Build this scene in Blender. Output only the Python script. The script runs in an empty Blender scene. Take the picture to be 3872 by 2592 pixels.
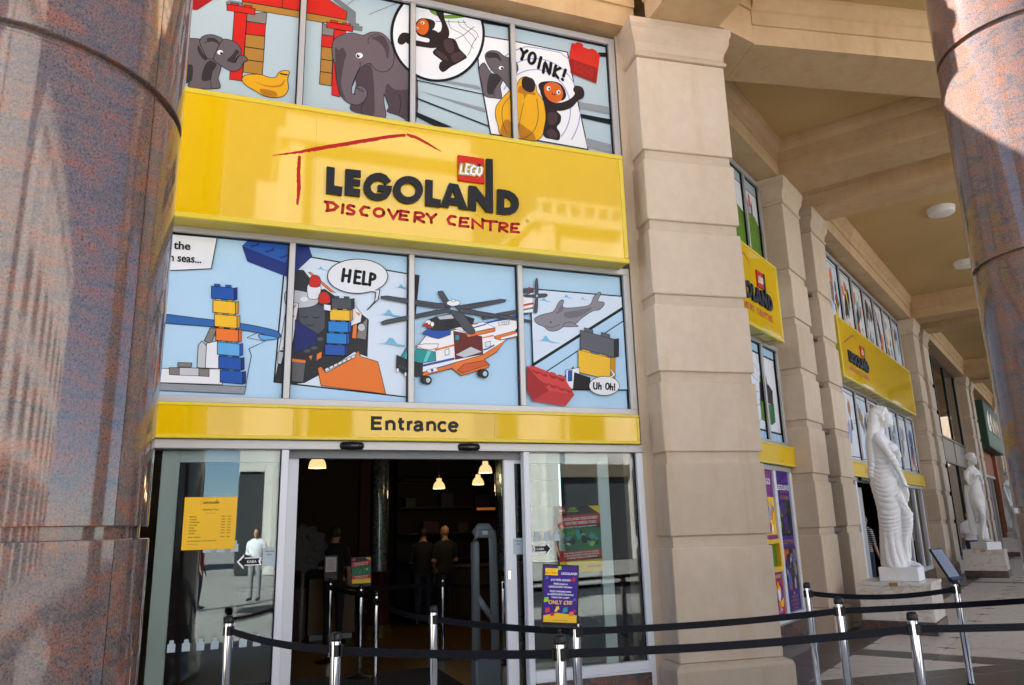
import bpy, bmesh, math, random
from mathutils import Vector, Matrix, noise as mnoise
from mathutils.geometry import tessellate_polygon
R = math.radians
random.seed(7)
scene = bpy.context.scene
col = scene.collection

# ---------------------------------------------------------------- camera
cam_d = bpy.data.cameras.new('camera'); cam = bpy.data.objects.new('camera', cam_d); col.objects.link(cam)
yaw, pitch, roll = R(20.38), R(13.6), R(-1.5)
fw = Vector((math.sin(yaw)*math.cos(pitch), math.cos(yaw)*math.cos(pitch), math.sin(pitch)))
rt = Vector((math.cos(yaw), -math.sin(yaw), 0)); up = rt.cross(fw)
r2 = rt*math.cos(roll) + up*math.sin(roll); u2 = -rt*math.sin(roll) + up*math.cos(roll)
m4 = Matrix.Identity(4)
for i in range(3):
    m4[i][0], m4[i][1], m4[i][2] = r2[i], u2[i], -fw[i]
m4.translation = Vector((0, -7, 1.66))
cam.matrix_world = m4
cam_d.sensor_width = 36; cam_d.lens = 26.735; cam_d.clip_start = .05; cam_d.clip_end = 600
scene.camera = cam
scene.render.resolution_x, scene.render.resolution_y = 1024, 685

# ---------------------------------------------------------------- sky, sun, exposure
sun_from = Vector((-.60, .50, .62)).normalized()
world = bpy.data.worlds.new('World'); scene.world = world; world.use_nodes = True
wn = world.node_tree; bg = wn.nodes['Background']
sky = wn.nodes.new('ShaderNodeTexSky'); sky.sky_type = 'NISHITA'; sky.sun_disc = False
sky.sun_elevation = math.asin(sun_from.z); sky.sun_rotation = math.atan2(sun_from.x, sun_from.y) % (2*math.pi)
sky.air_density = .6; sky.dust_density = .3; sky.ozone_density = 1.0
wn.links.new(sky.outputs[0], bg.inputs[0]); bg.inputs[1].default_value = .06
sun_d = bpy.data.lights.new('sun', 'SUN'); sun_d.energy = 5.0; sun_d.angle = R(.53); sun_d.color = (1, .975, .94)
sun = bpy.data.objects.new('sun', sun_d); col.objects.link(sun)
sun.rotation_euler = sun_from.to_track_quat('Z', 'Y').to_euler(); sun.location = (0, -20, 30)
vs = scene.view_settings
vs.view_transform = 'Standard'; vs.look = 'None'; vs.gamma = 1.0; vs.use_curve_mapping = False
vs.exposure = 2.65
scene.render.engine = 'CYCLES'
scene.cycles.max_bounces = 10; scene.cycles.diffuse_bounces = 6; scene.cycles.transparent_max_bounces = 24
scene.cycles.glossy_bounces = 5; scene.cycles.caustics_reflective = False; scene.cycles.caustics_refractive = False

# ---------------------------------------------------------------- materials
MATS = {}
def s2l(c):
    return tuple((v/255/12.92 if v/255 <= .04045 else ((v/255+.055)/1.055)**2.4) for v in c)
def newmat(name):
    m = bpy.data.materials.new(name); m.use_nodes = True; MATS[name] = m
    return m, m.node_tree, m.node_tree.nodes['Principled BSDF']
def plain(name, lin, rough=.5, metal=0, spec=.5, noise=0, nscale=6, bump=0, coat=0):
    m, nt, b = newmat(name)
    b.inputs['Base Color'].default_value = (*lin, 1); b.inputs['Roughness'].default_value = rough
    b.inputs['Metallic'].default_value = metal; b.inputs['Specular IOR Level'].default_value = spec
    b.inputs['Coat Weight'].default_value = coat; b.inputs['Coat Roughness'].default_value = .04
    if noise or bump:
        g = nt.nodes.new('ShaderNodeNewGeometry')
        n = nt.nodes.new('ShaderNodeTexNoise'); n.inputs['Scale'].default_value = nscale; n.inputs['Detail'].default_value = 6
        nt.links.new(g.outputs['Position'], n.inputs['Vector'])
        if noise:
            r = nt.nodes.new('ShaderNodeMapRange'); r.inputs[1].default_value = .3; r.inputs[2].default_value = .7
            r.inputs[3].default_value = 1-noise; r.inputs[4].default_value = 1+noise
            nt.links.new(n.outputs[0], r.inputs[0])
            x = nt.nodes.new('ShaderNodeVectorMath'); x.operation = 'SCALE'; x.inputs[0].default_value = lin
            nt.links.new(r.outputs[0], x.inputs['Scale']); nt.links.new(x.outputs[0], b.inputs['Base Color'])
        if bump:
            bp = nt.nodes.new('ShaderNodeBump'); bp.inputs['Strength'].default_value = bump; bp.inputs['Distance'].default_value = .01
            nt.links.new(n.outputs[0], bp.inputs['Height']); nt.links.new(bp.outputs[0], b.inputs['Normal'])
    return m
def ramp(nt, stops):
    r = nt.nodes.new('ShaderNodeValToRGB'); e = r.color_ramp.elements
    while len(e) < len(stops): e.new(.5)
    for x, (p, c) in zip(e, stops): x.position = p; x.color = (*c, 1)
    return r
def mixc(nt, a, b, fac, mode='MIX'):
    m = nt.nodes.new('ShaderNodeMix'); m.data_type = 'RGBA'; m.blend_type = mode
    for s, v in ((m.inputs[6], a), (m.inputs[7], b)):
        if isinstance(v, tuple): s.default_value = (*v, 1)
        else: nt.links.new(v, s)
    if isinstance(fac, float): m.inputs[0].default_value = fac
    else: nt.links.new(fac, m.inputs[0])
    return m.outputs[2]
def noise(nt, vec, scale, detail=5, dist=0, rough=.55):
    n = nt.nodes.new('ShaderNodeTexNoise'); n.inputs['Scale'].default_value = scale; n.inputs['Detail'].default_value = detail
    n.inputs['Distortion'].default_value = dist; n.inputs['Roughness'].default_value = rough
    nt.links.new(vec, n.inputs['Vector']); return n.outputs[0]
def mapping(nt, vec, scale, rot=(0, 0, 0)):
    m = nt.nodes.new('ShaderNodeMapping'); m.inputs['Scale'].default_value = scale; m.inputs['Rotation'].default_value = rot
    nt.links.new(vec, m.inputs['Vector']); return m.outputs[0]
def pos(nt): return nt.nodes.new('ShaderNodeNewGeometry').outputs['Position']
def objrand(nt): return nt.nodes.new('ShaderNodeObjectInfo').outputs['Random']

def sandstone(name, c1, c2, c3, streak=.35):
    m, nt, b = newmat(name); p = pos(nt)
    n1 = noise(nt, p, 1.3, 5, .4); n2 = noise(nt, p, 9, 6); n3 = noise(nt, mapping(nt, p, (2.2, 2.2, .35)), 2.2, 5, .6)
    r1 = ramp(nt, [(.32, c1), (.68, c2)]); nt.links.new(n1, r1.inputs[0])
    r3 = ramp(nt, [(.5, (0, 0, 0)), (.78, (1, 1, 1))]); nt.links.new(n3, r3.inputs[0])
    mm = nt.nodes.new('ShaderNodeMath'); mm.operation = 'MULTIPLY'; mm.inputs[1].default_value = streak
    nt.links.new(r3.outputs[0], mm.inputs[0])
    c = mixc(nt, r1.outputs[0], c3, mm.outputs[0])
    r2 = ramp(nt, [(.3, (.95, .95, .95)), (.7, (1.03, 1.03, 1.03))]); nt.links.new(n2, r2.inputs[0])
    c = mixc(nt, c, r2.outputs[0], 1.0, 'MULTIPLY')
    ro = ramp(nt, [(0, (.88, .865, .84)), (1, (1.06, 1.06, 1.07))]); nt.links.new(objrand(nt), ro.inputs[0])
    c = mixc(nt, c, ro.outputs[0], 1.0, 'MULTIPLY')
    nt.links.new(c, b.inputs['Base Color']); b.inputs['Roughness'].default_value = .85; b.inputs['Specular IOR Level'].default_value = .25
    bp = nt.nodes.new('ShaderNodeBump'); bp.inputs['Strength'].default_value = .22; bp.inputs['Distance'].default_value = .006
    nt.links.new(noise(nt, p, 60, 6), bp.inputs['Height']); nt.links.new(bp.outputs[0], b.inputs['Normal'])
    return m
sandstone('sandstone', (.585, .465, .34), (.63, .515, .385), (.50, .345, .19), .4)
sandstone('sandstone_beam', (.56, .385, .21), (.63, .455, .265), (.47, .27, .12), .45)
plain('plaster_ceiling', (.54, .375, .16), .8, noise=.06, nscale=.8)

def granite(name, reds, greys, rough=.07, red_amount=.5, swirl=(1, 1, 2.6)):
    m, nt, b = newmat(name); p = pos(nt)
    w = mapping(nt, p, swirl, (.5, .3, .2))
    n1 = noise(nt, w, 4.2, 10, 1.3, .72)
    r1 = ramp(nt, [(red_amount-.16, greys[0]), (red_amount-.02, greys[1]), (red_amount+.10, reds[0]), (red_amount+.24, reds[1])])
    nt.links.new(n1, r1.inputs[0])
    n2 = noise(nt, p, 130, 4, .2, .75)
    r2 = ramp(nt, [(.34, (.05, .045, .05)), (.46, (.75, .72, .72)), (.62, (1.25, 1.2, 1.2))]); nt.links.new(n2, r2.inputs[0])
    c = mixc(nt, r1.outputs[0], r2.outputs[0], .85, 'MULTIPLY')
    v = nt.nodes.new('ShaderNodeTexVoronoi'); v.inputs['Scale'].default_value = 120
    nt.links.new(mapping(nt, p, (1, 1, 1.8), (.3, 0, 0)), v.inputs['Vector'])
    r3 = ramp(nt, [(.05, (0, 0, 0)), (.2, (1, 1, 1))]); nt.links.new(v.outputs[0], r3.inputs[0])
    c = mixc(nt, (.02, .018, .02), c, r3.outputs[0])
    nt.links.new(c, b.inputs['Base Color'])
    b.inputs['Roughness'].default_value = rough; b.inputs['Specular IOR Level'].default_value = .65
    return m
granite('red_granite', ((.24, .105, .068), (.32, .125, .072)), ((.095, .084, .088), (.155, .115, .10)))
granite('plinth_granite', ((.22, .08, .05), (.28, .11, .07)), ((.05, .045, .045), (.10, .075, .07)), .25)
granite('brown_granite', ((.085, .058, .05), (.10, .066, .054)), ((.045, .038, .036), (.065, .052, .047)), .32, .62)

def marble(name, a, b_, vein, rough=.25):
    m, nt, b = newmat(name); p = pos(nt)
    n1 = noise(nt, mapping(nt, p, (1.2, 1.2, 2.0), (.4, .7, .2)), 2.2, 8, 2.2, .6)
    r = ramp(nt, [(.35, a), (.5, b_), (.62, vein), (.7, b_)]); nt.links.new(n1, r.inputs[0])
    nt.links.new(r.outputs[0], b.inputs['Base Color']); b.inputs['Roughness'].default_value = rough
    return m
marble('travertine', (.68, .63, .55), (.74, .70, .63), (.58, .48, .37))
marble('floor_stone', (.64, .575, .47), (.70, .63, .53), (.56, .46, .34), .34)
plain('statue_white', (.80, .80, .79), .55, noise=.04, nscale=7, bump=.05)
plain('aluminium', (.46, .45, .44), .38, .35)
plain('white_frame', (.72, .73, .75), .35)
plain('teal_frame', (.45, .55, .56), .35)
plain('sign_yellow', (.76, .475, .001), .04, spec=.6, noise=.03, nscale=.7)
plain('band_yellow', (.76, .475, .001), .3, spec=.2)
plain('sign_trim', (.72, .54, .03), .3)
plain('sign_under', (.55, .43, .03), .35)
plain('sign_black', (.008, .009, .012), .35, spec=.2)
plain('black_plastic', (.008, .008, .009), .3, spec=.3)
plain('belt_black', (.007, .008, .011), .7, spec=.15)
plain('chrome', (.78, .79, .80), .07, 1.0)
plain('brass', (.45, .28, .08), .35, .8)
plain('joint_dark', (.05, .035, .03), .8)
plain('grout', (.30, .26, .21), .9)
plain('far_stone', (.60, .57, .53), .85, noise=.08, nscale=.5)
plain('paving', (.30, .285, .27), .8, noise=.15, nscale=.6)
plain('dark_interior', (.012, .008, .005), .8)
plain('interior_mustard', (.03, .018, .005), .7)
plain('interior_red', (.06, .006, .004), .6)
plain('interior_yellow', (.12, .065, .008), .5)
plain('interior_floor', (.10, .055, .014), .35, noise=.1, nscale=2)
plain('door_mat', (.03, .03, .032), .95, noise=.4, nscale=40)
plain('gate_grey', (.16, .17, .18), .4)
plain('gear_grey', (.035, .036, .04), .6)
for k_, c_ in dict(carton_red=(.05, .008, .006), carton_blue=(.008, .012, .05), carton_tan=(.06, .035, .012), carton_green=(.01, .03, .015)).items(): plain(k_, c_, .6)
plain('lamp_white', (.8, .8, .78), .4)
plain('bronze_panel', (.20, .15, .11), .4, .3)
plain('green_sign', (.02, .075, .045), .6)
plain('green_sign2', (.05, .16, .10), .6)
plain('terracotta', (.34, .11, .05), .7, noise=.15, nscale=3)
plain('pipe_brown', (.10, .05, .038), .5)
plain('skin', (.45, .25, .17), .5); plain('hair_dark', (.02, .015, .012), .6)
plain('cloth_black', (.012, .012, .014), .85); plain('cloth_white', (.75, .75, .78), .8); plain('cloth_navy', (.02, .025, .06), .85)
plain('cloth_red', (.35, .03, .02), .85); plain('cloth_grey', (.25, .25, .26), .85)
m_, nt_, b_ = newmat('cloth_stripe')
sx_ = nt_.nodes.new('ShaderNodeSeparateXYZ'); nt_.links.new(pos(nt_), sx_.inputs[0])
mt_ = nt_.nodes.new('ShaderNodeMath'); mt_.operation = 'MULTIPLY'; mt_.inputs[1].default_value = 150; nt_.links.new(sx_.outputs[2], mt_.inputs[0])
mt2_ = nt_.nodes.new('ShaderNodeMath'); mt2_.operation = 'SINE'; nt_.links.new(mt_.outputs[0], mt2_.inputs[0])
rr_ = ramp(nt_, [(.35, (.06, .05, .05)), (.5, (.5, .46, .44))]); nt_.links.new(mt2_.outputs[0], rr_.inputs[0])
nt_.links.new(rr_.outputs[0], b_.inputs['Base Color']); b_.inputs['Roughness'].default_value = .85

def emitter(name, c, s):
    m, nt, b = newmat(name); b.inputs['Base Color'].default_value = (*c, 1)
    b.inputs['Emission Color'].default_value = (*c, 1); b.inputs['Emission Strength'].default_value = s
emitter('pendant_glow', (1, .72, .32), .16)
emitter('shelf_glow', (1, .3, .07), .03)

def glassmat(name, tint, refl=1.0):
    m, nt, b = newmat(name); nt.nodes.remove(b)
    out = nt.nodes['Material Output']
    tr = nt.nodes.new('ShaderNodeBsdfTransparent'); tr.inputs[0].default_value = (*tint, 1)
    gl = nt.nodes.new('ShaderNodeBsdfGlossy'); gl.inputs['Roughness'].default_value = .004; gl.inputs[0].default_value = (refl, refl, refl, 1)
    fr = nt.nodes.new('ShaderNodeFresnel'); fr.inputs[0].default_value = 1.55
    mx = nt.nodes.new('ShaderNodeMixShader'); nt.links.new(fr.outputs[0], mx.inputs[0])
    nt.links.new(tr.outputs[0], mx.inputs[1]); nt.links.new(gl.outputs[0], mx.inputs[2]); nt.links.new(mx.outputs[0], out.inputs[0])
glassmat('glass', (.86, .92, .91)); glassmat('glass_dark', (.45, .47, .45))

PC = dict(ink=(22, 24, 28), white=(238, 238, 240), paper=(226, 229, 233), paper2=(212, 226, 240), sky1=(176, 211, 236), sky_up_shaded=(174, 193, 201),  # upper window film greyed so its colour holds the roof's shade
  red=(200, 38, 30), red2=(160, 24, 26), red3=(140, 22, 26), red4=(205, 66, 66), red5=(186, 56, 58), red6=(160, 40, 44), tan=(168, 122, 52), stone=(128, 124, 120), stone2=(190, 195, 200), stone3=(95, 95, 98),
  shade=(112, 120, 124), shade2=(140, 146, 152), grey1=(98, 90, 94), grey2=(104, 92, 97), grey3=(52, 47, 50), grey4=(76, 63, 68), grey5=(92, 95, 102),
  banana=(222, 164, 28), banana2=(176, 116, 24), brown=(44, 32, 32), brown2=(72, 54, 54), face=(204, 98, 32), lav=(158, 160, 205), green=(110, 150, 50),
  blue=(36, 84, 168), blue2=(24, 48, 120), blue3=(28, 40, 104), hull=(52, 104, 172), sky2=(96, 168, 224), sky3=(44, 128, 200), teal=(120, 186, 214), teal2=(40, 150, 150), teal3=(110, 196, 196),
  orange=(228, 120, 48), orange2=(204, 92, 50), yellow=(236, 186, 50), yellow2=(196, 140, 30), dark=(42, 44, 50), dark2=(74, 78, 86), maroon=(104, 40, 40), shark=(136, 134, 142), shark2=(112, 110, 118),
  gold=(250, 200, 20), redink=(178, 26, 24), purple=(62, 34, 128), magenta=(120, 40, 120), lime=(150, 200, 40), bgreen=(24, 110, 70), frost=(176, 190, 194), pgrey=(150, 150, 160), leaf=(92, 130, 40))
def pm(key):
    n = 'print_' + key
    if n not in MATS: plain(n, s2l(PC[key]), .3, spec=.15)
    return MATS[n]
def mat(k): return MATS[k] if k in MATS else pm(k)

# ---------------------------------------------------------------- mesh helpers
class MB:
    def __init__(s): s.v = []; s.f = []; s.mi = []; s.ms = []; s.smooth = []
    def mid(s, m):
        if m not in s.ms: s.ms.append(m)
        return s.ms.index(m)
    def add(s, vs, fs, m=None, smooth=False, M=None):
        k = len(s.v); i = s.mid(m)
        s.v += [tuple(M @ Vector(p)) if M is not None else tuple(p) for p in vs]
        for f in fs: s.f.append([k+a for a in f]); s.mi.append(i); s.smooth.append(smooth)
        return s
    def box(s, x0, x1, y0, y1, z0, z1, m=None, M=None):
        vs = [(x, y, z) for z in (z0, z1) for y in (y0, y1) for x in (x0, x1)]
        return s.add(vs, [(0, 2, 3, 1), (4, 5, 7, 6), (0, 1, 5, 4), (2, 6, 7, 3), (0, 4, 6, 2), (1, 3, 7, 5)], m, False, M)
    def cbox(s, x0, x1, y0, y1, z0, z1, c=.012, m=None, M=None):
        # box with chamfered edges
        vs = []; idx = {}
        for ix, (x, sx) in enumerate(((x0, 1), (x1, -1))):
            for iy, (y, sy) in enumerate(((y0, 1), (y1, -1))):
                for iz, (z, sz) in enumerate(((z0, 1), (z1, -1))):
                    for a in range(3):
                        d = [sx*c, sy*c, sz*c]; d[a] = 0
                        idx[ix, iy, iz, a] = len(vs); vs.append((x+d[0], y+d[1], z+d[2]))
        fs = []
        for a in range(3):
            b, d = (a+1) % 3, (a+2) % 3
            for k in (0, 1):
                q = []
                for bb, dd in ((0, 0), (1, 0), (1, 1), (0, 1)):
                    t = [0, 0, 0]; t[a] = k; t[b] = bb; t[d] = dd; q.append(idx[(*t, a)])
                fs.append(q if k else q[::-1])
        for a in range(3):
            b, d = (a+1) % 3, (a+2) % 3
            for bb in (0, 1):
                for dd in (0, 1):
                    def g(k, ax):
                        t = [0, 0, 0]; t[a] = k; t[b] = bb; t[d] = dd; return idx[(*t, ax)]
                    q = [g(0, b), g(1, b), g(1, d), g(0, d)]
                    fs.append(q if (bb ^ dd) else q[::-1])
        for ix in (0, 1):
            for iy in (0, 1):
                for iz in (0, 1):
                    q = [idx[ix, iy, iz, a] for a in range(3)]
                    fs.append(q if (ix ^ iy ^ iz) else q[::-1])
        return s.add(vs, fs, m, False, M)
    def prism(s, poly, z0, z1, m=None, M=None):
        n = len(poly)
        vs = [(x, y, z0) for x, y in poly] + [(x, y, z1) for x, y in poly]
        fs = [list(range(n))[::-1], list(range(n, 2*n))] + [(i, (i+1) % n, n+(i+1) % n, n+i) for i in range(n)]
        return s.add(vs, fs, m, False, M)
    def lathe(s, prof, n=24, m=None, M=None, smooth=True, caps=True):
        vs = []; fs = []
        for r, z in prof:
            for i in range(n): vs.append((r*math.cos(2*math.pi*i/n), r*math.sin(2*math.pi*i/n), z))
        for j in range(len(prof)-1):
            for i in range(n): fs.append((j*n+i, j*n+(i+1) % n, (j+1)*n+(i+1) % n, (j+1)*n+i))
        s.add(vs, fs, m, smooth, M)
        if caps: s.add([v for v in vs[:n]], [list(range(n))[::-1]], m, False, M); s.add(vs[-n:], [list(range(n))], m, False, M)
        return s
    def sweep(s, prof, path, m=None, M=None, smooth=False):
        # prof: (out, z) outline swept along a horizontal line from path[0] to path[1]; out = to the right-hand side
        a, b = Vector(path[0]), Vector(path[1]); d = (b-a).normalized(); o = Vector((d.y, -d.x))
        n = len(prof); vs = []
        for p in (a, b):
            for q, z in prof: vs.append((p.x+o.x*q, p.y+o.y*q, z))
        fs = [(i, (i+1) % n, n+(i+1) % n, n+i) for i in range(n)] + [list(range(n))[::-1], list(range(n, 2*n))]
        return s.add(vs, fs, m, smooth, M)
    def tube(s, pts, rads, n=10, m=None, M=None, caps=True):
        pts = [Vector(p) for p in pts]; vs = []; fs = []
        if not isinstance(rads, (list, tuple)): rads = [rads]*len(pts)
        ref = Vector((0, 0, 1))
        for i, p in enumerate(pts):
            t = (pts[min(i+1, len(pts)-1)] - pts[max(i-1, 0)]).normalized()
            rf = ref if abs(t.dot(ref)) < .95 else Vector((1, 0, 0))
            a = t.cross(rf).normalized(); b = t.cross(a).normalized()
            rr = rads[i]; ra, rb = rr if isinstance(rr, tuple) else (rr, rr)
            for k in range(n):
                th = 2*math.pi*k/n; vs.append(p + a*ra*math.cos(th) + b*rb*math.sin(th))
        for j in range(len(pts)-1):
            for k in range(n): fs.append((j*n+k, j*n+(k+1) % n, (j+1)*n+(k+1) % n, (j+1)*n+k))
        if caps: fs += [list(range(n))[::-1], list(range((len(pts)-1)*n, len(pts)*n))]
        return s.add(vs, fs, m, True, M)
    def ball(s, c, r, m=None, M=None, nu=16, nv=10, rot=None):
        rx, ry, rz = r if isinstance(r, tuple) else (r, r, r); vs = []; fs = []
        Q = rot or Matrix.Identity(3)
        for j in range(nv+1):
            ph = math.pi*j/nv
            for i in range(nu):
                th = 2*math.pi*i/nu
                vs.append(Vector(c) + Q @ Vector((rx*math.sin(ph)*math.cos(th), ry*math.sin(ph)*math.sin(th), -rz*math.cos(ph))))
        for j in range(nv):
            for i in range(nu): fs.append((j*nu+i, j*nu+(i+1) % nu, (j+1)*nu+(i+1) % nu, (j+1)*nu+i))
        return s.add(vs, fs, m, True, M)
    def text(s, body, x, z, size, y=0, m=None, align='C', bold=0., ext=0., sx=1., rot=0., M=None, shear=0.):
        vs, fs, w = text_data(body, bold, ext, shear)
        ox = {'L': 0, 'C': -w/2, 'R': -w}[align]
        c, sn = math.cos(rot), math.sin(rot); out = []
        for a, b, d in vs:
            a2, b2 = (a+ox)*size*sx, b*size
            out.append((x+a2*c-b2*sn, y-(d*size if ext else 0), z+a2*sn+b2*c))
        return s.add(out, fs, m, False, M)
    def build(s, name, parent=None, mats=None, shade=None):
        me = bpy.data.meshes.new(name)
        me.from_pydata(s.v, [], s.f)
        for k in (mats or s.ms): me.materials.append(mat(k) if k else None)
        me.polygons.foreach_set('material_index', s.mi); me.polygons.foreach_set('use_smooth', s.smooth)
        me.update()
        return link(name, me, parent)
TEXTS = {}
def text_data(body, bold, ext, shear=0.):
    k = (body, bold, ext, shear)
    if k not in TEXTS:
        cu = bpy.data.curves.new('t', 'FONT'); cu.body = body; cu.size = 1; cu.offset = bold; cu.extrude = ext; cu.resolution_u = 3; cu.shear = shear
        ob = bpy.data.objects.new('t', cu); col.objects.link(ob)
        dg = bpy.context.evaluated_depsgraph_get(); dg.update()
        me = bpy.data.meshes.new_from_object(ob.evaluated_get(dg))
        vs = [tuple(v.co) for v in me.vertices]; fs = [list(p.vertices) for p in me.polygons]
        xs = [v[0] for v in vs] or [0]; x0 = min(xs)
        TEXTS[k] = ([(a-x0, b, c) for a, b, c in vs], fs, max(xs)-x0)
        bpy.data.objects.remove(ob); bpy.data.curves.remove(cu); bpy.data.meshes.remove(me)
    return TEXTS[k]
def link(name, data, parent=None):
    o = bpy.data.objects.new(name, data); col.objects.link(o)
    if parent is not None: o.parent = parent
    return o
def tag(o, label=None, cat=None, group=None, kind=None):
    if label: o['label'] = label
    if cat: o['category'] = cat
    if group: o['group'] = group
    if kind: o['kind'] = kind
    return o
def thing(name, label, cat, loc=(0, 0, 0), rz=0, group=None):
    o = link(name, None); o.location = loc; o.rotation_euler = (0, 0, rz); o.empty_display_size = .2
    return tag(o, label, cat, group)
def part(name, parent, mb): return mb.build(name, parent)
def B(*a, m=None, c=0): return MB().cbox(*a, c=c, m=m) if c else MB().box(*a, m=m)
def copy_tree(o, parent=None):
    c = o.copy(); col.objects.link(c); c.parent = parent
    for ch in [x for x in o.children]: copy_tree(ch, c)
    return c
def clip(poly, a, b, c):   # keep a*x+b*y<=c
    out = []
    for i in range(len(poly)):
        p, q = poly[i], poly[(i+1) % len(poly)]; dp, dq = a*p[0]+b*p[1]-c, a*q[0]+b*q[1]-c
        if dp <= 0: out.append(p)
        if (dp < 0 < dq) or (dq < 0 < dp):
            t = dp/(dp-dq); out.append((p[0]+(q[0]-p[0])*t, p[1]+(q[1]-p[1])*t))
    return out
def cliprect(poly, r):
    for a, b, c in ((-1, 0, -r[0]), (1, 0, r[1]), (0, -1, -r[2]), (0, 1, r[3])):
        if len(poly) > 2: poly = clip(poly, a, b, c)
    return poly
def crom(pts, closed, n=4):
    k = len(pts); out = []
    if k < 3: return pts
    for i in range(k if closed else k-1):
        g = (lambda j: pts[j % k]) if closed else (lambda j: pts[min(max(j, 0), k-1)])
        p0, p1, p2, p3 = g(i-1), g(i), g(i+1), g(i+2)
        for j in range(n):
            t = j/n
            out.append(tuple(.5*((2*p1[a]) + (-p0[a]+p2[a])*t + (2*p0[a]-5*p1[a]+4*p2[a]-p3[a])*t*t + (-p0[a]+3*p1[a]-3*p2[a]+p3[a])*t**3) for a in (0, 1)))
    if not closed: out.append(pts[-1])
    return out
def strip(pts, w, closed):
    k = len(pts); L = []; Rr = []
    for i in range(k):
        a = pts[(i-1) % k] if closed else pts[max(i-1, 0)]; b = pts[(i+1) % k] if closed else pts[min(i+1, k-1)]; p = pts[i]
        def nrm(u, v):
            dx, dy = v[0]-u[0], v[1]-u[1]; l = math.hypot(dx, dy)
            return (-dy/l, dx/l) if l > 1e-9 else None
        n1 = nrm(a, p) or nrm(p, b) or (0, 1); n2 = nrm(p, b) or n1
        mx, my = n1[0]+n2[0], n1[1]+n2[1]; l = math.hypot(mx, my)
        if l < .3: mx, my = n1; sc = 1
        else: mx, my = mx/l, my/l; sc = min(1.8, 1/max(.4, mx*n1[0]+my*n1[1]))
        L.append((p[0]+mx*w/2*sc, p[1]+my*w/2*sc)); Rr.append((p[0]-mx*w/2*sc, p[1]-my*w/2*sc))
    q = []
    for i in range(k if closed else k-1):
        j = (i+1) % k; q.append([L[i], L[j], Rr[j], Rr[i]])
    return q
def disc(c, r, n=10): return [(c[0]+r*math.cos(2*math.pi*i/n), c[1]+r*math.sin(2*math.pi*i/n)) for i in range(n)]
def draw(mb, shapes, y, rect=None, fx=lambda p: p, step=.00008, wscale=1.):
    """flat print: filled outlines and strokes laid one over another"""
    def put(poly, c):
        if rect: poly = cliprect(poly, rect)
        if len(poly) < 3: return
        poly = [fx(p) for p in poly]
        if len(poly) == 4 or len(poly) == 3:
            tris = [list(range(len(poly)))]
        else: tris = tessellate_polygon([[Vector((p[0], p[1], 0)) for p in poly]])
        mb.add([(p[0], y, p[1]) for p in poly], [list(t) for t in tris], c)
    for sh in shapes:
        pts = [(a/1000, b/1000) for a, b in zip(sh[2][::2], sh[2][1::2])]
        if sh[0] == 'f':
            q = crom(pts, True) if sh[4] else pts
            put(q, sh[1]); y -= step
            if sh[3]:
                for quad in strip(q, sh[3]*wscale, True): put(quad, sh[5])
                y -= step
        else:
            q = crom(pts, False) if sh[4] & 1 else pts
            for quad in strip(q, sh[3]*wscale, False): put(quad, sh[1])
            if not sh[4] & 2:
                for e_ in (q[0], q[-1]): put(disc(e_, sh[3]*wscale*.5), sh[1])
            y -= step
    return y
def fused(mb, name, voxel, smooth=2, folds=None):
    """one continuous skin round a set of overlapping solids"""
    me = bpy.data.meshes.new(name); me.from_pydata(mb.v, [], mb.f); me.update()
    ob = bpy.data.objects.new(name, me); col.objects.link(ob)
    r = ob.modifiers.new('r', 'REMESH'); r.mode = 'VOXEL'; r.voxel_size = voxel
    if smooth:
        sm = ob.modifiers.new('s', 'SMOOTH'); sm.factor = .5; sm.iterations = smooth
    dg = bpy.context.evaluated_depsgraph_get(); dg.update()
    out = bpy.data.meshes.new_from_object(ob.evaluated_get(dg)); bpy.data.objects.remove(ob)
    if folds:
        ns = [v.normal.copy() for v in out.vertices]
        for v, n in zip(out.vertices, ns):
            d = folds(v.co, n)
            if d: v.co += n*d
        out.update()
    out.polygons.foreach_set('use_smooth', [True]*len(out.polygons))
    return out

# ---------------------------------------------------------------- frames of reference (metres)
AR = R(33.4)
E2 = Vector((math.cos(AR), math.sin(AR), 0)); N2 = Vector((math.sin(AR), -math.cos(AR), 0))
W2o = Vector((7.0, 1.66, 0)) - N2*.3
def W2(s, y=0., z=0.):       # side wall: s along it, y into it
    p = W2o + E2*s - N2*y; return (p.x, p.y, z)
def toW2(p):
    d = Vector((p[0], p[1], 0)) - W2o; return d.dot(E2), -d.dot(N2)
ZS = 7.30      # underside of the stone beams
ZC = 7.95      # plaster ceiling

# ---------------------------------------------------------------- ground and floors
pz = MB().add([(-300, -300, -.03), (300, -300, -.03), (300, 300, -.03), (-300, 300, -.03)], [(0, 1, 2, 3)], 'paving').build('plaza_ground')
tag(pz, 'pale paved ground of the open square in front of the arcade', kind='structure')
fl = MB().prism([(-8, -4.6), (6.9, -4.6), (47, 22), (41, 31), (5.3, 1.2), (5.3, .02), (-8, .02)], -.10, -.012, 'grout').build('arcade_floor')
tag(fl, 'stone arcade floor with dark bands and small star insets', kind='structure')
def tile_mesh(poly, m, name='floor_tile', par=fl, z=0.):
    c = .004; cx = sum(p[0] for p in poly)/len(poly); cy = sum(p[1] for p in poly)/len(poly)
    top = [(p[0]+(cx-p[0])*.006, p[1]+(cy-p[1])*.006) for p in poly]
    n = len(poly); mb = MB()
    mb.add([(p[0], p[1], -.02) for p in poly] + [(p[0], p[1], z-.003) for p in poly] + [(p[0], p[1], z) for p in top],
           [list(range(2*n, 3*n))] + [(i, (i+1) % n, n+(i+1) % n, n+i) for i in range(n)] + [(n+i, n+(i+1) % n, 2*n+(i+1) % n, 2*n+i) for i in range(n)], m)
    return mb.build(name, par)
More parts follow.
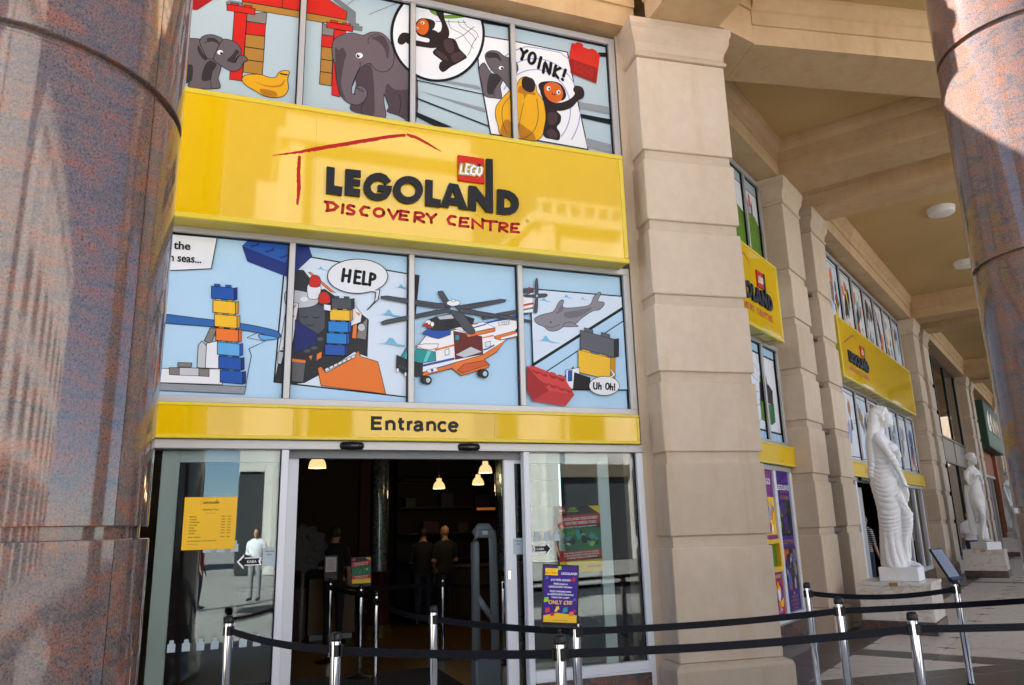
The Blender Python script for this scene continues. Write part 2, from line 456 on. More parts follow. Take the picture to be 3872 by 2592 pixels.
# dividing line between the dark apron (front bay) and the side arcade paving
def ln(x): return .02 - .09*(x-6)
A_, B_, C_ = .09, 1.0, .02+.54     # .09x + y = .56
def shrink(poly, g=.003):
    cx = sum(p[0] for p in poly)/len(poly); cy = sum(p[1] for p in poly)/len(poly)
    out = []
    for p in poly:
        d = math.hypot(p[0]-cx, p[1]-cy); k = (d-g*1.4)/d if d > .02 else 1; out.append((cx+(p[0]-cx)*k, cy+(p[1]-cy)*k))
    return out
TS, TO = 1.02, .9
stars = []; far = MB()
for i in range(-5, 40):
    for j in range(0, 5):
        s0 = -.98 + i*TS; o0 = .72 + (j-1)*TO
        if j == 0: o0, o1 = .15, .72
        else: o1 = o0 + TO
        subs = [(s0, s0+TS, 'floor_stone')]
        if j == 0: subs = [(s0, s0+TS, 'brown_granite')]
        elif i in (1, 13, 25): subs = [(s0, s0+.5, 'brown_granite'), (s0+.5, s0+TS, 'floor_stone')]
        for a, b, mm in subs:
            q = []
            for (s, o) in ((a, o0), (b, o0), (b, o1), (a, o1)):
                p = W2(s, -(o+.3)); q.append((p[0], p[1]))
            q = clip(q, -A_, -B_, -C_)
            if len(q) < 3: continue
            q = shrink(q)
            if i < 18: tile_mesh(q, mm)
            else: far.prism(q, -.02, 0, mm)
        if j and i < 18 and i not in (1, 13):
            p = W2(s0, -(o0+.3))
            if A_*p[0]+B_*p[1] > C_+.15: stars.append((s0, o0))
tag(far.build('floor_tile', fl), kind='stuff')
for s0, o0 in stars:
    poly = []
    for k in range(8):
        r_ = .105 if k % 2 == 0 else .034; a = k*math.pi/4
        p = W2(s0+r_*math.cos(a), -(o0+r_*math.sin(a)+.3)); poly.append((p[0], p[1]))
    MB().prism(poly[::-1], -.01, .004, 'brown_granite').build('star_inset', fl)
# dark apron slabs
for i in range(-12, 12):
    for j in range(0, 4):
        x0 = 4.0 + i*.75; y0 = -.34 - j*.75
        c, s_ = math.cos(R(-5.1)), math.sin(R(-5.1))
        q = [(6+(x-6)*c-(y-0)*s_, .02+(x-6)*s_+y*c) for x, y in ((x0, y0), (x0+.75, y0), (x0+.75, y0+(.75 if j else .34)), (x0, y0+(.75 if j else .34)))]
        q = clip(q, A_, B_, C_-.004); q = clip(q, 0, 1, -.02 if x0 < 5 else 9)
        if len(q) < 3: continue
        tile_mesh(shrink(q), 'brown_granite')
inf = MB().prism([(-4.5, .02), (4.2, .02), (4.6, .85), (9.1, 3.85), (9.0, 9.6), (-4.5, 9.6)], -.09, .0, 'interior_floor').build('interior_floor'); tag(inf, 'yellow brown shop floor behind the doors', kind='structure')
mt = MB().cbox(.3, 2.5, .25, 2.7, .001, .018, .006, 'door_mat').build('door_mat'); tag(mt, 'dark grey ribbed entrance mat just inside the open doors', 'mat')

# ---------------------------------------------------------------- ceiling, beams
cl = MB().prism([(-8, -.3), (4.15, -.3), (4.2, -1.3), (6.3, -1.75), (8.9, -2.3), (46, 22.2), (41, 31), (5.0, .6), (-8, .6)], ZC, ZC+.06, 'plaster_ceiling').build('ceiling'); tag(MB().prism([(-8, .6), (5.0, .6), (41, 31), (-8, 31)], 7.9, 8.1, 'dark_interior').build('roof'), 'flat roof deck over the shops', kind='structure')
tag(cl, 'flat tan plaster ceiling of the arcade', kind='structure')
def arch_profile(w, flip=1):
    # stone beam section, soffit centred on 0
    h = w/2
    return [(-h, ZS), (h, ZS), (h, ZS+.26), (h+.025, ZS+.265), (h+.025, ZS+.44), (h+.05, ZS+.46), (h+.09, ZS+.52), (h+.11, ZS+.60), (h+.11, ZC+.02),
            (-h-.11, ZC+.02), (-h-.11, ZS+.60), (-h-.09, ZS+.52), (-h-.05, ZS+.46), (-h-.025, ZS+.44), (-h-.025, ZS+.265), (-h, ZS+.26)]
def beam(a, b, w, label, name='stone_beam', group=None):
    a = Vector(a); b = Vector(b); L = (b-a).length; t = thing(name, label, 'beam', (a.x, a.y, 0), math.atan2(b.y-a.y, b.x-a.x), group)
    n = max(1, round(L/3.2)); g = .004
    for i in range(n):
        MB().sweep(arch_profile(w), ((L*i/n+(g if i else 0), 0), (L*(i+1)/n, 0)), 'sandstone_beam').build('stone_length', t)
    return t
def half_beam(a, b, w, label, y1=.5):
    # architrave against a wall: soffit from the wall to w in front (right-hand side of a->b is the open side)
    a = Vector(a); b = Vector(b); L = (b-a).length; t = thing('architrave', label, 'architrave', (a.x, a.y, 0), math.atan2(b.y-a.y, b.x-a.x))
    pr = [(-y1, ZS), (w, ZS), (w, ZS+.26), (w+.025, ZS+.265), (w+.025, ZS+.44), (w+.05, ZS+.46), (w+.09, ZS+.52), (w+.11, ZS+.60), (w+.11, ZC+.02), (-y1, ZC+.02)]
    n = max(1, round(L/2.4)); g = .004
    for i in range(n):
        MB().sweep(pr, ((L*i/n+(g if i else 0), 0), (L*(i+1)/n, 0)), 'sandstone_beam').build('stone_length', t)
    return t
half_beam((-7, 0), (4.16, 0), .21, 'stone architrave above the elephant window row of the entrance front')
beam((4.66, -.36), (4.63, -1.3), .86, 'stone beam running forward from the capital of the near pillar')
ck = thing('corner_stone', 'angled stone block joining the near pillar to the cross beam', 'stone block')
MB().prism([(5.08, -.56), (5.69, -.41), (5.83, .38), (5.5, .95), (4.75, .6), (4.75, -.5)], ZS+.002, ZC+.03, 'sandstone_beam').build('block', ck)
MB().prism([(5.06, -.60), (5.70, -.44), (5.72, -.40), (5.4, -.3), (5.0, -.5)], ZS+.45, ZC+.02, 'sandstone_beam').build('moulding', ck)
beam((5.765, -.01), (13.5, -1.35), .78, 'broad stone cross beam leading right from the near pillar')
s_p2 = (1.70, 3.38); names_ = ('first', 'second', 'third', 'fourth')
PITCH = 12.07
for k in range(4):
    for q, s0 in enumerate(s_p2):
        sc_ = s0 + k*PITCH + .46
        a = W2(sc_, -.10); b = W2(sc_, -3.7)
        beam(a[:2], b[:2], .86, 'stone cross beam over the %s pilaster of the %s pair' % (('nearer', 'farther')[q], names_[k]), group='cross beams of the arcade')
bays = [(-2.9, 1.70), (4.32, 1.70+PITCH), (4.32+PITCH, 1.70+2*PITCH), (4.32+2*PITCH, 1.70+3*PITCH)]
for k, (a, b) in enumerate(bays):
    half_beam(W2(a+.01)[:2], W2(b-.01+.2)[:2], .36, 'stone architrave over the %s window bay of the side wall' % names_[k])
# outer edge of the arcade roof carried by the granite columns
ent = thing('entablature', 'outer stone entablature carried by the polished granite columns', 'entablature')
def eslab(a, b, w):
    a = Vector(a); b = Vector(b)
    ZE = 9.6
    pr = [(-w/2, ZE), (w/2, ZE), (w/2, ZE+.5), (w/2+.05, ZE+.55), (w/2+.05, ZE+1.2), (w/2+.3, ZE+1.5), (w/2+.3, ZE+1.9), (-w/2, ZE+1.9)]
    MB().sweep(pr, (a, b), 'sandstone_beam').build('stone_length', ent)
eslab((-9, -4.25), (6.30, -2.86), 1.3); e0 = W2(-3.0, -3.85); e1 = W2(46, -3.85); eslab(e0[:2], e1[:2], 1.3)

# ---------------------------------------------------------------- pillars
COURSES = [(.36, 1.412), (1.525, 2.231), (2.351, 3.063), (3.178, 3.895), (4.011, 4.73), (4.848, 5.562), (5.68, 6.83)]
def rectloft(mb, x0, x1, y0, y1, prof, m):
    vs = []; fs = []
    for e_, z in prof: vs += [(x0-e_, y0-e_, z), (x1+e_, y0-e_, z), (x1+e_, y1, z), (x0-e_, y1, z)]
    for j in range(len(prof)-1):
        for i in range(4): fs.append((j*4+i, j*4+(i+1) % 4, j*4+4+(i+1) % 4, j*4+4+i))
    fs += [(3, 2, 1, 0), tuple(len(vs)-4+i for i in range(4))]
    return mb.add(vs, fs, m)
def pilaster(t, w, d, back=.05):
    st = 'sandstone'
    rectloft(MB(), 0, w, -d, back, [(.07, 0), (.07, .30), (.055, .335), (.0, .358)], st).build('base', t)
    MB().box(.03, w-.03, -d+.03, back, .35, 6.9, st).build('core', t)
    for a, b in COURSES: MB().cbox(0, w, -d, back, a, b, .010, st).build('stone_block', t)
    rectloft(MB(), 0, w, -d, back, [(.0, 6.832), (.022, 6.84), (.026, 6.87), (.012, 6.885), (.004, 6.915)], st).build('necking', t)
    rectloft(MB(), 0, w, -d, back, [(.004, 6.917), (.008, 6.96), (.02, 7.01), (.045, 7.06), (.062, 7.11), (.066, 7.17), (.075, 7.19), (.085, 7.22), (.085, 7.292)], st).build('capital', t)
    return t
p1 = pilaster(thing('stone_pillar', 'wide rusticated sandstone pillar right of the main entrance', 'pillar', (4.075, -.34, 0), R(-5.76)), 1.105, 0, .36)
for k in range(4):
    for q, s0 in enumerate(s_p2):
        lab = 'rusticated sandstone pilaster, %s of the %s pair along the side wall' % (('nearer', 'farther')[q], names_[k])
        if k == 0 and q == 0:
            t0 = pilaster(thing('stone_pilaster', lab, 'pilaster', W2(s0), AR, 'side wall pilasters'), .93, .36)
        else:
            t = copy_tree(t0); t.location = W2(s0 + k*PITCH); t['label'] = lab
    ps = thing('drain_pipe', 'brown drainpipe in the slot of the %s pilaster pair' % names_[k], 'pipe', W2(3.005+k*PITCH), AR)
    MB().box(-.36, .36, -.06, .08, 0, 7.28, 'pipe_brown').build('slot_back', ps)
    MB().tube([(0, -.15, 0), (0, -.15, 7.25)], .055, 12, 'pipe_brown').build('pipe', ps)
    for z in (1.47, 2.29, 3.12, 3.95, 4.79, 5.62): MB().box(-.36, .36, -.25, -.07, z-.03, z+.03, 'pipe_brown').build('bracket', ps)

# ---------------------------------------------------------------- walls
wl = thing('front_wall', 'plain sandstone wall at the edges of the main entrance front', 'wall')
MB().box(3.996, 4.20, -.022, .3, .0, 7.29, 'sandstone').build('jamb', wl)
MB().box(-7, -.802, -.022, .3, 0, 7.29, 'sandstone').build('wall_face', wl)
MB().box(-.80, 3.994, .12, .3, 2.5, 7.29, 'dark_interior').build('backing', wl)
w2t = thing('side_wall', 'sandstone side wall behind the pilasters of the arcade', 'wall', W2(0), AR)
for k, (a, b) in enumerate(bays):
    MB().box(b-.04, b+.02, -.02, .3, 0, 7.29, 'sandstone').build('jamb', w2t)
    MB().box(a-.02 if k else a-.3, a+.22 if k == 0 else a+.24, -.02, .3, 0, 7.29, 'sandstone').build('jamb', w2t)
for k in range(4): MB().box(1.6+k*PITCH, 4.4+k*PITCH, .08, .3, 0, 7.29, 'sandstone').build('wall_face', w2t)
MB().box(46, 46.5, -6.5, -.03, 0, 7.9, 'sandstone').build('added_end_wall', w2t)  # unseen wall added so the far glass mirrors stone instead of brightness
MB().box(1.7+3*PITCH+2.6, 50, -.02, .3, 0, 7.29, 'sandstone').build('wall_face', w2t)
# rooms behind
rm = thing('shop_interior', 'dark shop interior seen through the open entrance', 'interior')
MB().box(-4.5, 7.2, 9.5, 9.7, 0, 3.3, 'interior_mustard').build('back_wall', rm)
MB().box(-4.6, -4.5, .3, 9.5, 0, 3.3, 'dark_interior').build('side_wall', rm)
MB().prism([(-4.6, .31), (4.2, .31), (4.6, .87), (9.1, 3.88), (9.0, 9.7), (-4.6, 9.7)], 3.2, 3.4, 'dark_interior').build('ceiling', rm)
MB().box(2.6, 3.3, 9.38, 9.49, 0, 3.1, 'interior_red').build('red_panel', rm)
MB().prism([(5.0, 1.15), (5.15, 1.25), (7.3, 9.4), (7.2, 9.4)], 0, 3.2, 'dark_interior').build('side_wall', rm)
r2 = thing('side_rooms', 'dark rooms behind the side wall windows', 'interior', W2(0), AR)
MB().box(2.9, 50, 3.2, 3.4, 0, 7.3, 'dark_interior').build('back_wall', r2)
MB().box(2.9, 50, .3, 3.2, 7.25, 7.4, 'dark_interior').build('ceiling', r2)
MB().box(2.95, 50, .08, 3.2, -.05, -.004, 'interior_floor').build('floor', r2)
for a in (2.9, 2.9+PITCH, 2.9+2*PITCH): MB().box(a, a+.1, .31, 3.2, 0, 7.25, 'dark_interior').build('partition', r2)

# ---------------------------------------------------------------- polished granite columns
def column(t, rad, joints, top=9.6, ang=0.):
    n = 72
    zs = [.42] + joints + [top]
    MB().lathe([(rad*1.14, 0), (rad*1.14, .18), (rad*1.10, .2), (rad*1.12, .27), (rad*1.07, .34), (rad*1.04, .36), (rad*1.03, .42)], n, 'red_granite').build('base', t)
    MB().lathe([(rad-.03, .4), (rad-.03, top)], n, 'red_granite').build('core', t)
    for i in range(len(zs)-1):
        a = zs[i] + (.022 if i else 0); b = zs[i+1] - (.022 if i < len(zs)-2 else 0)
        rr = rad*(1.012 if i == 0 else 1)
        # two curved slabs per drum, meeting in a fine vertical seam
        for h in range(2):
            m = MB(); k = n//2; vs = []; fs = []; a0 = ang + h*math.pi + .0025; a1 = ang + (h+1)*math.pi - .0025
            prof = [(rr-.028, a), (rr-.004, a), (rr, a+.004), (rr, b-.004), (rr-.004, b), (rr-.028, b)]
            for j in range(k+1):
                th = a0 + (a1-a0)*j/k
                for r_, z in prof: vs.append((r_*math.cos(th), r_*math.sin(th), z))
            P = len(prof)
            for j in range(k):
                for q in range(P-1): fs.append((j*P+q, (j+1)*P+q, (j+1)*P+q+1, j*P+q+1))
            m.add(vs, fs, 'red_granite', True); o = m.build('granite_slab', t)
            o.data.set_sharp_from_angle(angle=R(40))
    return t
column(thing('granite_column', 'huge polished red granite column filling the left edge, nearest the entrance', 'column', (-.96, -3.54, 0), 0, 'granite columns'), .662, [1.675, 3.44, 5.5, 7.5], ang=R(-29))
column(thing('granite_column', 'leaning-looking polished granite column at the right edge, sunlit at its top', 'column', (6.578, -2.854, 0), 0, 'granite columns'), .669, [1.682, 3.732, 5.77, 7.8], ang=R(-100))
# sunlit buildings across the square, seen only as reflections
def across(label, x0, x1, top, steps, solid=False):
    t = thing('building', label, 'building', (0, -27, 0))
    MB().box(x0, x1, -6, 0, 0, top, 'far_stone').build('wall', t)
    MB().box(x0-.25, x1+.25, -5.9, .45, top, top+.5, 'far_stone').build('cornice', t)
    MB().box(x0+.1, x1-.1, .1, .3, top+1.2, top+1.35, 'far_stone').build('handrail', t)
    n = 0 if solid else int((x1-x0)/.8)
    if solid: MB().box(x0+.12, x1-.12, .11, .29, top+.5, top+1.2, 'far_stone').build('parapet', t)
    for i in range(n): MB().box(x0+.2+i*.8, x0+.36+i*.8, .1, .3, top+.5, top+1.2, 'far_stone').build('baluster', t)
    k = int((x1-x0)/4.6)
    for i in range(k):
        x = x0+.3+i*(x1-x0-.9)/max(1, k-.0)
        MB().box(x, x+.7, 0, .35, 0, top-.01, 'far_stone').build('pier', t)
        MB().box(x+.72, x+(x1-x0-.9)/k-.02, .002, .30, 3.9, 4.5, 'bronze_panel').build('awning', t); MB().box(x+.72, x+(x1-x0-.9)/k-.02, .002, .05, .0, 3.9, 'gear_grey').build('dark_front', t)  # dark ground-floor panels added to darken the reflection in the door glass
        for z in ((5.4,) if solid else (5.4, 9.4)): MB().box(x+1.3, x+3.2, .002, .05, z, z+2.6, 'gear_grey').build('window', t)
    for a, b, h in steps: MB().box(a, b, -4, -.2, 4.2, h, 'far_stone').build('stepped_end', t); MB().box(a, b, -4, -.3, 0, 4.2, 'gear_grey').build('dark_front', t)  # dark lower block added for a darker glass reflection
    return t
across('sunlit pale building across the square, mirrored in the big yellow sign', 1.4, 10.5, 19.2, [(.4, 1.39, 17.2)], True)
across('second sunlit building across the square, mirrored at the right of the yellow sign', 13.8, 46, 16.6, [])
across('third sunlit building across the square, mirrored in the left granite column', -34, -9, 11, [], True)
pr_ = None
for i in range(6):
    lab = 'square outer stone pier %s along the arcade, seen only in glass' % ('one', 'two', 'three', 'four', 'five', 'six')[i]
    if i == 0:
        pr_ = thing('stone_pier', lab, 'pier', W2(9, -3.9), AR, 'outer arcade piers'); pilaster(pr_, 1.1, .55, .55)
    else:
        c = copy_tree(pr_); c.location = W2(9+6*i, -3.9); c['label'] = lab

# ---------------------------------------------------------------- flat prints, outlines in millimetres on the front (x, height)
PRINTS = {
  'gate_print': [["f","shade",[-307,6759,-269,6789,-156,6792,-154,6752,-291,6684],0,0,"ink"],["f","red",[-159,6855,454,7005,460,6829,-156,6802],0.007,0,"ink"],["f","tan",[-151,6799,460,6824,463,6746,-28,6728,-153,6750],0.007,0,"ink"],["l","ink",[224,6937,227,6819],0.007,0],["f","stone",[-103,6671,83,6732,80,6597,-102,6588],0.007,0,"ink"],["f","red",[-102,6584,77,6594,77,6460,-101,6443],0.007,0,"ink"],["f","tan",[-103,6441,77,6455,78,6309,-103,6302],0.007,0,"ink"],["f","tan",[-104,6298,76,6305,77,6167,-102,6160],0.007,0,"ink"],["f","tan",[-104,6157,75,6164,74,6025,-104,6018],0.007,0,"ink"],["f","red",[-220,6667,-103,6671,-108,5920,-221,5917],0.007,0,"ink"],["f","red",[-256,6762,-188,6765,-189,6743,-257,6741],0.007,0,"ink"],["f","red",[-131,6769,-59,6772,-62,6746,-132,6743],0.007,0,"ink"],["f","red",[-290,6737,-29,6747,-30,6676,-290,6667],0.007,0,"ink"],["f","shade",[677,7060,791,7051,962,6942,965,6811,1002,6807,1001,6783,1037,6785,1033,6723,936,6720,871,6826,870,6921],0,0,"ink"],["f","red",[434,7000,636,7050,870,6921,865,6827,440,6819],0.007,0,"ink"],["f","tan",[441,6814,865,6825,867,6776,625,6739,444,6733],0.007,0,"ink"],["f","stone",[626,6733,745,6689,742,6604,626,6597],0.007,0,"ink"],["f","red",[626,6593,742,6602,744,6468,624,6458],0.007,0,"ink"],["f","tan",[625,6455,744,6465,740,6317,624,6314],0.007,0,"ink"],["f","tan",[624,6311,740,6314,739,6175,624,6171],0.007,0,"ink"],["f","tan",[622,6169,740,6171,739,6030,621,6028],0.007,0,"ink"],["f","red",[745,6683,864,6691,823,5920,744,5928],0.007,0,"ink"],["f","red",[706,6784,780,6787,779,6762,705,6760],0.007,0,"ink"],["f","red",[832,6783,908,6786,905,6763,831,6761],0.007,0,"ink"],["f","red",[671,6756,937,6762,933,6697,668,6689],0.007,0,"ink"],["f","red2",[-654,6723,-391,6787,-559,6601,-646,6600],0,0,"ink"],["l","ink",[866,7001,948,7089],0.004,0],["l","ink",[1100,6943,1401,7155],0.004,0],["l","ink",[1226,7162,1534,7161],0.004,0]],
  'elephant_calf_print': [["f","grey1",[-702,6250,-615,6280,-507,6295,-459,6261,-387,6132,-310,6059,-314,5970,-323,5903,-301,5841,-308,5805,-379,5783,-472,5763,-543,5762,-580,5777,-578,5815,-669,5797],0.007,1,"ink"],["f","grey3",[-445,6032,-403,6084,-346,6052,-378,5979,-390,5879,-460,5854,-469,5917],0,1,"ink"],["f","grey3",[-682,5972,-586,6003,-554,5988,-550,5858,-582,5814,-669,5797],0,1,"ink"],["l","ink",[-346,6046,-381,5957,-387,5868,-377,5789],0.005,1],["f","grey3",[-519,6226,-480,6157,-430,6090,-466,6082,-521,6159],0,1,"ink"],["f","grey1",[-511,6283,-482,6334,-420,6364,-356,6360,-303,6334,-322,6263,-353,6172,-377,6112,-431,6101,-472,6169,-501,6230],0.007,1,"ink"],["f","grey3",[-449,6310,-409,6330,-363,6321,-324,6268,-360,6285,-406,6289,-486,6253,-447,6284],0,1,"ink"],["f","grey1",[-303,6334,-253,6345,-186,6326,-141,6273,-136,6218,-168,6166,-179,6103,-159,6168,-114,6200,-73,6169,-78,6140,-105,6124,-125,6058,-178,6012,-233,6011,-309,6048,-371,6091,-376,6123,-355,6205,-332,6277],0.007,1,"ink"],["f","grey3",[-258,6114,-207,6192,-182,6248,-148,6227,-178,6176,-181,6106,-211,6100],0,1,"ink"],["f","white",[-296,6193,-297,6186,-300,6178,-306,6171,-313,6166,-321,6164,-329,6163,-336,6165,-343,6169,-347,6175,-349,6182,-348,6190,-344,6198,-339,6204,-332,6209,-324,6212,-315,6213,-308,6211,-302,6207,-298,6201],0,1,"ink"],["f","ink",[-299,6186,-299,6181,-301,6176,-304,6171,-307,6168,-311,6167,-315,6167,-318,6168,-322,6171,-324,6176,-325,6181,-324,6186,-323,6191,-320,6195,-317,6198,-313,6200,-309,6200,-305,6198,-302,6195,-300,6191],0,1,"ink"],["f","white",[-311,6192,-312,6191,-312,6189,-313,6187,-314,6186,-316,6186,-317,6186,-318,6186,-319,6187,-320,6189,-321,6190,-320,6192,-320,6194,-319,6195,-318,6196,-316,6197,-315,6197,-314,6196,-313,6195,-312,6194],0,1,"ink"]],
  'banana_print': [["f","banana",[-109,5944,-70,5994,56,6022,142,6007,199,6022,236,6089,301,6116,325,6102,313,6016,325,5917,284,5831,190,5795,95,5801,18,5836,-30,5858,-88,5893],0.007,1,"ink"],["f","banana2",[3,5944,89,5916,184,5924,250,5953,286,6011,265,5939,185,5906,90,5905],0,1,"ink"],["f","ink",[233,6077,312,6075,309,6058,237,6062],0,0,"ink"],["f","banana2",[63,5867,206,5861,208,5806,95,5806],0,1,"ink"]],
  'elephant_print': [["f","grey2",[1331,6564,1440,6514,1605,6377,1607,5788,1425,5820,1309,5841,1321,5895,1296,5973,1274,6033,1270,5956,1289,5768,1153,5770,1040,5773,942,5793,936,5860,973,6017,1019,6283,1122,6352],0.007,1,"ink"],["f","grey4",[1304,6163,1390,6108,1606,6125,1607,5794,1425,5820,1309,5841,1324,5907,1282,6023],0,1,"ink"],["f","grey4",[1019,6272,1117,6351,1150,6262,1169,6054,1169,5773,1071,5779,947,5799,941,5855,1047,5915,970,6156],0,1,"ink"],["l","ink",[1434,6057,1445,5941,1425,5820],0.006,1],["l","ink",[1068,5896,1040,5845,1046,5777],0.006,1],["f","grey2",[731,6471,753,6571,834,6643,947,6683,1042,6680,1125,6735,1232,6749,1308,6693,1353,6605,1370,6499,1355,6387,1303,6311,1228,6288,1165,6313,1116,6363,1019,6283,979,6193,943,6069,945,5983,974,5977,973,6029,1013,6083,1065,6075,1097,6029,1086,5951,1027,5875,956,5858,874,5889,821,5965,787,6097,767,6268,737,6367],0.007,1,"ink"],["f","grey4",[763,6419,766,6479,798,6450,838,6488,876,6419,862,6346,845,6225,834,6048,884,5897,826,5966,792,6098,772,6280],0,1,"ink"],["f","grey4",[1127,6659,1190,6701,1265,6702,1315,6585,1301,6448,1262,6573,1191,6643],0,1,"ink"],["l","ink",[1102,6587,1095,6634,1126,6687,1190,6722,1271,6691],0.006,1],["l","ink",[983,6042,1024,6050,1060,6028,1035,6023,1003,6046],0.006,1],["l","ink",[1017,6360,1018,6295,981,6194,951,6071],0.006,1],["f","white",[1044,6439,1042,6429,1037,6419,1030,6410,1020,6404,1009,6400,998,6399,988,6402,980,6407,975,6415,973,6424,974,6435,979,6445,987,6453,997,6460,1007,6464,1018,6465,1028,6462,1036,6457,1042,6449],0,1,"ink"],["f","ink",[1014,6430,1014,6423,1011,6417,1008,6412,1003,6408,997,6406,992,6406,987,6407,983,6411,980,6416,979,6422,980,6429,982,6435,986,6440,991,6444,996,6446,1002,6446,1007,6444,1011,6441,1013,6436],0,1,"ink"],["f","white",[1009,6438,1009,6436,1008,6434,1007,6432,1005,6430,1003,6430,1001,6429,999,6430,998,6431,997,6433,997,6435,997,6438,998,6440,999,6442,1001,6443,1003,6444,1005,6444,1006,6443,1008,6442,1009,6440],0,1,"ink"]],
  'comic_page_print': [["f","shade2",[1548,6320,2301,6330,2325,6289,1913,6301,1549,6298],0,0,"ink"],["f","shade2",[1630,6144,2376,6067,2375,6024],0,0,"ink"],["l","ink",[1549,6265,2361,6237],0.012,0],["l","ink",[1550,6066,2421,5857],0.018,0],["f","ink",[1551,5909,2004,5780,1817,5755,1551,5859],0,0,"ink"],["l","ink",[2188,7127,2698,7146],0.016,0],["f","paper",[2286,6957,2667,6973,3384,6973,3584,5771,2991,5783,2426,5771,2304,6530],0.014,0,"ink"],["l","lav",[2593,6340,2618,6388,2647,6433,2679,6476,2714,6516,2752,6552,2793,6584,2836,6612,2880,6634,2925,6651,2970,6663,3016,6670,3061,6670,3105,6665,3147,6655,3187,6639,3225,6617,3260,6590,3291,6558,3319,6522,3342,6482,3361,6438,3376,6391,3386,6342,3390,6290,3390,6238,3385,6184,3376,6131,3361,6078,3342,6026,3319,5976,3292,5928,3261,5883],0.014,1],["l","lav",[2496,6388,2527,6449,2564,6508,2604,6563,2649,6614,2698,6660,2749,6701,2803,6736,2859,6765,2917,6788,2975,6803,3033,6812,3091,6813,3147,6807,3202,6794,3253,6773,3302,6745,3346,6711,3387,6671,3422,6624,3452,6573,3476,6517,3495,6456,3507,6393,3513,6327,3513,6260,3506,6191,3493,6123,3475,6055,3450,5989,3420,5925,3386,5864],0.014,1],["l","lav",[2389,6442,2427,6518,2472,6590,2522,6658,2577,6722,2637,6779,2700,6831,2767,6875,2837,6912,2908,6940,3263,6950,3328,6924,3388,6890,3444,6848,3494,6797,3538,6739],0.014,1],["f","shade2",[3497,6353,3960,6361,3954,6262,3513,6274],0,0,"ink"],["f","shade2",[3556,5914,3970,5870,3963,5763,3576,5797],0,0,"ink"],["f","ink",[3517,6206,3964,6201,3959,6129,3532,6154],0,0,"ink"],["f","ink",[3784,7054,4007,7097,4003,7031,3781,6999],0,0,"ink"],["f","paper",[2368,6986,2359,6892,2338,6798,2305,6707,2260,6620,2206,6540,2143,6469,2073,6408,1998,6360,1920,6324,1841,6302,1763,6293,1687,6299,1615,6318,1548,6350,1490,6395,1439,6451,1398,6517,1368,6591,1349,6673,1342,6759,1347,6849,1364,6939,1393,7029,1433,7115,1483,7196,1543,7270,1610,7335,1684,7389,1763,7430,1844,7457,1926,7471,2006,7468,2083,7451,2153,7419,2217,7373,2270,7315,2313,7244,2344,7165,2363,7078],0.03,1,"ink"],["l","ink",[1819,7022,2014,7060,2162,7087],0.006,1],["l","ink",[1965,7069,1989,6979,2111,6932,2172,6865,2246,6779],0.006,1],["l","ink",[2076,7087,2100,7025,2211,6968,2278,6888],0.006,1],["l","ink",[2132,7107,2174,7042,2274,6996,2310,6929],0.006,1],["l","ink",[2037,6846,2136,6924,2256,7053],0.006,1],["l","ink",[2291,6931,2234,6824,2208,6737,2176,6677],0.006,1]],
  'monkey_print': [["f","green",[1753,7168,1807,7172,1837,7127,1904,7116,2089,7168,2188,7175,2088,7128,1941,7087,1843,7095,1771,7118],0.004,1,"ink"],["f","brown",[1843,6873,1879,6914,1891,7004,1843,7102,1819,7177,1898,7189,1916,7078,1967,6941,1957,6851,1891,6816],0.006,1,"ink"],["f","brown",[1546,6794,1464,6799,1418,6739,1410,6672,1453,6655,1505,6703,1546,6708],0.006,1,"ink"],["f","brown",[1711,6804,1771,6897,1831,6897,1891,6843,1964,6846,2037,6838,2085,6738,2164,6661,2132,6615,2034,6535,1986,6499,1903,6419,1859,6453,1868,6521,1890,6551,1806,6606,1792,6643,1830,6697,1747,6679,1523,6677,1523,6733,1723,6737,1755,6771,1741,6794],0.006,1,"ink"],["f","brown",[1598,6924,1651,7014,1759,7031,1809,7006,1801,6941,1759,6881,1735,6809,1675,6796,1616,6822],0.006,1,"ink"],["f","face",[1600,6912,1639,6991,1693,7019,1737,6980,1737,6889,1687,6825,1628,6836,1602,6872],0,1,"ink"],["f","white",[1695,6973,1694,6968,1691,6962,1687,6957,1681,6953,1675,6951,1669,6951,1663,6952,1659,6955,1656,6959,1655,6964,1656,6970,1658,6975,1663,6980,1669,6984,1675,6986,1681,6986,1687,6985,1691,6982,1694,6978],0,1,"ink"],["f","ink",[1682,6967,1682,6964,1680,6960,1678,6957,1675,6954,1671,6953,1668,6953,1665,6954,1663,6956,1661,6959,1661,6963,1661,6966,1663,6970,1665,6973,1668,6976,1671,6977,1675,6977,1678,6976,1680,6974,1681,6971],0,1,"ink"],["f","white",[1630,6892,1629,6887,1627,6882,1624,6878,1620,6874,1616,6873,1611,6872,1607,6874,1604,6877,1602,6881,1602,6885,1602,6890,1604,6895,1607,6900,1611,6903,1616,6904,1620,6905,1624,6903,1627,6900,1629,6896],0,1,"ink"],["f","ink",[1620,6887,1620,6884,1619,6880,1618,6878,1616,6876,1613,6875,1611,6875,1609,6876,1608,6878,1607,6881,1606,6884,1607,6887,1608,6890,1609,6893,1611,6895,1613,6896,1616,6896,1618,6895,1619,6893,1620,6890],0,1,"ink"],["f","brown2",[1915,6808,1963,6830,2012,6803,2023,6698,1962,6659,1914,6728],0,1,"ink"],["f","brown2",[1987,6637,2084,6698,2151,6665,2034,6555],0,1,"ink"],["f","brown2",[1818,6655,1878,6654,1962,6579,1914,6569,1842,6607],0,1,"ink"]],
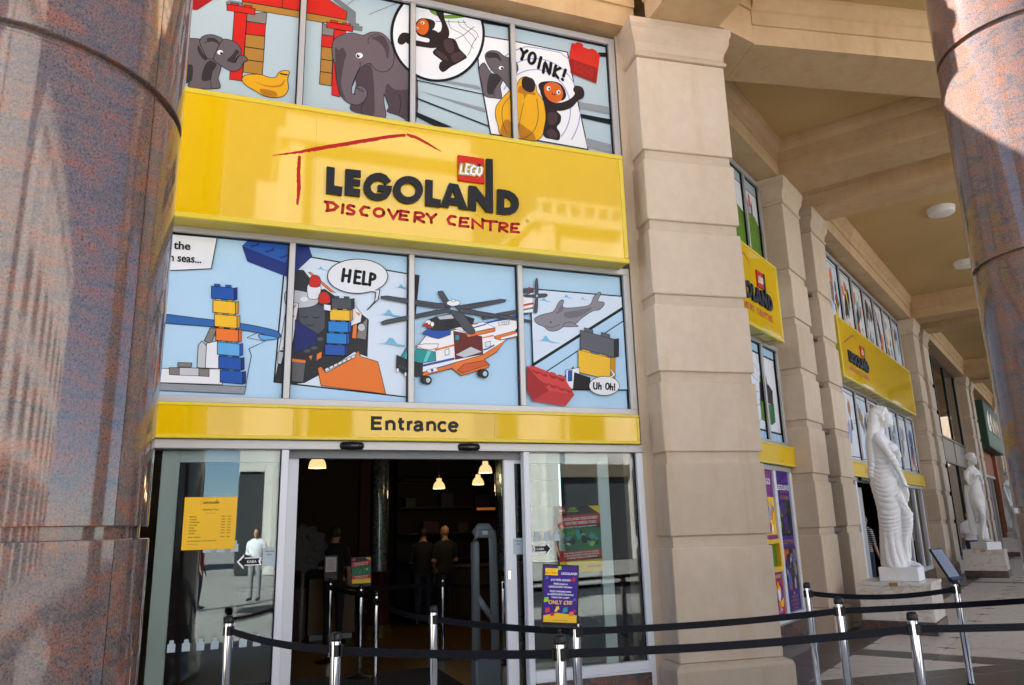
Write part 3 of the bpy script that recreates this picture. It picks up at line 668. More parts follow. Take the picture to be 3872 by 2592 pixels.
  'elephant_with_bananas_print': [["f","grey1",[2368,6623,2441,6517,2528,6508,2578,6450,2550,6365,2562,6232,2484,6211,2360,6221,2332,6376,2304,6530],0.007,1,"ink"],["f","grey3",[2440,6504,2516,6505,2559,6460,2474,6311,2467,6256,2398,6257,2401,6403],0,1,"ink"],["l","ink",[2565,6468,2500,6369,2472,6218],0.005,1],["f","grey1",[2379,6720,2440,6789,2535,6800,2610,6754,2725,6737,2768,6637,2739,6550,2701,6327,2590,6437,2528,6501,2466,6533,2405,6617],0.007,1,"ink"],["f","grey3",[2395,6743,2458,6774,2534,6766,2570,6678,2508,6713,2406,6692],0,1,"ink"],["f","white",[2594,6606,2592,6598,2588,6591,2581,6585,2573,6580,2564,6577,2555,6576,2547,6578,2541,6582,2537,6587,2535,6594,2537,6601,2541,6609,2548,6615,2556,6620,2565,6623,2574,6624,2582,6622,2589,6618,2593,6613],0,1,"ink"],["f","ink",[2590,6601,2589,6596,2587,6591,2583,6586,2579,6583,2574,6582,2570,6581,2565,6583,2562,6586,2560,6590,2559,6595,2560,6600,2563,6605,2566,6609,2570,6612,2575,6614,2580,6614,2584,6613,2587,6610,2589,6606],0,1,"ink"],["f","banana",[2488,6076,2521,6161,2664,6347,2736,6414,2790,6512,2875,6549,2970,6473,2986,6381,3061,6273,3079,6075,3032,5855,2939,5772,2812,5773,2674,5773,2537,5780,2514,5873,2486,5985],0.007,1,"ink"],["f","banana2",[2537,5786,2578,5949,2654,5962,2686,5785],0,1,"ink"],["f","banana2",[2762,5785,2748,5952,2854,5904,2929,5851,2939,5777,2812,5780],0,1,"ink"],["f","banana2",[2753,6337,2794,6425,2947,6373,2959,6335,2868,6332,2827,6257,2816,6322],0,1,"ink"],["l","ink",[2662,6266,2570,6117,2565,5934,2612,5805],0.006,1],["l","ink",[2819,6216,2768,5995,2746,5886],0.005,1],["l","ink",[2977,6298,2989,6086,2930,5891,2799,5771],0.006,1],["f","brown",[2809,6509,2862,6547,2940,6535,2966,6472,2948,6387,2882,6361,2812,6399],0,1,"ink"]],
  'monkey_grabbing_print': [["f","brown",[3026,6388,3089,6319,3166,6279,3273,6298,3383,6359,3454,6441,3436,6493,3466,6547,3541,6548,3570,6491,3555,6419,3491,6372,3405,6268,3295,6207,3212,6183,3262,6134,3251,6051,3206,5983,3240,5916,3229,5834,3148,5828,3042,5857,3079,6075,3061,6273],0.006,1,"ink"],["f","brown",[3010,6480,3070,6525,3204,6551,3296,6522,3340,6420,3315,6354,3261,6323,3166,6279,3088,6305,3020,6414],0.006,1,"ink"],["f","face",[3075,6472,3150,6535,3256,6528,3302,6440,3281,6341,3206,6286,3128,6306,3080,6371],0,1,"ink"],["f","white",[3151,6455,3149,6447,3146,6438,3140,6431,3133,6426,3126,6423,3118,6423,3112,6426,3107,6431,3104,6438,3103,6446,3104,6455,3108,6463,3114,6470,3120,6476,3128,6478,3135,6478,3142,6476,3147,6471,3150,6464],0,1,"ink"],["f","ink",[3145,6452,3145,6446,3143,6442,3140,6437,3136,6434,3133,6433,3129,6433,3126,6435,3123,6438,3122,6442,3121,6447,3122,6452,3124,6457,3127,6461,3130,6464,3134,6466,3138,6466,3141,6464,3143,6461,3145,6457],0,1,"ink"],["f","white",[3272,6431,3270,6422,3267,6413,3261,6406,3254,6401,3247,6398,3239,6398,3233,6401,3228,6406,3224,6413,3224,6421,3225,6430,3229,6438,3235,6446,3241,6451,3249,6454,3256,6454,3263,6451,3268,6446,3271,6439],0,1,"ink"],["f","ink",[3264,6426,3263,6421,3261,6416,3258,6412,3255,6409,3251,6407,3247,6408,3244,6409,3242,6412,3240,6417,3240,6422,3240,6427,3242,6432,3245,6436,3249,6439,3252,6441,3256,6440,3259,6439,3262,6436,3263,6431],0,1,"ink"],["f","ink",[3179,6392,3178,6389,3177,6386,3175,6383,3173,6381,3170,6380,3168,6380,3166,6381,3164,6383,3163,6386,3163,6389,3163,6393,3164,6396,3166,6399,3169,6401,3171,6402,3174,6402,3176,6401,3177,6399,3178,6396],0,1,"ink"],["f","ink",[3205,6389,3204,6386,3203,6382,3201,6380,3199,6378,3197,6377,3194,6377,3192,6378,3190,6380,3189,6383,3189,6386,3190,6390,3191,6393,3193,6396,3195,6398,3197,6399,3200,6399,3202,6398,3204,6395,3205,6393],0,1,"ink"],["f","brown2",[3108,6134,3188,6161,3225,6114,3195,6028,3115,6001],0,1,"ink"],["f","brown2",[3086,5903,3140,5952,3203,5910,3201,5850,3122,5843],0,1,"ink"]],
  'yoink_lettering': [["l","ink",[2808,6892,2834,6832,2810,6755],0.036,1],["l","ink",[2883,6883,2834,6832],0.036,1],["l","ink",[2977,6798,2964,6762,2944,6736,2923,6727,2905,6737,2897,6763,2900,6798,2912,6834,2932,6860,2954,6869,2971,6859,2979,6833,2977,6798],0.036,1],["l","ink",[3049,6832,3010,6686],0.036,1],["l","ink",[3068,6642,3100,6773,3141,6643,3171,6781],0.036,1],["l","ink",[3229,6761,3193,6623],0.036,1],["l","ink",[3282,6741,3209,6682,3249,6612],0.036,1],["l","ink",[3349,6733,3318,6643],0.036,1],["l","ink",[3302,6603,3307,6596],0.036,1]],
  'red_brick_print': [["f","red",[3445,7102,3494,7107,3596,7079,3672,7066,3769,7039,3806,7026,3736,6632,3413,6704,3401,6898],0,0,"ink"],["f","red3",[3408,6895,3762,6838,3733,6634,3410,6708],0,0,"ink"],["f","red2",[3461,6868,3721,6815,3693,6682,3448,6735],0,0,"ink"],["f","red3",[3540,6842,3538,6837,3534,6831,3529,6826,3522,6822,3514,6820,3506,6819,3499,6820,3494,6823,3491,6827,3490,6832,3491,6837,3495,6843,3501,6848,3508,6852,3516,6854,3523,6855,3530,6854,3535,6851,3539,6847],0,1,"ink"],["f","red3",[3608,6828,3607,6822,3603,6817,3597,6812,3590,6808,3582,6805,3574,6805,3567,6806,3562,6808,3559,6812,3558,6818,3559,6823,3563,6829,3569,6833,3576,6837,3584,6840,3591,6841,3598,6840,3604,6837,3607,6833],0,1,"ink"],["f","red3",[3662,6803,3661,6798,3657,6792,3651,6787,3644,6783,3636,6781,3628,6780,3621,6781,3616,6784,3613,6788,3612,6793,3613,6799,3617,6804,3623,6809,3630,6813,3638,6815,3646,6816,3653,6815,3658,6812,3661,6808],0,1,"ink"],["f","red3",[3550,6781,3549,6775,3545,6770,3539,6765,3532,6761,3524,6759,3517,6758,3510,6759,3505,6762,3501,6766,3500,6771,3502,6776,3506,6782,3511,6787,3518,6790,3526,6793,3534,6794,3541,6793,3546,6790,3549,6786],0,1,"ink"],["f","red3",[3618,6759,3617,6754,3613,6748,3607,6743,3600,6739,3592,6737,3584,6736,3578,6737,3572,6740,3569,6744,3568,6749,3569,6755,3573,6760,3579,6765,3586,6769,3594,6771,3602,6772,3609,6771,3614,6768,3617,6764],0,1,"ink"],["f","red3",[3658,6732,3657,6726,3653,6721,3647,6716,3640,6712,3632,6710,3624,6709,3618,6710,3612,6713,3609,6717,3608,6722,3609,6727,3613,6733,3619,6738,3626,6742,3634,6744,3642,6745,3649,6744,3654,6741,3657,6737],0,1,"ink"],["f","red",[3591,7095,3586,7087,3576,7081,3563,7077,3548,7076,3532,7077,3517,7081,3505,7087,3497,7094,3492,7103,3493,7111,3498,7119,3508,7125,3521,7129,3536,7131,3552,7129,3567,7126,3579,7120,3588,7112,3592,7104],0,1,"ink"],["f","red",[3763,7045,3758,7038,3748,7031,3735,7027,3719,7026,3704,7027,3689,7031,3676,7037,3668,7045,3663,7053,3664,7062,3670,7070,3679,7076,3693,7080,3708,7081,3724,7080,3739,7076,3751,7070,3760,7063,3764,7054],0,1,"ink"]],
  'caption_print': [["f","paper",[-819,4276,-233,4285,-264,3986,-790,3909],0.008,0,"ink"]],
  'blue_brick_print': [["f","blue",[-16,4233,66,4335,506,4336,510,4236,371,4105],0,0,"ink"],["f","blue2",[-16,4233,371,4105,393,3971,38,4087],0,0,"ink"],["f","blue2",[371,4105,453,4325,567,4327,615,4193,475,4033,393,3971],0,0,"ink"],["f","blue2",[53,4244,136,4296,133,4255,67,4225],0,0,"ink"],["f","blue",[124,4293,124,4286,121,4278,114,4270,105,4262,94,4256,82,4252,71,4250,61,4250,54,4253,50,4259,50,4265,54,4273,60,4281,70,4289,81,4295,92,4299,103,4301,113,4301,120,4298],0,1,"ink"],["f","blue2",[185,4206,269,4258,266,4216,199,4186],0,0,"ink"],["f","blue",[257,4254,257,4247,254,4240,247,4232,237,4224,226,4218,214,4214,203,4212,193,4212,186,4215,182,4220,182,4227,186,4235,192,4243,202,4250,213,4257,225,4261,236,4263,246,4262,253,4260],0,1,"ink"],["f","blue2",[314,4161,399,4213,395,4171,327,4141],0,0,"ink"],["f","blue",[386,4209,386,4202,383,4194,376,4186,366,4179,355,4173,343,4168,331,4166,322,4167,314,4170,311,4175,310,4182,314,4190,321,4198,330,4205,342,4212,354,4216,365,4218,375,4217,382,4214],0,1,"ink"],["f","blue2",[270,4308,355,4361,351,4319,284,4289],0,0,"ink"],["f","blue",[342,4358,343,4351,339,4343,332,4335,322,4327,311,4321,299,4316,288,4314,278,4315,271,4318,267,4323,267,4330,270,4338,277,4346,287,4354,298,4360,310,4364,322,4366,331,4366,339,4363],0,1,"ink"]],
  'brick_tower_print': [["f","blue2",[54,3053,80,3060,85,2952,60,2942],0.004,0,"ink"],["f","blue",[-133,3063,54,3053,60,2942,-127,2953],0.006,0,"ink"],["f","blue",[-111,3083,-65,3081,-64,3059,-110,3061],0.005,0,"ink"],["f","blue",[-18,3079,29,3076,30,3054,-17,3056],0.005,0,"ink"],["f","blue2",[35,3179,61,3186,67,3077,41,3067],0.004,0,"ink"],["f","blue",[-153,3187,35,3179,41,3067,-146,3077],0.006,0,"ink"],["f","blue",[-131,3208,-84,3206,-83,3184,-129,3186],0.005,0,"ink"],["f","blue",[-37,3204,10,3202,11,3180,-36,3182],0.005,0,"ink"],["f","blue",[16,3305,42,3313,48,3203,22,3193],0.004,0,"ink"],["f","sky2",[-172,3313,16,3305,22,3193,-165,3201],0.006,0,"ink"],["f","sky2",[-150,3334,-103,3332,-102,3310,-149,3312],0.005,0,"ink"],["f","sky2",[-56,3330,-9,3329,-8,3306,-55,3308],0.005,0,"ink"],["f","orange2",[-3,3433,23,3441,29,3330,3,3320],0.004,0,"ink"],["f","orange",[-191,3439,-3,3433,3,3320,-185,3327],0.006,0,"ink"],["f","orange",[-169,3461,-123,3459,-121,3437,-168,3438],0.005,0,"ink"],["f","orange",[-75,3458,-28,3456,-27,3433,-74,3435],0.005,0,"ink"],["f","yellow2",[-22,3561,4,3569,10,3458,-16,3447],0.004,0,"ink"],["f","yellow",[-211,3566,-22,3561,-16,3447,-204,3453],0.006,0,"ink"],["f","yellow",[-189,3588,-142,3587,-141,3564,-188,3565],0.005,0,"ink"],["f","yellow",[-95,3586,-47,3584,-46,3562,-94,3563],0.005,0,"ink"],["f","yellow2",[-42,3690,-15,3699,-9,3586,-35,3575],0.004,0,"ink"],["f","yellow",[-231,3694,-42,3690,-35,3575,-224,3581],0.006,0,"ink"],["f","yellow",[-209,3717,-162,3716,-160,3693,-207,3694],0.005,0,"ink"],["f","yellow",[-114,3715,-67,3714,-65,3691,-113,3692],0.005,0,"ink"],["f","blue2",[-61,3820,-35,3829,-28,3716,-54,3705],0.004,0,"ink"],["f","blue",[-251,3823,-61,3820,-54,3705,-244,3709],0.006,0,"ink"],["f","blue",[-229,3846,-181,3845,-180,3822,-227,3823],0.005,0,"ink"],["f","blue",[-134,3845,-86,3844,-85,3821,-133,3821],0.005,0,"ink"]],
  'ship_print': [["l","ink",[150,3413,73,3368,229,3344,95,3267,120,3207,102,3068,87,2923],0.006,0],["f","hull",[-760,3540,-322,3518,-26,3500,177,3475,322,3446,362,3407,345,3381,283,3388,129,3423,-220,3449,-754,3464],0.007,1,"ink"],["f","sky2",[181,3404,345,3381,234,3354,188,3366],0.006,1,"ink"],["f","stone",[-280,3316,-239,3437,-181,3441,-221,3298],0.006,0,"ink"],["f","stone2",[-325,3270,-299,3315,-258,3274,-255,3073,-322,3075],0.006,0,"ink"],["f","paper",[-259,3296,-169,3323,-147,3238,-144,3073,-255,3073],0.006,0,"ink"],["f","paper",[-722,3051,-114,3071,-106,2932,-712,2930],0.006,0,"ink"],["f","shade2",[-712,2928,90,2923,79,2854,-707,2863],0.006,0,"ink"],["f","stone",[-543,3064,-463,3068,-459,3001,-538,3003],0.005,0,"ink"],["f","stone2",[-463,3068,-307,3070,-303,3002,-459,3001],0.005,0,"ink"],["f","stone",[-307,3065,-223,3066,-219,2999,-303,3001],0.005,0,"ink"],["f","stone",[-478,3112,-367,3114,-369,3076,-475,3073],0.005,0,"ink"]],
  'rescue_scene_print': [["f","paper2",[372,4208,1589,4103,1595,2873,325,2975],0.014,0,"ink"],["f","teal",[636,4071,675,4077,697,4105,720,4079,767,4072,727,4068,701,4074],0,1,"ink"],["f","teal",[1379,3949,1435,3957,1467,3995,1500,3959,1566,3949,1510,3944,1472,3953],0,1,"ink"],["f","teal",[1234,3663,1309,3674,1352,3724,1397,3675,1486,3660,1410,3655,1359,3667],0,1,"ink"],["f","teal",[1239,3387,1320,3398,1367,3451,1415,3398,1512,3381,1429,3376,1374,3390],0,1,"ink"],["f","dark",[390,4048,539,4051,601,3975,611,3848,740,3882,1088,3664,1158,3610,1152,3252,1029,3291,765,3087,590,2979,477,2963,330,2981,367,3255,404,3705],0.005,0,"ink"],["f","dark2",[510,3690,744,3754,752,3502,689,3441,526,3544],0,0,"ink"],["f","dark",[598,3611,597,3605,592,3599,586,3594,577,3590,567,3588,557,3589,548,3591,541,3595,536,3600,535,3607,536,3613,540,3619,547,3624,556,3628,566,3629,575,3629,584,3627,592,3623,596,3617],0,1,"ink"],["f","dark2",[598,3620,596,3615,592,3609,585,3605,576,3601,567,3600,557,3600,548,3602,541,3605,536,3610,534,3616,536,3621,540,3627,547,3631,555,3634,565,3636,575,3636,584,3634,591,3630,596,3626],0,1,"ink"],["f","dark",[654,3535,653,3529,648,3523,642,3518,633,3515,623,3513,613,3513,604,3516,597,3520,592,3525,590,3531,592,3537,596,3543,603,3548,612,3552,622,3554,631,3553,640,3551,648,3547,652,3542],0,1,"ink"],["f","dark2",[654,3544,652,3539,648,3533,641,3529,632,3526,623,3524,613,3524,604,3526,597,3530,592,3535,590,3540,591,3546,596,3551,603,3556,611,3559,621,3560,631,3560,640,3558,647,3555,652,3550],0,1,"ink"],["f","dark",[705,3613,704,3607,699,3601,692,3596,684,3592,674,3590,664,3591,655,3593,647,3597,643,3602,641,3609,642,3615,647,3621,654,3626,662,3630,672,3631,682,3631,691,3629,699,3625,703,3619],0,1,"ink"],["f","dark2",[705,3622,703,3616,699,3611,692,3607,683,3603,673,3602,663,3602,654,3604,647,3607,642,3612,641,3618,642,3623,646,3629,653,3633,662,3637,672,3638,682,3638,691,3636,698,3633,703,3628],0,1,"ink"],["f","dark",[745,3388,743,3382,739,3376,732,3371,723,3368,713,3366,703,3366,694,3369,687,3373,682,3378,681,3384,682,3391,686,3397,693,3402,702,3405,712,3407,722,3406,731,3404,738,3400,743,3394],0,1,"ink"],["f","dark2",[744,3397,743,3392,739,3386,732,3382,723,3379,713,3377,703,3378,694,3380,687,3383,682,3388,680,3393,682,3399,686,3404,693,3409,702,3412,712,3413,722,3413,731,3411,738,3408,743,3403],0,1,"ink"],["f","dark",[632,3270,630,3263,626,3257,619,3253,611,3249,601,3248,591,3248,582,3251,575,3255,570,3260,569,3266,570,3272,574,3278,581,3283,590,3286,599,3288,609,3287,618,3285,625,3281,630,3276],0,1,"ink"],["f","dark2",[631,3278,630,3273,626,3268,619,3263,610,3260,600,3259,591,3259,582,3261,575,3265,570,3270,568,3275,570,3281,574,3286,581,3290,589,3293,599,3294,609,3294,618,3292,625,3289,630,3284],0,1,"ink"],["f","dark",[694,3301,693,3295,689,3289,682,3284,673,3281,663,3279,653,3280,644,3282,637,3286,632,3291,631,3297,632,3304,636,3310,643,3314,652,3318,662,3319,672,3319,681,3316,688,3312,692,3307],0,1,"ink"],["f","dark2",[694,3310,693,3304,688,3299,681,3295,672,3292,663,3290,653,3291,644,3293,637,3296,632,3301,630,3306,632,3312,636,3317,643,3321,652,3325,661,3326,671,3326,680,3324,687,3320,692,3315],0,1,"ink"],["f","orange",[583,4031,604,4039,845,3853,795,3861],0.005,0,"ink"],["f","stone2",[398,3841,601,3835,689,3784,669,3725,574,3688,405,3688],0.006,1,"ink"],["f","paper",[589,3771,588,3764,583,3757,576,3751,566,3747,556,3745,545,3745,536,3748,528,3752,523,3758,521,3765,522,3773,527,3779,534,3785,544,3789,554,3791,565,3791,574,3788,582,3784,587,3778],0,1,"ink"],["f","paper",[587,3915,701,3913,688,3796,646,3775,592,3788],0.005,1,"ink"],["f","red",[601,3975,643,4013,693,3989,690,3903,604,3899],0.005,1,"ink"],["f","paper",[408,3728,509,3724,464,3271,353,3265],0.006,0,"ink"],["f","orange2",[414,3592,434,3607,493,3712,478,3710],0,0,"ink"],["f","orange2",[400,3485,420,3499,481,3603,465,3602],0,0,"ink"],["f","orange2",[386,3378,406,3392,468,3495,453,3494],0,0,"ink"],["f","orange2",[372,3272,392,3286,456,3388,441,3387],0,0,"ink"],["f","stone2",[346,3254,402,3257,377,3140,346,3144],0.005,0,"ink"],["f","blue3",[484,3563,689,3441,682,3340,486,3245],0.005,0,"ink"],["f","paper",[929,3780,1007,3763,1093,3664,1084,3582,985,3535],0.005,0,"ink"],["f","orange",[1026,3683,1079,3669,1068,3639],0,0,"ink"],["f","orange",[951,3780,1008,3757,980,3732],0,0,"ink"],["f","stone",[1063,3534,1147,3627,1137,3412,1048,3424],0.005,0,"ink"],["f","stone2",[1128,3533,1127,3520,1122,3509,1114,3500,1105,3494,1094,3491,1083,3492,1073,3497,1065,3505,1059,3516,1057,3528,1059,3540,1064,3552,1071,3561,1081,3567,1092,3570,1103,3569,1113,3564,1121,3555,1126,3545],0.005,1,"ink"],["f","orange",[1013,3542,1051,3562,1046,3418,1004,3421],0.004,0,"ink"],["f","stone3",[473,3173,593,3168,579,2980,478,2987],0.005,0,"ink"],["f","orange",[472,3195,593,3187,589,3162,473,3169],0,0,"ink"],["f","orange",[618,3224,649,3237,640,3192],0,0,"ink"],["f","orange",[691,3250,732,3275,729,3219,687,3189],0,0,"ink"],["f","orange",[700,3117,732,3136,776,3077,1031,3235,1068,3307,1088,3249,1253,3206,1332,2900,737,2956],0.006,0,"ink"],["f","paper",[764,3112,796,3131,805,3109,773,3090],0.004,0,"ink"],["f","paper",[803,3133,835,3153,844,3131,812,3112],0.004,0,"ink"],["f","paper",[842,3155,874,3175,883,3153,851,3133],0.004,0,"ink"],["f","paper",[881,3177,913,3197,922,3175,890,3155],0.004,0,"ink"],["f","paper",[921,3200,953,3219,962,3197,930,3178],0.004,0,"ink"],["f","paper",[960,3222,992,3242,1002,3219,969,3200],0.004,0,"ink"],["f","paper",[1000,3244,1032,3264,1042,3242,1009,3222],0.004,0,"ink"]],
  'brick_stack_print': [["f","blue2",[941,3345,966,3353,969,3256,943,3245],0.004,0,"ink"],["f","blue",[757,3344,941,3345,943,3245,760,3245],0.006,0,"ink"],["f","blue",[779,3364,825,3364,825,3344,780,3344],0.005,0,"ink"],["f","blue",[871,3364,917,3365,917,3345,871,3344],0.005,0,"ink"],["f","blue",[953,3457,979,3466,981,3368,956,3357],0.004,0,"ink"],["f","sky3",[768,3455,953,3457,956,3357,771,3356],0.006,0,"ink"],["f","sky3",[791,3476,837,3476,837,3456,791,3456],0.005,0,"ink"],["f","sky3",[883,3477,929,3477,930,3457,883,3457],0.005,0,"ink"],["f","blue",[966,3571,992,3580,994,3481,968,3470],0.004,0,"ink"],["f","sky3",[780,3568,966,3571,968,3470,783,3468],0.006,0,"ink"],["f","sky3",[802,3589,849,3589,849,3569,803,3568],0.005,0,"ink"],["f","sky3",[895,3590,942,3591,942,3571,896,3570],0.005,0,"ink"],["f","yellow2",[978,3686,1004,3694,1007,3595,981,3584],0.004,0,"ink"],["f","yellow",[792,3682,978,3686,981,3584,795,3580],0.006,0,"ink"],["f","yellow",[814,3702,861,3703,861,3683,815,3682],0.005,0,"ink"],["f","yellow",[907,3704,954,3705,955,3685,908,3684],0.005,0,"ink"],["f","dark",[991,3801,1017,3810,1020,3710,993,3698],0.004,0,"ink"],["f","dark2",[804,3796,991,3801,993,3698,807,3694],0.006,0,"ink"],["f","dark2",[826,3817,873,3818,873,3798,827,3797],0.005,0,"ink"],["f","dark2",[920,3820,967,3821,967,3800,920,3799],0.005,0,"ink"],["f","paper",[734,3730,799,3724,801,3666,736,3673],0.004,0,"ink"],["f","red",[686,3796,708,3844,757,3848,788,3804,788,3746,701,3733],0.005,1,"ink"]],
  'help_bubble_print': [["f","paper",[1334,4059,1330,4031,1320,4003,1303,3976,1279,3951,1250,3928,1215,3907,1259,3914,1243,3817,1140,3700,1211,3791,1221,3887,1177,3890,1091,3866,1047,3860,1002,3859,959,3861,917,3868,879,3879,845,3894,816,3911,793,3932,775,3955,764,3980,760,4007,763,4033,772,4061,788,4087,810,4112,838,4135,872,4156,909,4174,950,4189,994,4199,1039,4206,1084,4208,1129,4206,1171,4200,1210,4189,1246,4175,1276,4157,1300,4136,1318,4112,1330,4086],0.009,0,"ink"],["l","ink",[912,4092,900,3972],0.029750000000000002,1],["l","ink",[972,4085,960,3969],0.029750000000000002,1],["l","ink",[906,4026,968,4029],0.029750000000000002,1],["l","ink",[1025,4084,1014,3962],0.029750000000000002,1],["l","ink",[1025,4082,1070,4079],0.029750000000000002,1],["l","ink",[1019,4024,1060,4022],0.029750000000000002,1],["l","ink",[1014,3964,1065,3961],0.029750000000000002,1],["l","ink",[1104,4082,1095,3959],0.029750000000000002,1],["l","ink",[1095,3959,1132,3959],0.029750000000000002,1],["l","ink",[1168,4071,1159,3953],0.029750000000000002,1],["l","ink",[1168,4071,1205,4059,1203,4023,1162,4007],0.029750000000000002,1]],
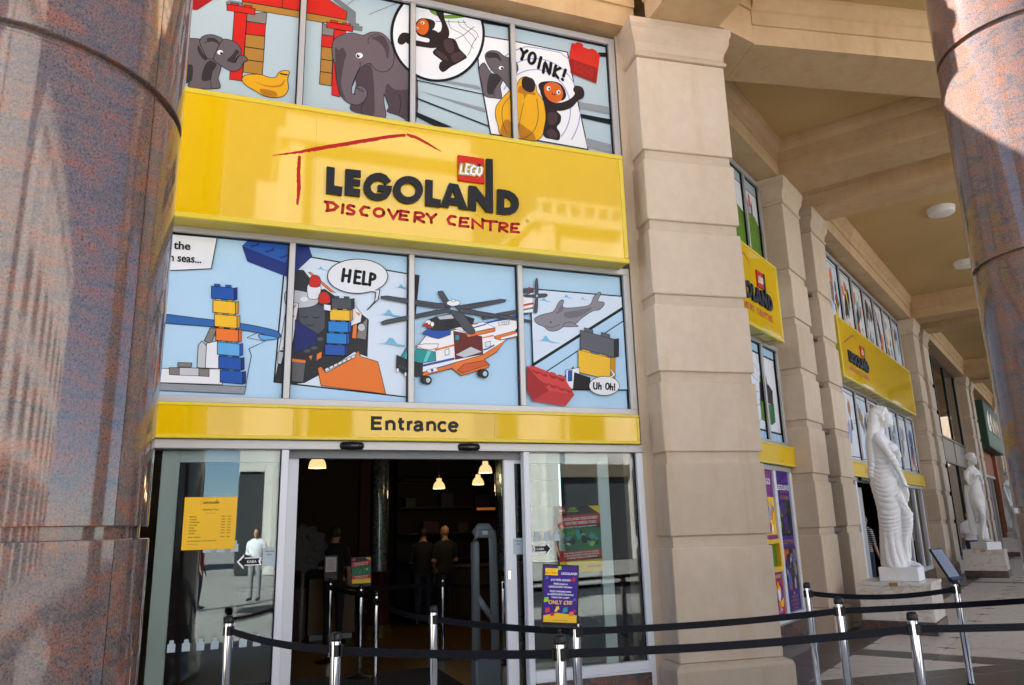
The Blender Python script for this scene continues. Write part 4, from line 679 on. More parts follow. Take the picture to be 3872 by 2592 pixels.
  'helicopter_print': [["f","ink",[1601,4103,1649,4098,1614,3709,1601,3653],0,0,"ink"],["f","teal",[1405,3955,1445,3961,1468,3988,1492,3962,1539,3955,1498,3952,1471,3958],0,1,"ink"],["f","teal",[1238,3666,1308,3676,1349,3723,1391,3677,1474,3664,1403,3659,1355,3670],0,1,"ink"],["f","teal",[1249,3376,1334,3387,1384,3442,1435,3387,1536,3369,1449,3364,1392,3378],0,1,"ink"],["f","white",[1609,3343,1742,3526,1975,3555,2298,3646,2723,3747,2720,3675,2540,3493,2393,3386,2293,3326,2027,3230,1986,3188,1676,3120,1609,3210],0.006,0,"ink"],["f","dark2",[2285,3715,2474,3772,2725,3833,2724,3790,2487,3730,2299,3685],0.004,0,"ink"],["l","blue",[2313,3647,2487,3704,2693,3762],0.018,0],["f","orange",[1689,3120,1972,3221,2293,3326,2540,3493,2436,3361,2306,3278,2362,3226,2347,3198,2067,3104,1972,3173,1676,3080],0.006,0,"ink"],["f","maroon",[1991,3549,2285,3512,2293,3332,2007,3263],0.005,0,"ink"],["f","teal2",[2009,3509,2050,3518,2050,3463,2008,3454],0.004,0,"ink"],["f","stone2",[2014,3311,2168,3399,2282,3355,2097,3288],0,0,"ink"],["f","white",[1975,3580,2299,3664,2427,3615,2141,3535],0.005,0,"ink"],["f","orange",[2120,3531,2427,3609,2422,3573,2134,3493],0.005,0,"ink"],["l","blue",[2100,3563,2327,3641],0.012,0],["l","orange",[2058,3595,2241,3642],0.01,0],["f","teal2",[1467,3255,1536,3379,1615,3354,1807,3327,1812,3240,1682,3210,1609,3207,1491,3227],0.006,0,"ink"],["f","teal3",[1536,3379,1615,3354,1570,3214,1504,3228],0,0,"ink"],["f","teal3",[1729,3336,1769,3331,1716,3221,1686,3216],0,0,"ink"],["f","white",[1615,3383,1702,3402,1837,3410,1830,3369,1756,3344,1675,3353],0.005,0,"ink"],["f","dark",[1428,3276,1537,3232,1682,3206,1676,3078,1610,3077,1531,3074,1427,3148],0.005,0,"ink"],["f","dark2",[1471,3170,1470,3165,1469,3160,1466,3157,1463,3154,1459,3153,1455,3154,1452,3156,1450,3160,1448,3164,1447,3169,1448,3174,1449,3178,1452,3182,1455,3184,1459,3185,1462,3184,1466,3182,1468,3179,1470,3175],0.003,1,"ink"],["f","dark2",[1503,3158,1503,3153,1501,3149,1499,3145,1495,3143,1492,3142,1488,3142,1485,3145,1482,3148,1481,3152,1480,3157,1480,3162,1482,3166,1485,3170,1488,3172,1492,3173,1495,3173,1498,3171,1501,3167,1503,3163],0.003,1,"ink"],["f","dark2",[1532,3146,1532,3141,1530,3137,1527,3133,1524,3131,1521,3130,1517,3131,1514,3133,1511,3136,1509,3140,1509,3145,1509,3150,1511,3155,1513,3158,1517,3161,1520,3162,1524,3161,1527,3159,1530,3156,1532,3151],0.003,1,"ink"],["f","white",[1452,3129,1451,3123,1449,3117,1447,3112,1444,3109,1440,3108,1436,3109,1433,3112,1431,3116,1429,3122,1428,3128,1429,3135,1430,3141,1433,3146,1436,3149,1440,3150,1443,3149,1447,3146,1449,3142,1451,3136],0.003,1,"ink"],["f","white",[1526,3093,1526,3087,1524,3081,1521,3076,1518,3073,1515,3072,1511,3073,1508,3076,1505,3080,1503,3086,1503,3092,1503,3099,1505,3105,1507,3110,1511,3113,1514,3114,1518,3113,1521,3110,1524,3106,1525,3100],0.003,1,"ink"],["l","orange",[1810,3347,1990,3405],0.018,0],["l","blue",[1689,3187,1836,3227,1989,3269],0.022,0],["l","blue",[1823,3169,1972,3217],0.01,0],["f","white",[1902,3352,1943,3368,1946,3310,1905,3298],0.005,0,"ink"],["f","white",[1716,3142,1809,3173,1836,3140,1742,3116],0.003,0,"ink"],["f","blue",[1756,3153,1783,3158,1789,3136,1769,3127],0,0,"ink"],["l","orange",[2296,3499,2403,3529],0.012,0],["l","blue",[2301,3374,2351,3395,2409,3429],0.014,1],["f","paper",[2316,3454,2374,3469,2373,3420,2320,3407],0.004,0,"ink"],["f","orange",[2413,3520,2615,3586,2673,3579,2672,3536,2482,3486,2420,3499],0.005,0,"ink"],["f","white",[2482,3510,2670,3574,2669,3543,2485,3489],0.003,0,"ink"],["f","orange2",[2027,3156,2096,3220,2292,3264,2355,3230,2081,3131],0.005,0,"ink"],["f","blue",[1675,3506,1729,3553,1961,3554,1958,3510,1837,3461,1769,3471],0.005,0,"ink"],["f","dark",[1715,3634,1810,3682,2032,3737,2207,3689,2192,3639,1899,3547,1769,3542],0.005,0,"ink"],["f","stone2",[1824,3683,1976,3721,2031,3683,1851,3654],0.004,0,"ink"],["f","ink",[1903,3644,1914,3648,1914,3623,1903,3619],0,0,"ink"],["f","ink",[1903,3608,1914,3612,1914,3587,1903,3583],0,0,"ink"],["f","ink",[1923,3645,1934,3649,1934,3624,1923,3620],0,0,"ink"],["f","ink",[1923,3609,1934,3613,1933,3588,1922,3585],0,0,"ink"],["f","ink",[1942,3647,1953,3650,1953,3625,1942,3622],0,0,"ink"],["f","ink",[1942,3611,1953,3614,1953,3589,1942,3586],0,0,"ink"],["f","ink",[1961,3648,1972,3652,1972,3627,1961,3623],0,0,"ink"],["f","ink",[1961,3612,1972,3616,1972,3591,1961,3587],0,0,"ink"],["f","white",[1765,3621,1764,3613,1760,3606,1753,3600,1745,3596,1735,3594,1726,3595,1718,3598,1711,3603,1707,3609,1706,3617,1707,3624,1711,3632,1718,3638,1726,3642,1735,3643,1745,3643,1753,3640,1760,3635,1764,3628],0.004,1,"ink"],["f","red",[1681,3597,1729,3614,1740,3581,1686,3577],0.004,0,"ink"],["f","red",[1722,3577,1776,3604,1790,3568,1729,3558],0.004,0,"ink"],["f","white",[1795,3605,1794,3597,1792,3590,1787,3584,1782,3581,1776,3579,1770,3580,1765,3583,1761,3588,1758,3595,1757,3602,1758,3610,1761,3617,1765,3623,1770,3627,1776,3628,1782,3628,1787,3624,1792,3619,1794,3613],0.004,1,"ink"],["f","dark2",[1268,3846,1327,3856,1811,3823,1976,3819,1962,3787,1797,3768,1607,3788,1275,3825],0.006,0,"ink"],["f","dark2",[2547,3914,2535,3891,2173,3789,2032,3779,2004,3804,2491,3915],0.006,0,"ink"],["f","dark2",[1272,3587,1317,3613,1797,3743,1948,3775,1990,3750,1607,3651,1292,3564],0.006,0,"ink"],["f","dark2",[1834,3942,1880,3952,1942,3859,1990,3820,1921,3784,1838,3920],0.006,0,"ink"],["f","dark2",[1976,3763,2088,3743,2212,3570,2207,3534,2162,3527,2100,3563,1955,3734],0.006,0,"ink"],["f","dark2",[2060,3786,2173,3778,2546,3745,2829,3711,2821,3693,2545,3710,2257,3725,2046,3747],0.006,0,"ink"],["f","dark",[1642,3811,1641,3810,1640,3808,1638,3807,1636,3806,1634,3805,1631,3805,1629,3806,1627,3807,1626,3808,1626,3810,1626,3812,1627,3813,1629,3815,1631,3816,1634,3816,1636,3816,1638,3816,1640,3814,1641,3813],0,1,"ink"],["f","dark",[1642,3673,1642,3671,1641,3669,1639,3668,1637,3667,1634,3666,1632,3667,1629,3667,1628,3668,1626,3670,1626,3671,1626,3673,1628,3675,1629,3676,1632,3677,1634,3677,1637,3677,1639,3677,1641,3676,1642,3674],0,1,"ink"],["f","dark",[2169,3823,2168,3821,2167,3819,2165,3818,2162,3817,2159,3816,2156,3816,2153,3817,2151,3818,2149,3819,2149,3821,2150,3823,2151,3825,2153,3826,2156,3827,2159,3828,2162,3828,2165,3827,2167,3826,2168,3824],0,1,"ink"],["f","dark",[2225,3775,2224,3773,2223,3771,2221,3770,2218,3769,2215,3768,2212,3768,2209,3769,2207,3770,2206,3771,2205,3773,2206,3775,2207,3777,2209,3778,2212,3779,2215,3780,2218,3779,2221,3779,2223,3778,2225,3776],0,1,"ink"],["f","dark",[1661,3810,1660,3808,1659,3806,1657,3805,1655,3804,1653,3803,1650,3804,1648,3804,1646,3805,1645,3807,1644,3808,1645,3810,1646,3812,1648,3813,1650,3814,1653,3815,1655,3814,1657,3814,1659,3813,1660,3811],0,1,"ink"],["f","dark",[1665,3682,1665,3681,1664,3679,1662,3678,1659,3677,1657,3676,1655,3676,1652,3677,1650,3678,1649,3680,1649,3681,1649,3683,1650,3685,1652,3686,1654,3687,1657,3687,1659,3687,1662,3687,1664,3685,1665,3684],0,1,"ink"],["f","dark",[2200,3831,2200,3830,2198,3828,2196,3827,2193,3826,2190,3825,2187,3825,2184,3826,2182,3827,2181,3828,2180,3830,2181,3832,2182,3833,2184,3835,2187,3836,2190,3836,2193,3836,2196,3836,2198,3835,2200,3833],0,1,"ink"],["f","dark",[2256,3770,2256,3768,2254,3766,2252,3765,2249,3764,2246,3763,2243,3763,2240,3764,2238,3765,2237,3766,2236,3768,2237,3770,2238,3772,2240,3773,2243,3774,2246,3774,2249,3774,2252,3774,2254,3773,2256,3771],0,1,"ink"],["f","dark",[1680,3808,1679,3806,1678,3805,1676,3803,1674,3802,1671,3802,1669,3802,1667,3802,1665,3804,1664,3805,1663,3807,1664,3808,1665,3810,1667,3811,1669,3812,1671,3813,1674,3813,1676,3812,1678,3811,1679,3810],0,1,"ink"],["f","dark",[1688,3692,1688,3691,1686,3689,1685,3688,1682,3687,1680,3686,1677,3686,1675,3687,1673,3688,1672,3689,1672,3691,1672,3693,1673,3694,1675,3696,1677,3697,1680,3697,1682,3697,1685,3696,1686,3695,1688,3694],0,1,"ink"],["f","dark",[2232,3840,2231,3838,2230,3837,2227,3835,2225,3834,2222,3834,2218,3834,2216,3834,2214,3835,2212,3837,2212,3839,2212,3840,2214,3842,2216,3844,2219,3845,2222,3845,2225,3845,2228,3845,2230,3843,2231,3842],0,1,"ink"],["f","dark",[2288,3765,2287,3763,2286,3761,2283,3760,2281,3759,2277,3758,2274,3758,2272,3759,2269,3760,2268,3761,2268,3763,2268,3765,2269,3767,2272,3768,2275,3769,2278,3769,2281,3769,2283,3769,2286,3768,2287,3766],0,1,"ink"],["f","dark",[1699,3806,1698,3804,1697,3803,1695,3801,1693,3801,1690,3800,1688,3800,1686,3801,1684,3802,1683,3803,1682,3805,1683,3807,1684,3808,1686,3810,1688,3811,1690,3811,1693,3811,1695,3810,1697,3809,1698,3808],0,1,"ink"],["f","dark",[1711,3702,1711,3700,1709,3699,1708,3697,1705,3697,1703,3696,1700,3696,1698,3697,1696,3698,1695,3699,1695,3701,1695,3703,1696,3704,1698,3706,1700,3707,1703,3707,1705,3707,1708,3706,1709,3705,1711,3704],0,1,"ink"],["f","dark",[2263,3849,2263,3847,2261,3846,2259,3844,2256,3843,2253,3843,2250,3843,2247,3843,2245,3844,2244,3846,2243,3848,2244,3849,2245,3851,2247,3852,2250,3853,2253,3854,2256,3854,2259,3853,2261,3852,2263,3851],0,1,"ink"],["f","dark",[2319,3759,2318,3758,2317,3756,2315,3755,2312,3754,2309,3753,2306,3753,2303,3754,2301,3755,2299,3756,2299,3758,2299,3760,2301,3761,2303,3763,2306,3764,2309,3764,2312,3764,2315,3764,2317,3763,2318,3761],0,1,"ink"],["f","dark",[1718,3805,1717,3803,1716,3801,1714,3800,1712,3799,1709,3798,1707,3798,1705,3799,1703,3800,1702,3802,1701,3803,1702,3805,1703,3807,1705,3808,1707,3809,1709,3809,1712,3809,1714,3809,1716,3808,1717,3806],0,1,"ink"],["f","dark",[1734,3712,1734,3710,1732,3709,1731,3707,1728,3706,1726,3706,1723,3706,1721,3707,1719,3708,1718,3709,1718,3711,1718,3713,1719,3714,1721,3716,1723,3717,1726,3717,1728,3717,1731,3716,1732,3715,1734,3714],0,1,"ink"],["f","dark",[2295,3858,2294,3856,2293,3854,2291,3853,2288,3852,2285,3851,2282,3851,2279,3852,2277,3853,2275,3855,2275,3856,2275,3858,2277,3860,2279,3861,2282,3862,2285,3863,2288,3863,2291,3862,2293,3861,2294,3860],0,1,"ink"],["f","dark",[2350,3754,2350,3753,2348,3751,2346,3749,2343,3748,2340,3748,2337,3748,2334,3749,2332,3750,2331,3751,2330,3753,2331,3755,2332,3756,2335,3758,2337,3759,2340,3759,2344,3759,2346,3759,2349,3758,2350,3756],0,1,"ink"],["f","dark",[1737,3803,1736,3801,1735,3799,1733,3798,1731,3797,1729,3797,1726,3797,1724,3797,1722,3798,1721,3800,1720,3802,1721,3803,1722,3805,1724,3806,1726,3807,1729,3808,1731,3808,1733,3807,1735,3806,1736,3804],0,1,"ink"],["f","dark",[1757,3722,1757,3720,1756,3719,1754,3717,1751,3716,1749,3716,1746,3716,1744,3717,1742,3718,1741,3719,1741,3721,1741,3723,1742,3724,1744,3726,1746,3727,1749,3727,1751,3727,1754,3726,1756,3725,1757,3724],0,1,"ink"],["f","dark",[2327,3867,2326,3865,2325,3863,2322,3862,2320,3861,2316,3860,2313,3860,2311,3861,2308,3862,2307,3863,2306,3865,2307,3867,2308,3869,2311,3870,2313,3871,2317,3872,2320,3872,2323,3871,2325,3870,2326,3869],0,1,"ink"],["f","dark",[2382,3749,2381,3747,2380,3746,2378,3744,2375,3743,2372,3743,2369,3743,2366,3744,2364,3745,2362,3746,2362,3748,2362,3750,2364,3751,2366,3753,2369,3754,2372,3754,2375,3754,2378,3754,2380,3752,2381,3751],0,1,"ink"],["f","dark",[1756,3801,1755,3799,1754,3798,1752,3796,1750,3795,1748,3795,1745,3795,1743,3796,1741,3797,1740,3798,1739,3800,1740,3802,1741,3803,1743,3805,1745,3806,1748,3806,1750,3806,1752,3805,1754,3804,1755,3803],0,1,"ink"],["f","dark",[1780,3732,1780,3730,1779,3729,1777,3727,1775,3726,1772,3726,1770,3726,1767,3727,1766,3728,1764,3729,1764,3731,1764,3733,1766,3734,1767,3736,1770,3736,1772,3737,1775,3737,1777,3736,1779,3735,1780,3734],0,1,"ink"],["f","dark",[2358,3876,2358,3874,2356,3872,2354,3871,2351,3870,2348,3869,2345,3869,2342,3870,2340,3871,2339,3872,2338,3874,2339,3876,2340,3878,2342,3879,2345,3880,2348,3881,2352,3881,2354,3880,2357,3879,2358,3877],0,1,"ink"],["f","dark",[2414,3744,2413,3742,2412,3741,2409,3739,2406,3738,2403,3738,2400,3738,2397,3738,2395,3740,2394,3741,2393,3743,2394,3745,2395,3746,2398,3748,2400,3749,2404,3749,2407,3749,2410,3748,2412,3747,2413,3746],0,1,"ink"],["f","dark",[1775,3799,1774,3798,1773,3796,1772,3795,1769,3794,1767,3793,1764,3793,1762,3794,1760,3795,1759,3796,1759,3798,1759,3800,1760,3801,1762,3803,1764,3804,1767,3804,1769,3804,1772,3804,1773,3802,1774,3801],0,1,"ink"],["f","dark",[1804,3742,1803,3740,1802,3739,1800,3737,1798,3736,1795,3736,1793,3736,1791,3737,1789,3738,1788,3739,1787,3741,1788,3743,1789,3744,1791,3746,1793,3747,1795,3747,1798,3747,1800,3746,1802,3745,1803,3744],0,1,"ink"],["f","dark",[2390,3885,2390,3883,2388,3881,2386,3880,2383,3879,2380,3878,2377,3878,2374,3879,2372,3880,2371,3881,2370,3883,2371,3885,2372,3887,2374,3888,2377,3889,2380,3890,2384,3890,2386,3889,2389,3888,2390,3886],0,1,"ink"],["f","dark",[2445,3739,2445,3737,2443,3736,2441,3734,2438,3733,2435,3733,2432,3733,2429,3733,2427,3734,2425,3736,2425,3738,2426,3739,2427,3741,2429,3743,2432,3744,2435,3744,2438,3744,2441,3743,2443,3742,2445,3741],0,1,"ink"],["f","dark",[1794,3798,1794,3796,1792,3794,1791,3793,1788,3792,1786,3791,1783,3792,1781,3792,1779,3793,1778,3795,1778,3796,1778,3798,1779,3800,1781,3801,1783,3802,1786,3803,1788,3802,1791,3802,1792,3801,1794,3799],0,1,"ink"],["f","dark",[1827,3752,1826,3750,1825,3749,1823,3747,1821,3746,1819,3746,1816,3746,1814,3747,1812,3748,1811,3749,1810,3751,1811,3753,1812,3754,1814,3756,1816,3757,1819,3757,1821,3757,1823,3756,1825,3755,1826,3754],0,1,"ink"],["f","dark",[2422,3894,2422,3892,2420,3890,2418,3889,2415,3888,2412,3887,2409,3887,2406,3888,2404,3889,2403,3890,2402,3892,2403,3894,2404,3896,2406,3897,2409,3898,2412,3899,2416,3899,2418,3898,2421,3897,2422,3895],0,1,"ink"],["f","dark",[2477,3734,2477,3732,2475,3730,2473,3729,2470,3728,2467,3728,2464,3728,2461,3728,2459,3729,2457,3731,2457,3732,2457,3734,2459,3736,2461,3737,2464,3738,2467,3739,2470,3739,2473,3738,2475,3737,2477,3736],0,1,"ink"],["f","white",[2060,3840,2057,3830,2047,3820,2031,3812,2012,3807,1990,3803,1969,3803,1949,3806,1934,3812,1924,3820,1921,3829,1924,3839,1934,3848,1950,3856,1969,3862,1991,3865,2012,3865,2032,3863,2047,3857,2057,3849],0.005,1,"ink"],["f","white",[2012,3861,2011,3857,2008,3853,2003,3850,1997,3848,1991,3847,1984,3847,1978,3848,1974,3851,1971,3854,1970,3858,1971,3862,1974,3866,1978,3869,1984,3871,1991,3872,1997,3872,2003,3871,2008,3868,2011,3865],0.004,1,"ink"],["f","ink",[1736,3048,1734,3035,1728,3023,1719,3014,1708,3007,1696,3005,1684,3006,1673,3012,1664,3021,1658,3032,1656,3045,1658,3058,1664,3070,1673,3080,1684,3086,1696,3089,1708,3087,1719,3082,1728,3073,1734,3061],0,1,"ink"],["f","dark",[1768,3044,1766,3031,1760,3019,1750,3010,1738,3003,1725,3001,1712,3002,1700,3008,1691,3017,1685,3028,1683,3041,1685,3054,1691,3066,1700,3076,1712,3082,1725,3085,1738,3083,1750,3078,1760,3069,1766,3057],0.004,1,"ink"],["f","stone2",[1756,3044,1755,3036,1751,3029,1746,3023,1740,3019,1733,3018,1726,3019,1720,3022,1715,3028,1712,3034,1711,3042,1712,3050,1715,3057,1720,3063,1726,3067,1733,3068,1740,3067,1746,3064,1751,3059,1755,3052],0.003,1,"ink"],["f","ink",[2311,3137,2308,3124,2302,3111,2293,3101,2281,3095,2268,3092,2255,3094,2243,3099,2234,3108,2229,3120,2227,3134,2229,3147,2235,3160,2245,3170,2256,3176,2269,3179,2282,3178,2294,3172,2303,3163,2309,3151],0,1,"ink"],["f","dark",[2344,3133,2342,3120,2335,3107,2325,3097,2313,3091,2299,3088,2285,3089,2272,3095,2263,3104,2257,3116,2255,3129,2257,3143,2264,3155,2274,3166,2286,3172,2300,3175,2314,3174,2327,3168,2336,3159,2343,3147],0.004,1,"ink"],["f","stone2",[2332,3133,2330,3125,2327,3117,2322,3111,2315,3107,2307,3106,2300,3107,2293,3110,2288,3116,2285,3123,2284,3131,2285,3139,2289,3146,2294,3152,2301,3156,2308,3158,2316,3157,2322,3153,2327,3148,2331,3141],0.003,1,"ink"],["f","dark2",[2702,4042,2838,4064,2859,4022,2700,3999],0.004,0,"ink"],["f","white",[2684,3946,2844,4018,2844,3799,2679,3779],0.005,0,"ink"],["l","orange2",[2704,3858,2841,3897],0.022,0],["l","stone",[2695,3809,2841,3849],0.02,0],["l","blue",[2656,3759,2776,3779],0.016,0],["f","red",[2821,4063,2820,4059,2818,4055,2815,4052,2811,4049,2807,4048,2803,4049,2799,4050,2796,4053,2794,4057,2794,4061,2794,4065,2797,4069,2800,4072,2803,4074,2808,4075,2812,4075,2816,4073,2819,4070,2820,4067],0,1,"ink"],["f","dark2",[2872,3980,2881,4151,2905,4159,2903,3983],0.005,1,"ink"],["f","dark2",[2896,4000,2995,4013,2999,3986,2902,3964],0.005,1,"ink"],["f","dark2",[2877,3969,2899,3971,2886,3813,2856,3811],0.005,1,"ink"],["f","dark2",[2883,3992,2883,3965,2759,3958,2754,3981],0.005,1,"ink"],["f","stone2",[2904,3983,2904,3978,2901,3973,2898,3969,2894,3967,2890,3966,2886,3966,2882,3968,2879,3971,2878,3976,2877,3981,2878,3986,2880,3991,2883,3994,2887,3997,2891,3998,2895,3998,2899,3996,2902,3992,2904,3988],0.003,1,"ink"],["f","paper",[2460,3668,2577,3696,2576,3658,2463,3636],0.003,0,"ink"],["l","blue",[2490,3665,2503,3668,2497,3645],0.004,0],["l","blue",[2512,3669,2527,3673,2519,3650],0.004,0],["l","blue",[2535,3673,2548,3677,2548,3656],0.004,0],["l","blue",[2556,3681,2568,3683,2567,3660],0.004,0]],
  'shark_scene_print': [["f","paper2",[2834,4061,4063,4060,3989,3033,3234,3011,2825,3244],0,0,"ink"],["f","teal",[2886,3932,2941,3940,2974,3974,3005,3941,3069,3932,3014,3928,2977,3936],0,1,"ink"],["f","teal",[3156,3993,3203,4000,3232,4029,3258,4001,3312,3994,3265,3990,3234,3996],0,1,"ink"],["f","teal",[3359,3987,3398,3992,3421,4016,3442,3993,3486,3987,3448,3984,3423,3989],0,1,"ink"],["f","teal",[2833,3499,2923,3510,2978,3565,3029,3511,3135,3494,3043,3488,2983,3502],0,1,"ink"],["l","ink",[2834,4058,4063,4063],0.014,0],["l","ink",[2823,3797,2825,3244],0.016,0],["f","sky1",[2825,3244,4060,4026,3989,3039,3234,3011],0,0,"ink"],["l","ink",[2825,3248,4061,4034],0.03,0],["l","ink",[2956,3177,4050,3887],0.012,0],["l","ink",[3148,3115,3276,3249],0.012,0],["l","ink",[3234,3010,3989,3032],0.014,0],["f","shark",[2859,3735,2934,3783,3072,3830,3130,3923,3171,3963,3198,3955,3183,3897,3229,3880,3371,3900,3499,3936,3553,4031,3620,4087,3638,4068,3598,3986,3666,3979,3670,3947,3609,3889,3528,3868,3396,3780,3322,3715,3205,3685,3110,3628,3018,3619,2959,3659,2885,3686],0.006,1,"ink"],["f","shark2",[3195,3824,3369,3867,3530,3909,3398,3809,3239,3769],0,1,"ink"],["f","shark2",[3127,3849,3176,3912,3184,3853,3102,3803],0,1,"ink"],["f","shark",[3190,3706,3269,3729,3348,3695,3329,3683,3189,3674],0.005,1,"ink"],["f","ink",[3049,3714,3049,3712,3047,3709,3045,3707,3043,3706,3040,3705,3037,3705,3034,3706,3032,3708,3031,3710,3031,3713,3032,3716,3033,3718,3035,3720,3038,3722,3040,3722,3043,3722,3046,3721,3048,3719,3049,3717],0,1,"ink"],["l","ink",[2975,3670,3050,3656,3143,3696],0.004,1]],
  'brick_pair_print': [["f","yellow2",[3705,3364,3760,3375,3745,3137,3690,3123],0.004,0,"ink"],["f","yellow",[3332,3431,3705,3364,3690,3123,3320,3193],0.006,0,"ink"],["f","yellow",[3380,3471,3473,3454,3471,3406,3378,3423],0.005,0,"ink"],["f","yellow",[3567,3438,3661,3421,3658,3372,3564,3389],0.005,0,"ink"],["f","dark",[3758,3570,3816,3582,3803,3384,3746,3369],0.004,0,"ink"],["f","grey5",[3366,3645,3758,3570,3746,3369,3356,3447],0.006,0,"ink"],["f","grey5",[3416,3675,3514,3657,3512,3617,3414,3635],0.005,0,"ink"],["f","grey5",[3612,3638,3711,3619,3709,3579,3610,3598],0.005,0,"ink"],["f","paper",[3183,3209,3338,3244,3326,3016,3174,3011],0.006,0,"ink"],["f","blue",[3205,3202,3252,3212,3246,3098,3200,3092],0.004,0,"ink"],["f","ink",[3274,3191,3456,3142,3450,3021,3250,3013],0,0,"ink"]],
  'red_brick_corner_print': [["f","red3",[2642,3101,2704,3152,2701,3048],0,0,"ink"],["f","red4",[2751,3231,2839,3231,3164,3123,3265,2955,2978,2987],0,0,"ink"],["f","red6",[2751,3231,2981,2987,2805,2876,2743,2988],0,0,"ink"],["f","red5",[2978,2987,3265,2955,3161,2834,2802,2876],0,0,"ink"],["f","red6",[2804,3202,2886,3178,2873,3152,2829,3164],0,1,"ink"],["f","red4",[2885,3190,2881,3186,2874,3182,2864,3181,2853,3182,2841,3184,2830,3189,2821,3194,2814,3201,2811,3207,2811,3213,2815,3218,2823,3221,2832,3222,2844,3222,2856,3219,2867,3215,2876,3209,2883,3203,2886,3196],0,1,"ink"],["f","red6",[2892,3178,2974,3154,2961,3128,2917,3140],0,1,"ink"],["f","red4",[2974,3166,2970,3161,2962,3158,2952,3157,2941,3158,2929,3160,2918,3165,2909,3170,2902,3177,2899,3183,2899,3189,2903,3194,2911,3197,2920,3198,2932,3198,2944,3195,2955,3191,2964,3185,2971,3179,2974,3172],0,1,"ink"],["f","red6",[2988,3162,3071,3137,3058,3111,3013,3123],0,1,"ink"],["f","red4",[3070,3149,3066,3145,3059,3141,3049,3140,3037,3141,3025,3143,3014,3148,3005,3153,2998,3160,2995,3166,2995,3172,2999,3177,3007,3180,3017,3182,3028,3181,3040,3178,3051,3174,3061,3168,3068,3162,3071,3155],0,1,"ink"],["f","red6",[3077,3137,3160,3113,3147,3087,3102,3099],0,1,"ink"],["f","red4",[3160,3125,3156,3120,3148,3117,3138,3116,3127,3116,3115,3119,3103,3123,3094,3129,3087,3135,3084,3142,3084,3148,3088,3153,3096,3156,3106,3157,3117,3157,3130,3154,3141,3150,3150,3144,3157,3138,3160,3131],0,1,"ink"],["f","red6",[2896,3081,2978,3056,2965,3031,2921,3043],0,1,"ink"],["f","red4",[2977,3068,2973,3064,2966,3060,2956,3059,2945,3060,2933,3063,2922,3067,2912,3073,2906,3079,2903,3085,2903,3091,2907,3096,2914,3099,2924,3101,2936,3100,2947,3097,2959,3093,2968,3087,2975,3081,2978,3074],0,1,"ink"],["f","red6",[2984,3063,3067,3039,3054,3013,3009,3025],0,1,"ink"],["f","red4",[3066,3051,3062,3046,3055,3043,3045,3042,3033,3042,3021,3045,3010,3049,3001,3055,2994,3062,2991,3068,2991,3074,2995,3079,3003,3082,3013,3083,3024,3083,3036,3080,3047,3075,3057,3070,3063,3063,3067,3057],0,1,"ink"],["f","red6",[3073,3039,3156,3014,3143,2988,3098,3001],0,1,"ink"],["f","red4",[3155,3026,3151,3022,3144,3018,3134,3017,3122,3018,3110,3020,3099,3025,3090,3031,3083,3037,3080,3043,3080,3049,3084,3054,3092,3057,3102,3059,3113,3058,3125,3055,3136,3051,3146,3045,3153,3039,3156,3032],0,1,"ink"],["f","red6",[3155,3021,3238,2996,3225,2970,3180,2983],0,1,"ink"],["f","red4",[3238,3008,3234,3003,3226,3000,3216,2999,3204,3000,3192,3002,3181,3007,3172,3013,3165,3019,3162,3026,3162,3032,3166,3036,3174,3040,3184,3041,3195,3040,3208,3037,3219,3033,3228,3027,3235,3021,3238,3014],0,1,"ink"]],
  'uh_oh_bubble_print': [["f","paper",[3789,3066,3785,3049,3776,3031,3761,3015,3743,3000,3720,2987,3694,2976,3666,2967,3636,2962,3605,2959,3574,2960,3545,2963,3518,2970,3494,2979,3473,2990,3456,3004,3444,3019,3438,3036,3436,3053,3439,3070,3448,3087,3462,3104,3480,3119,3502,3132,3528,3143,3556,3152,3586,3158,3617,3160,3648,3160,3677,3157,3718,3182,3686,3256,3755,3184,3705,3151,3730,3142,3751,3130,3768,3116,3780,3101,3787,3084],0.006,0,"ink"],["l","ink",[3492,3089,3489,3032,3520,3028,3528,3088],0.017,1],["l","ink",[3551,3089,3543,3024],0.017,1],["l","ink",[3548,3053,3572,3061,3569,3022],0.017,1],["l","ink",[3666,3057,3661,3039,3651,3027,3639,3026,3630,3037,3628,3056,3633,3075,3643,3087,3655,3087,3663,3076,3666,3057],0.017,1],["l","ink",[3685,3087,3678,3022],0.017,1],["l","ink",[3681,3048,3705,3056,3703,3020],0.017,1],["l","ink",[3731,3084,3728,3041],0.017,1],["l","ink",[3727,3024,3727,3019],0.017,1]],
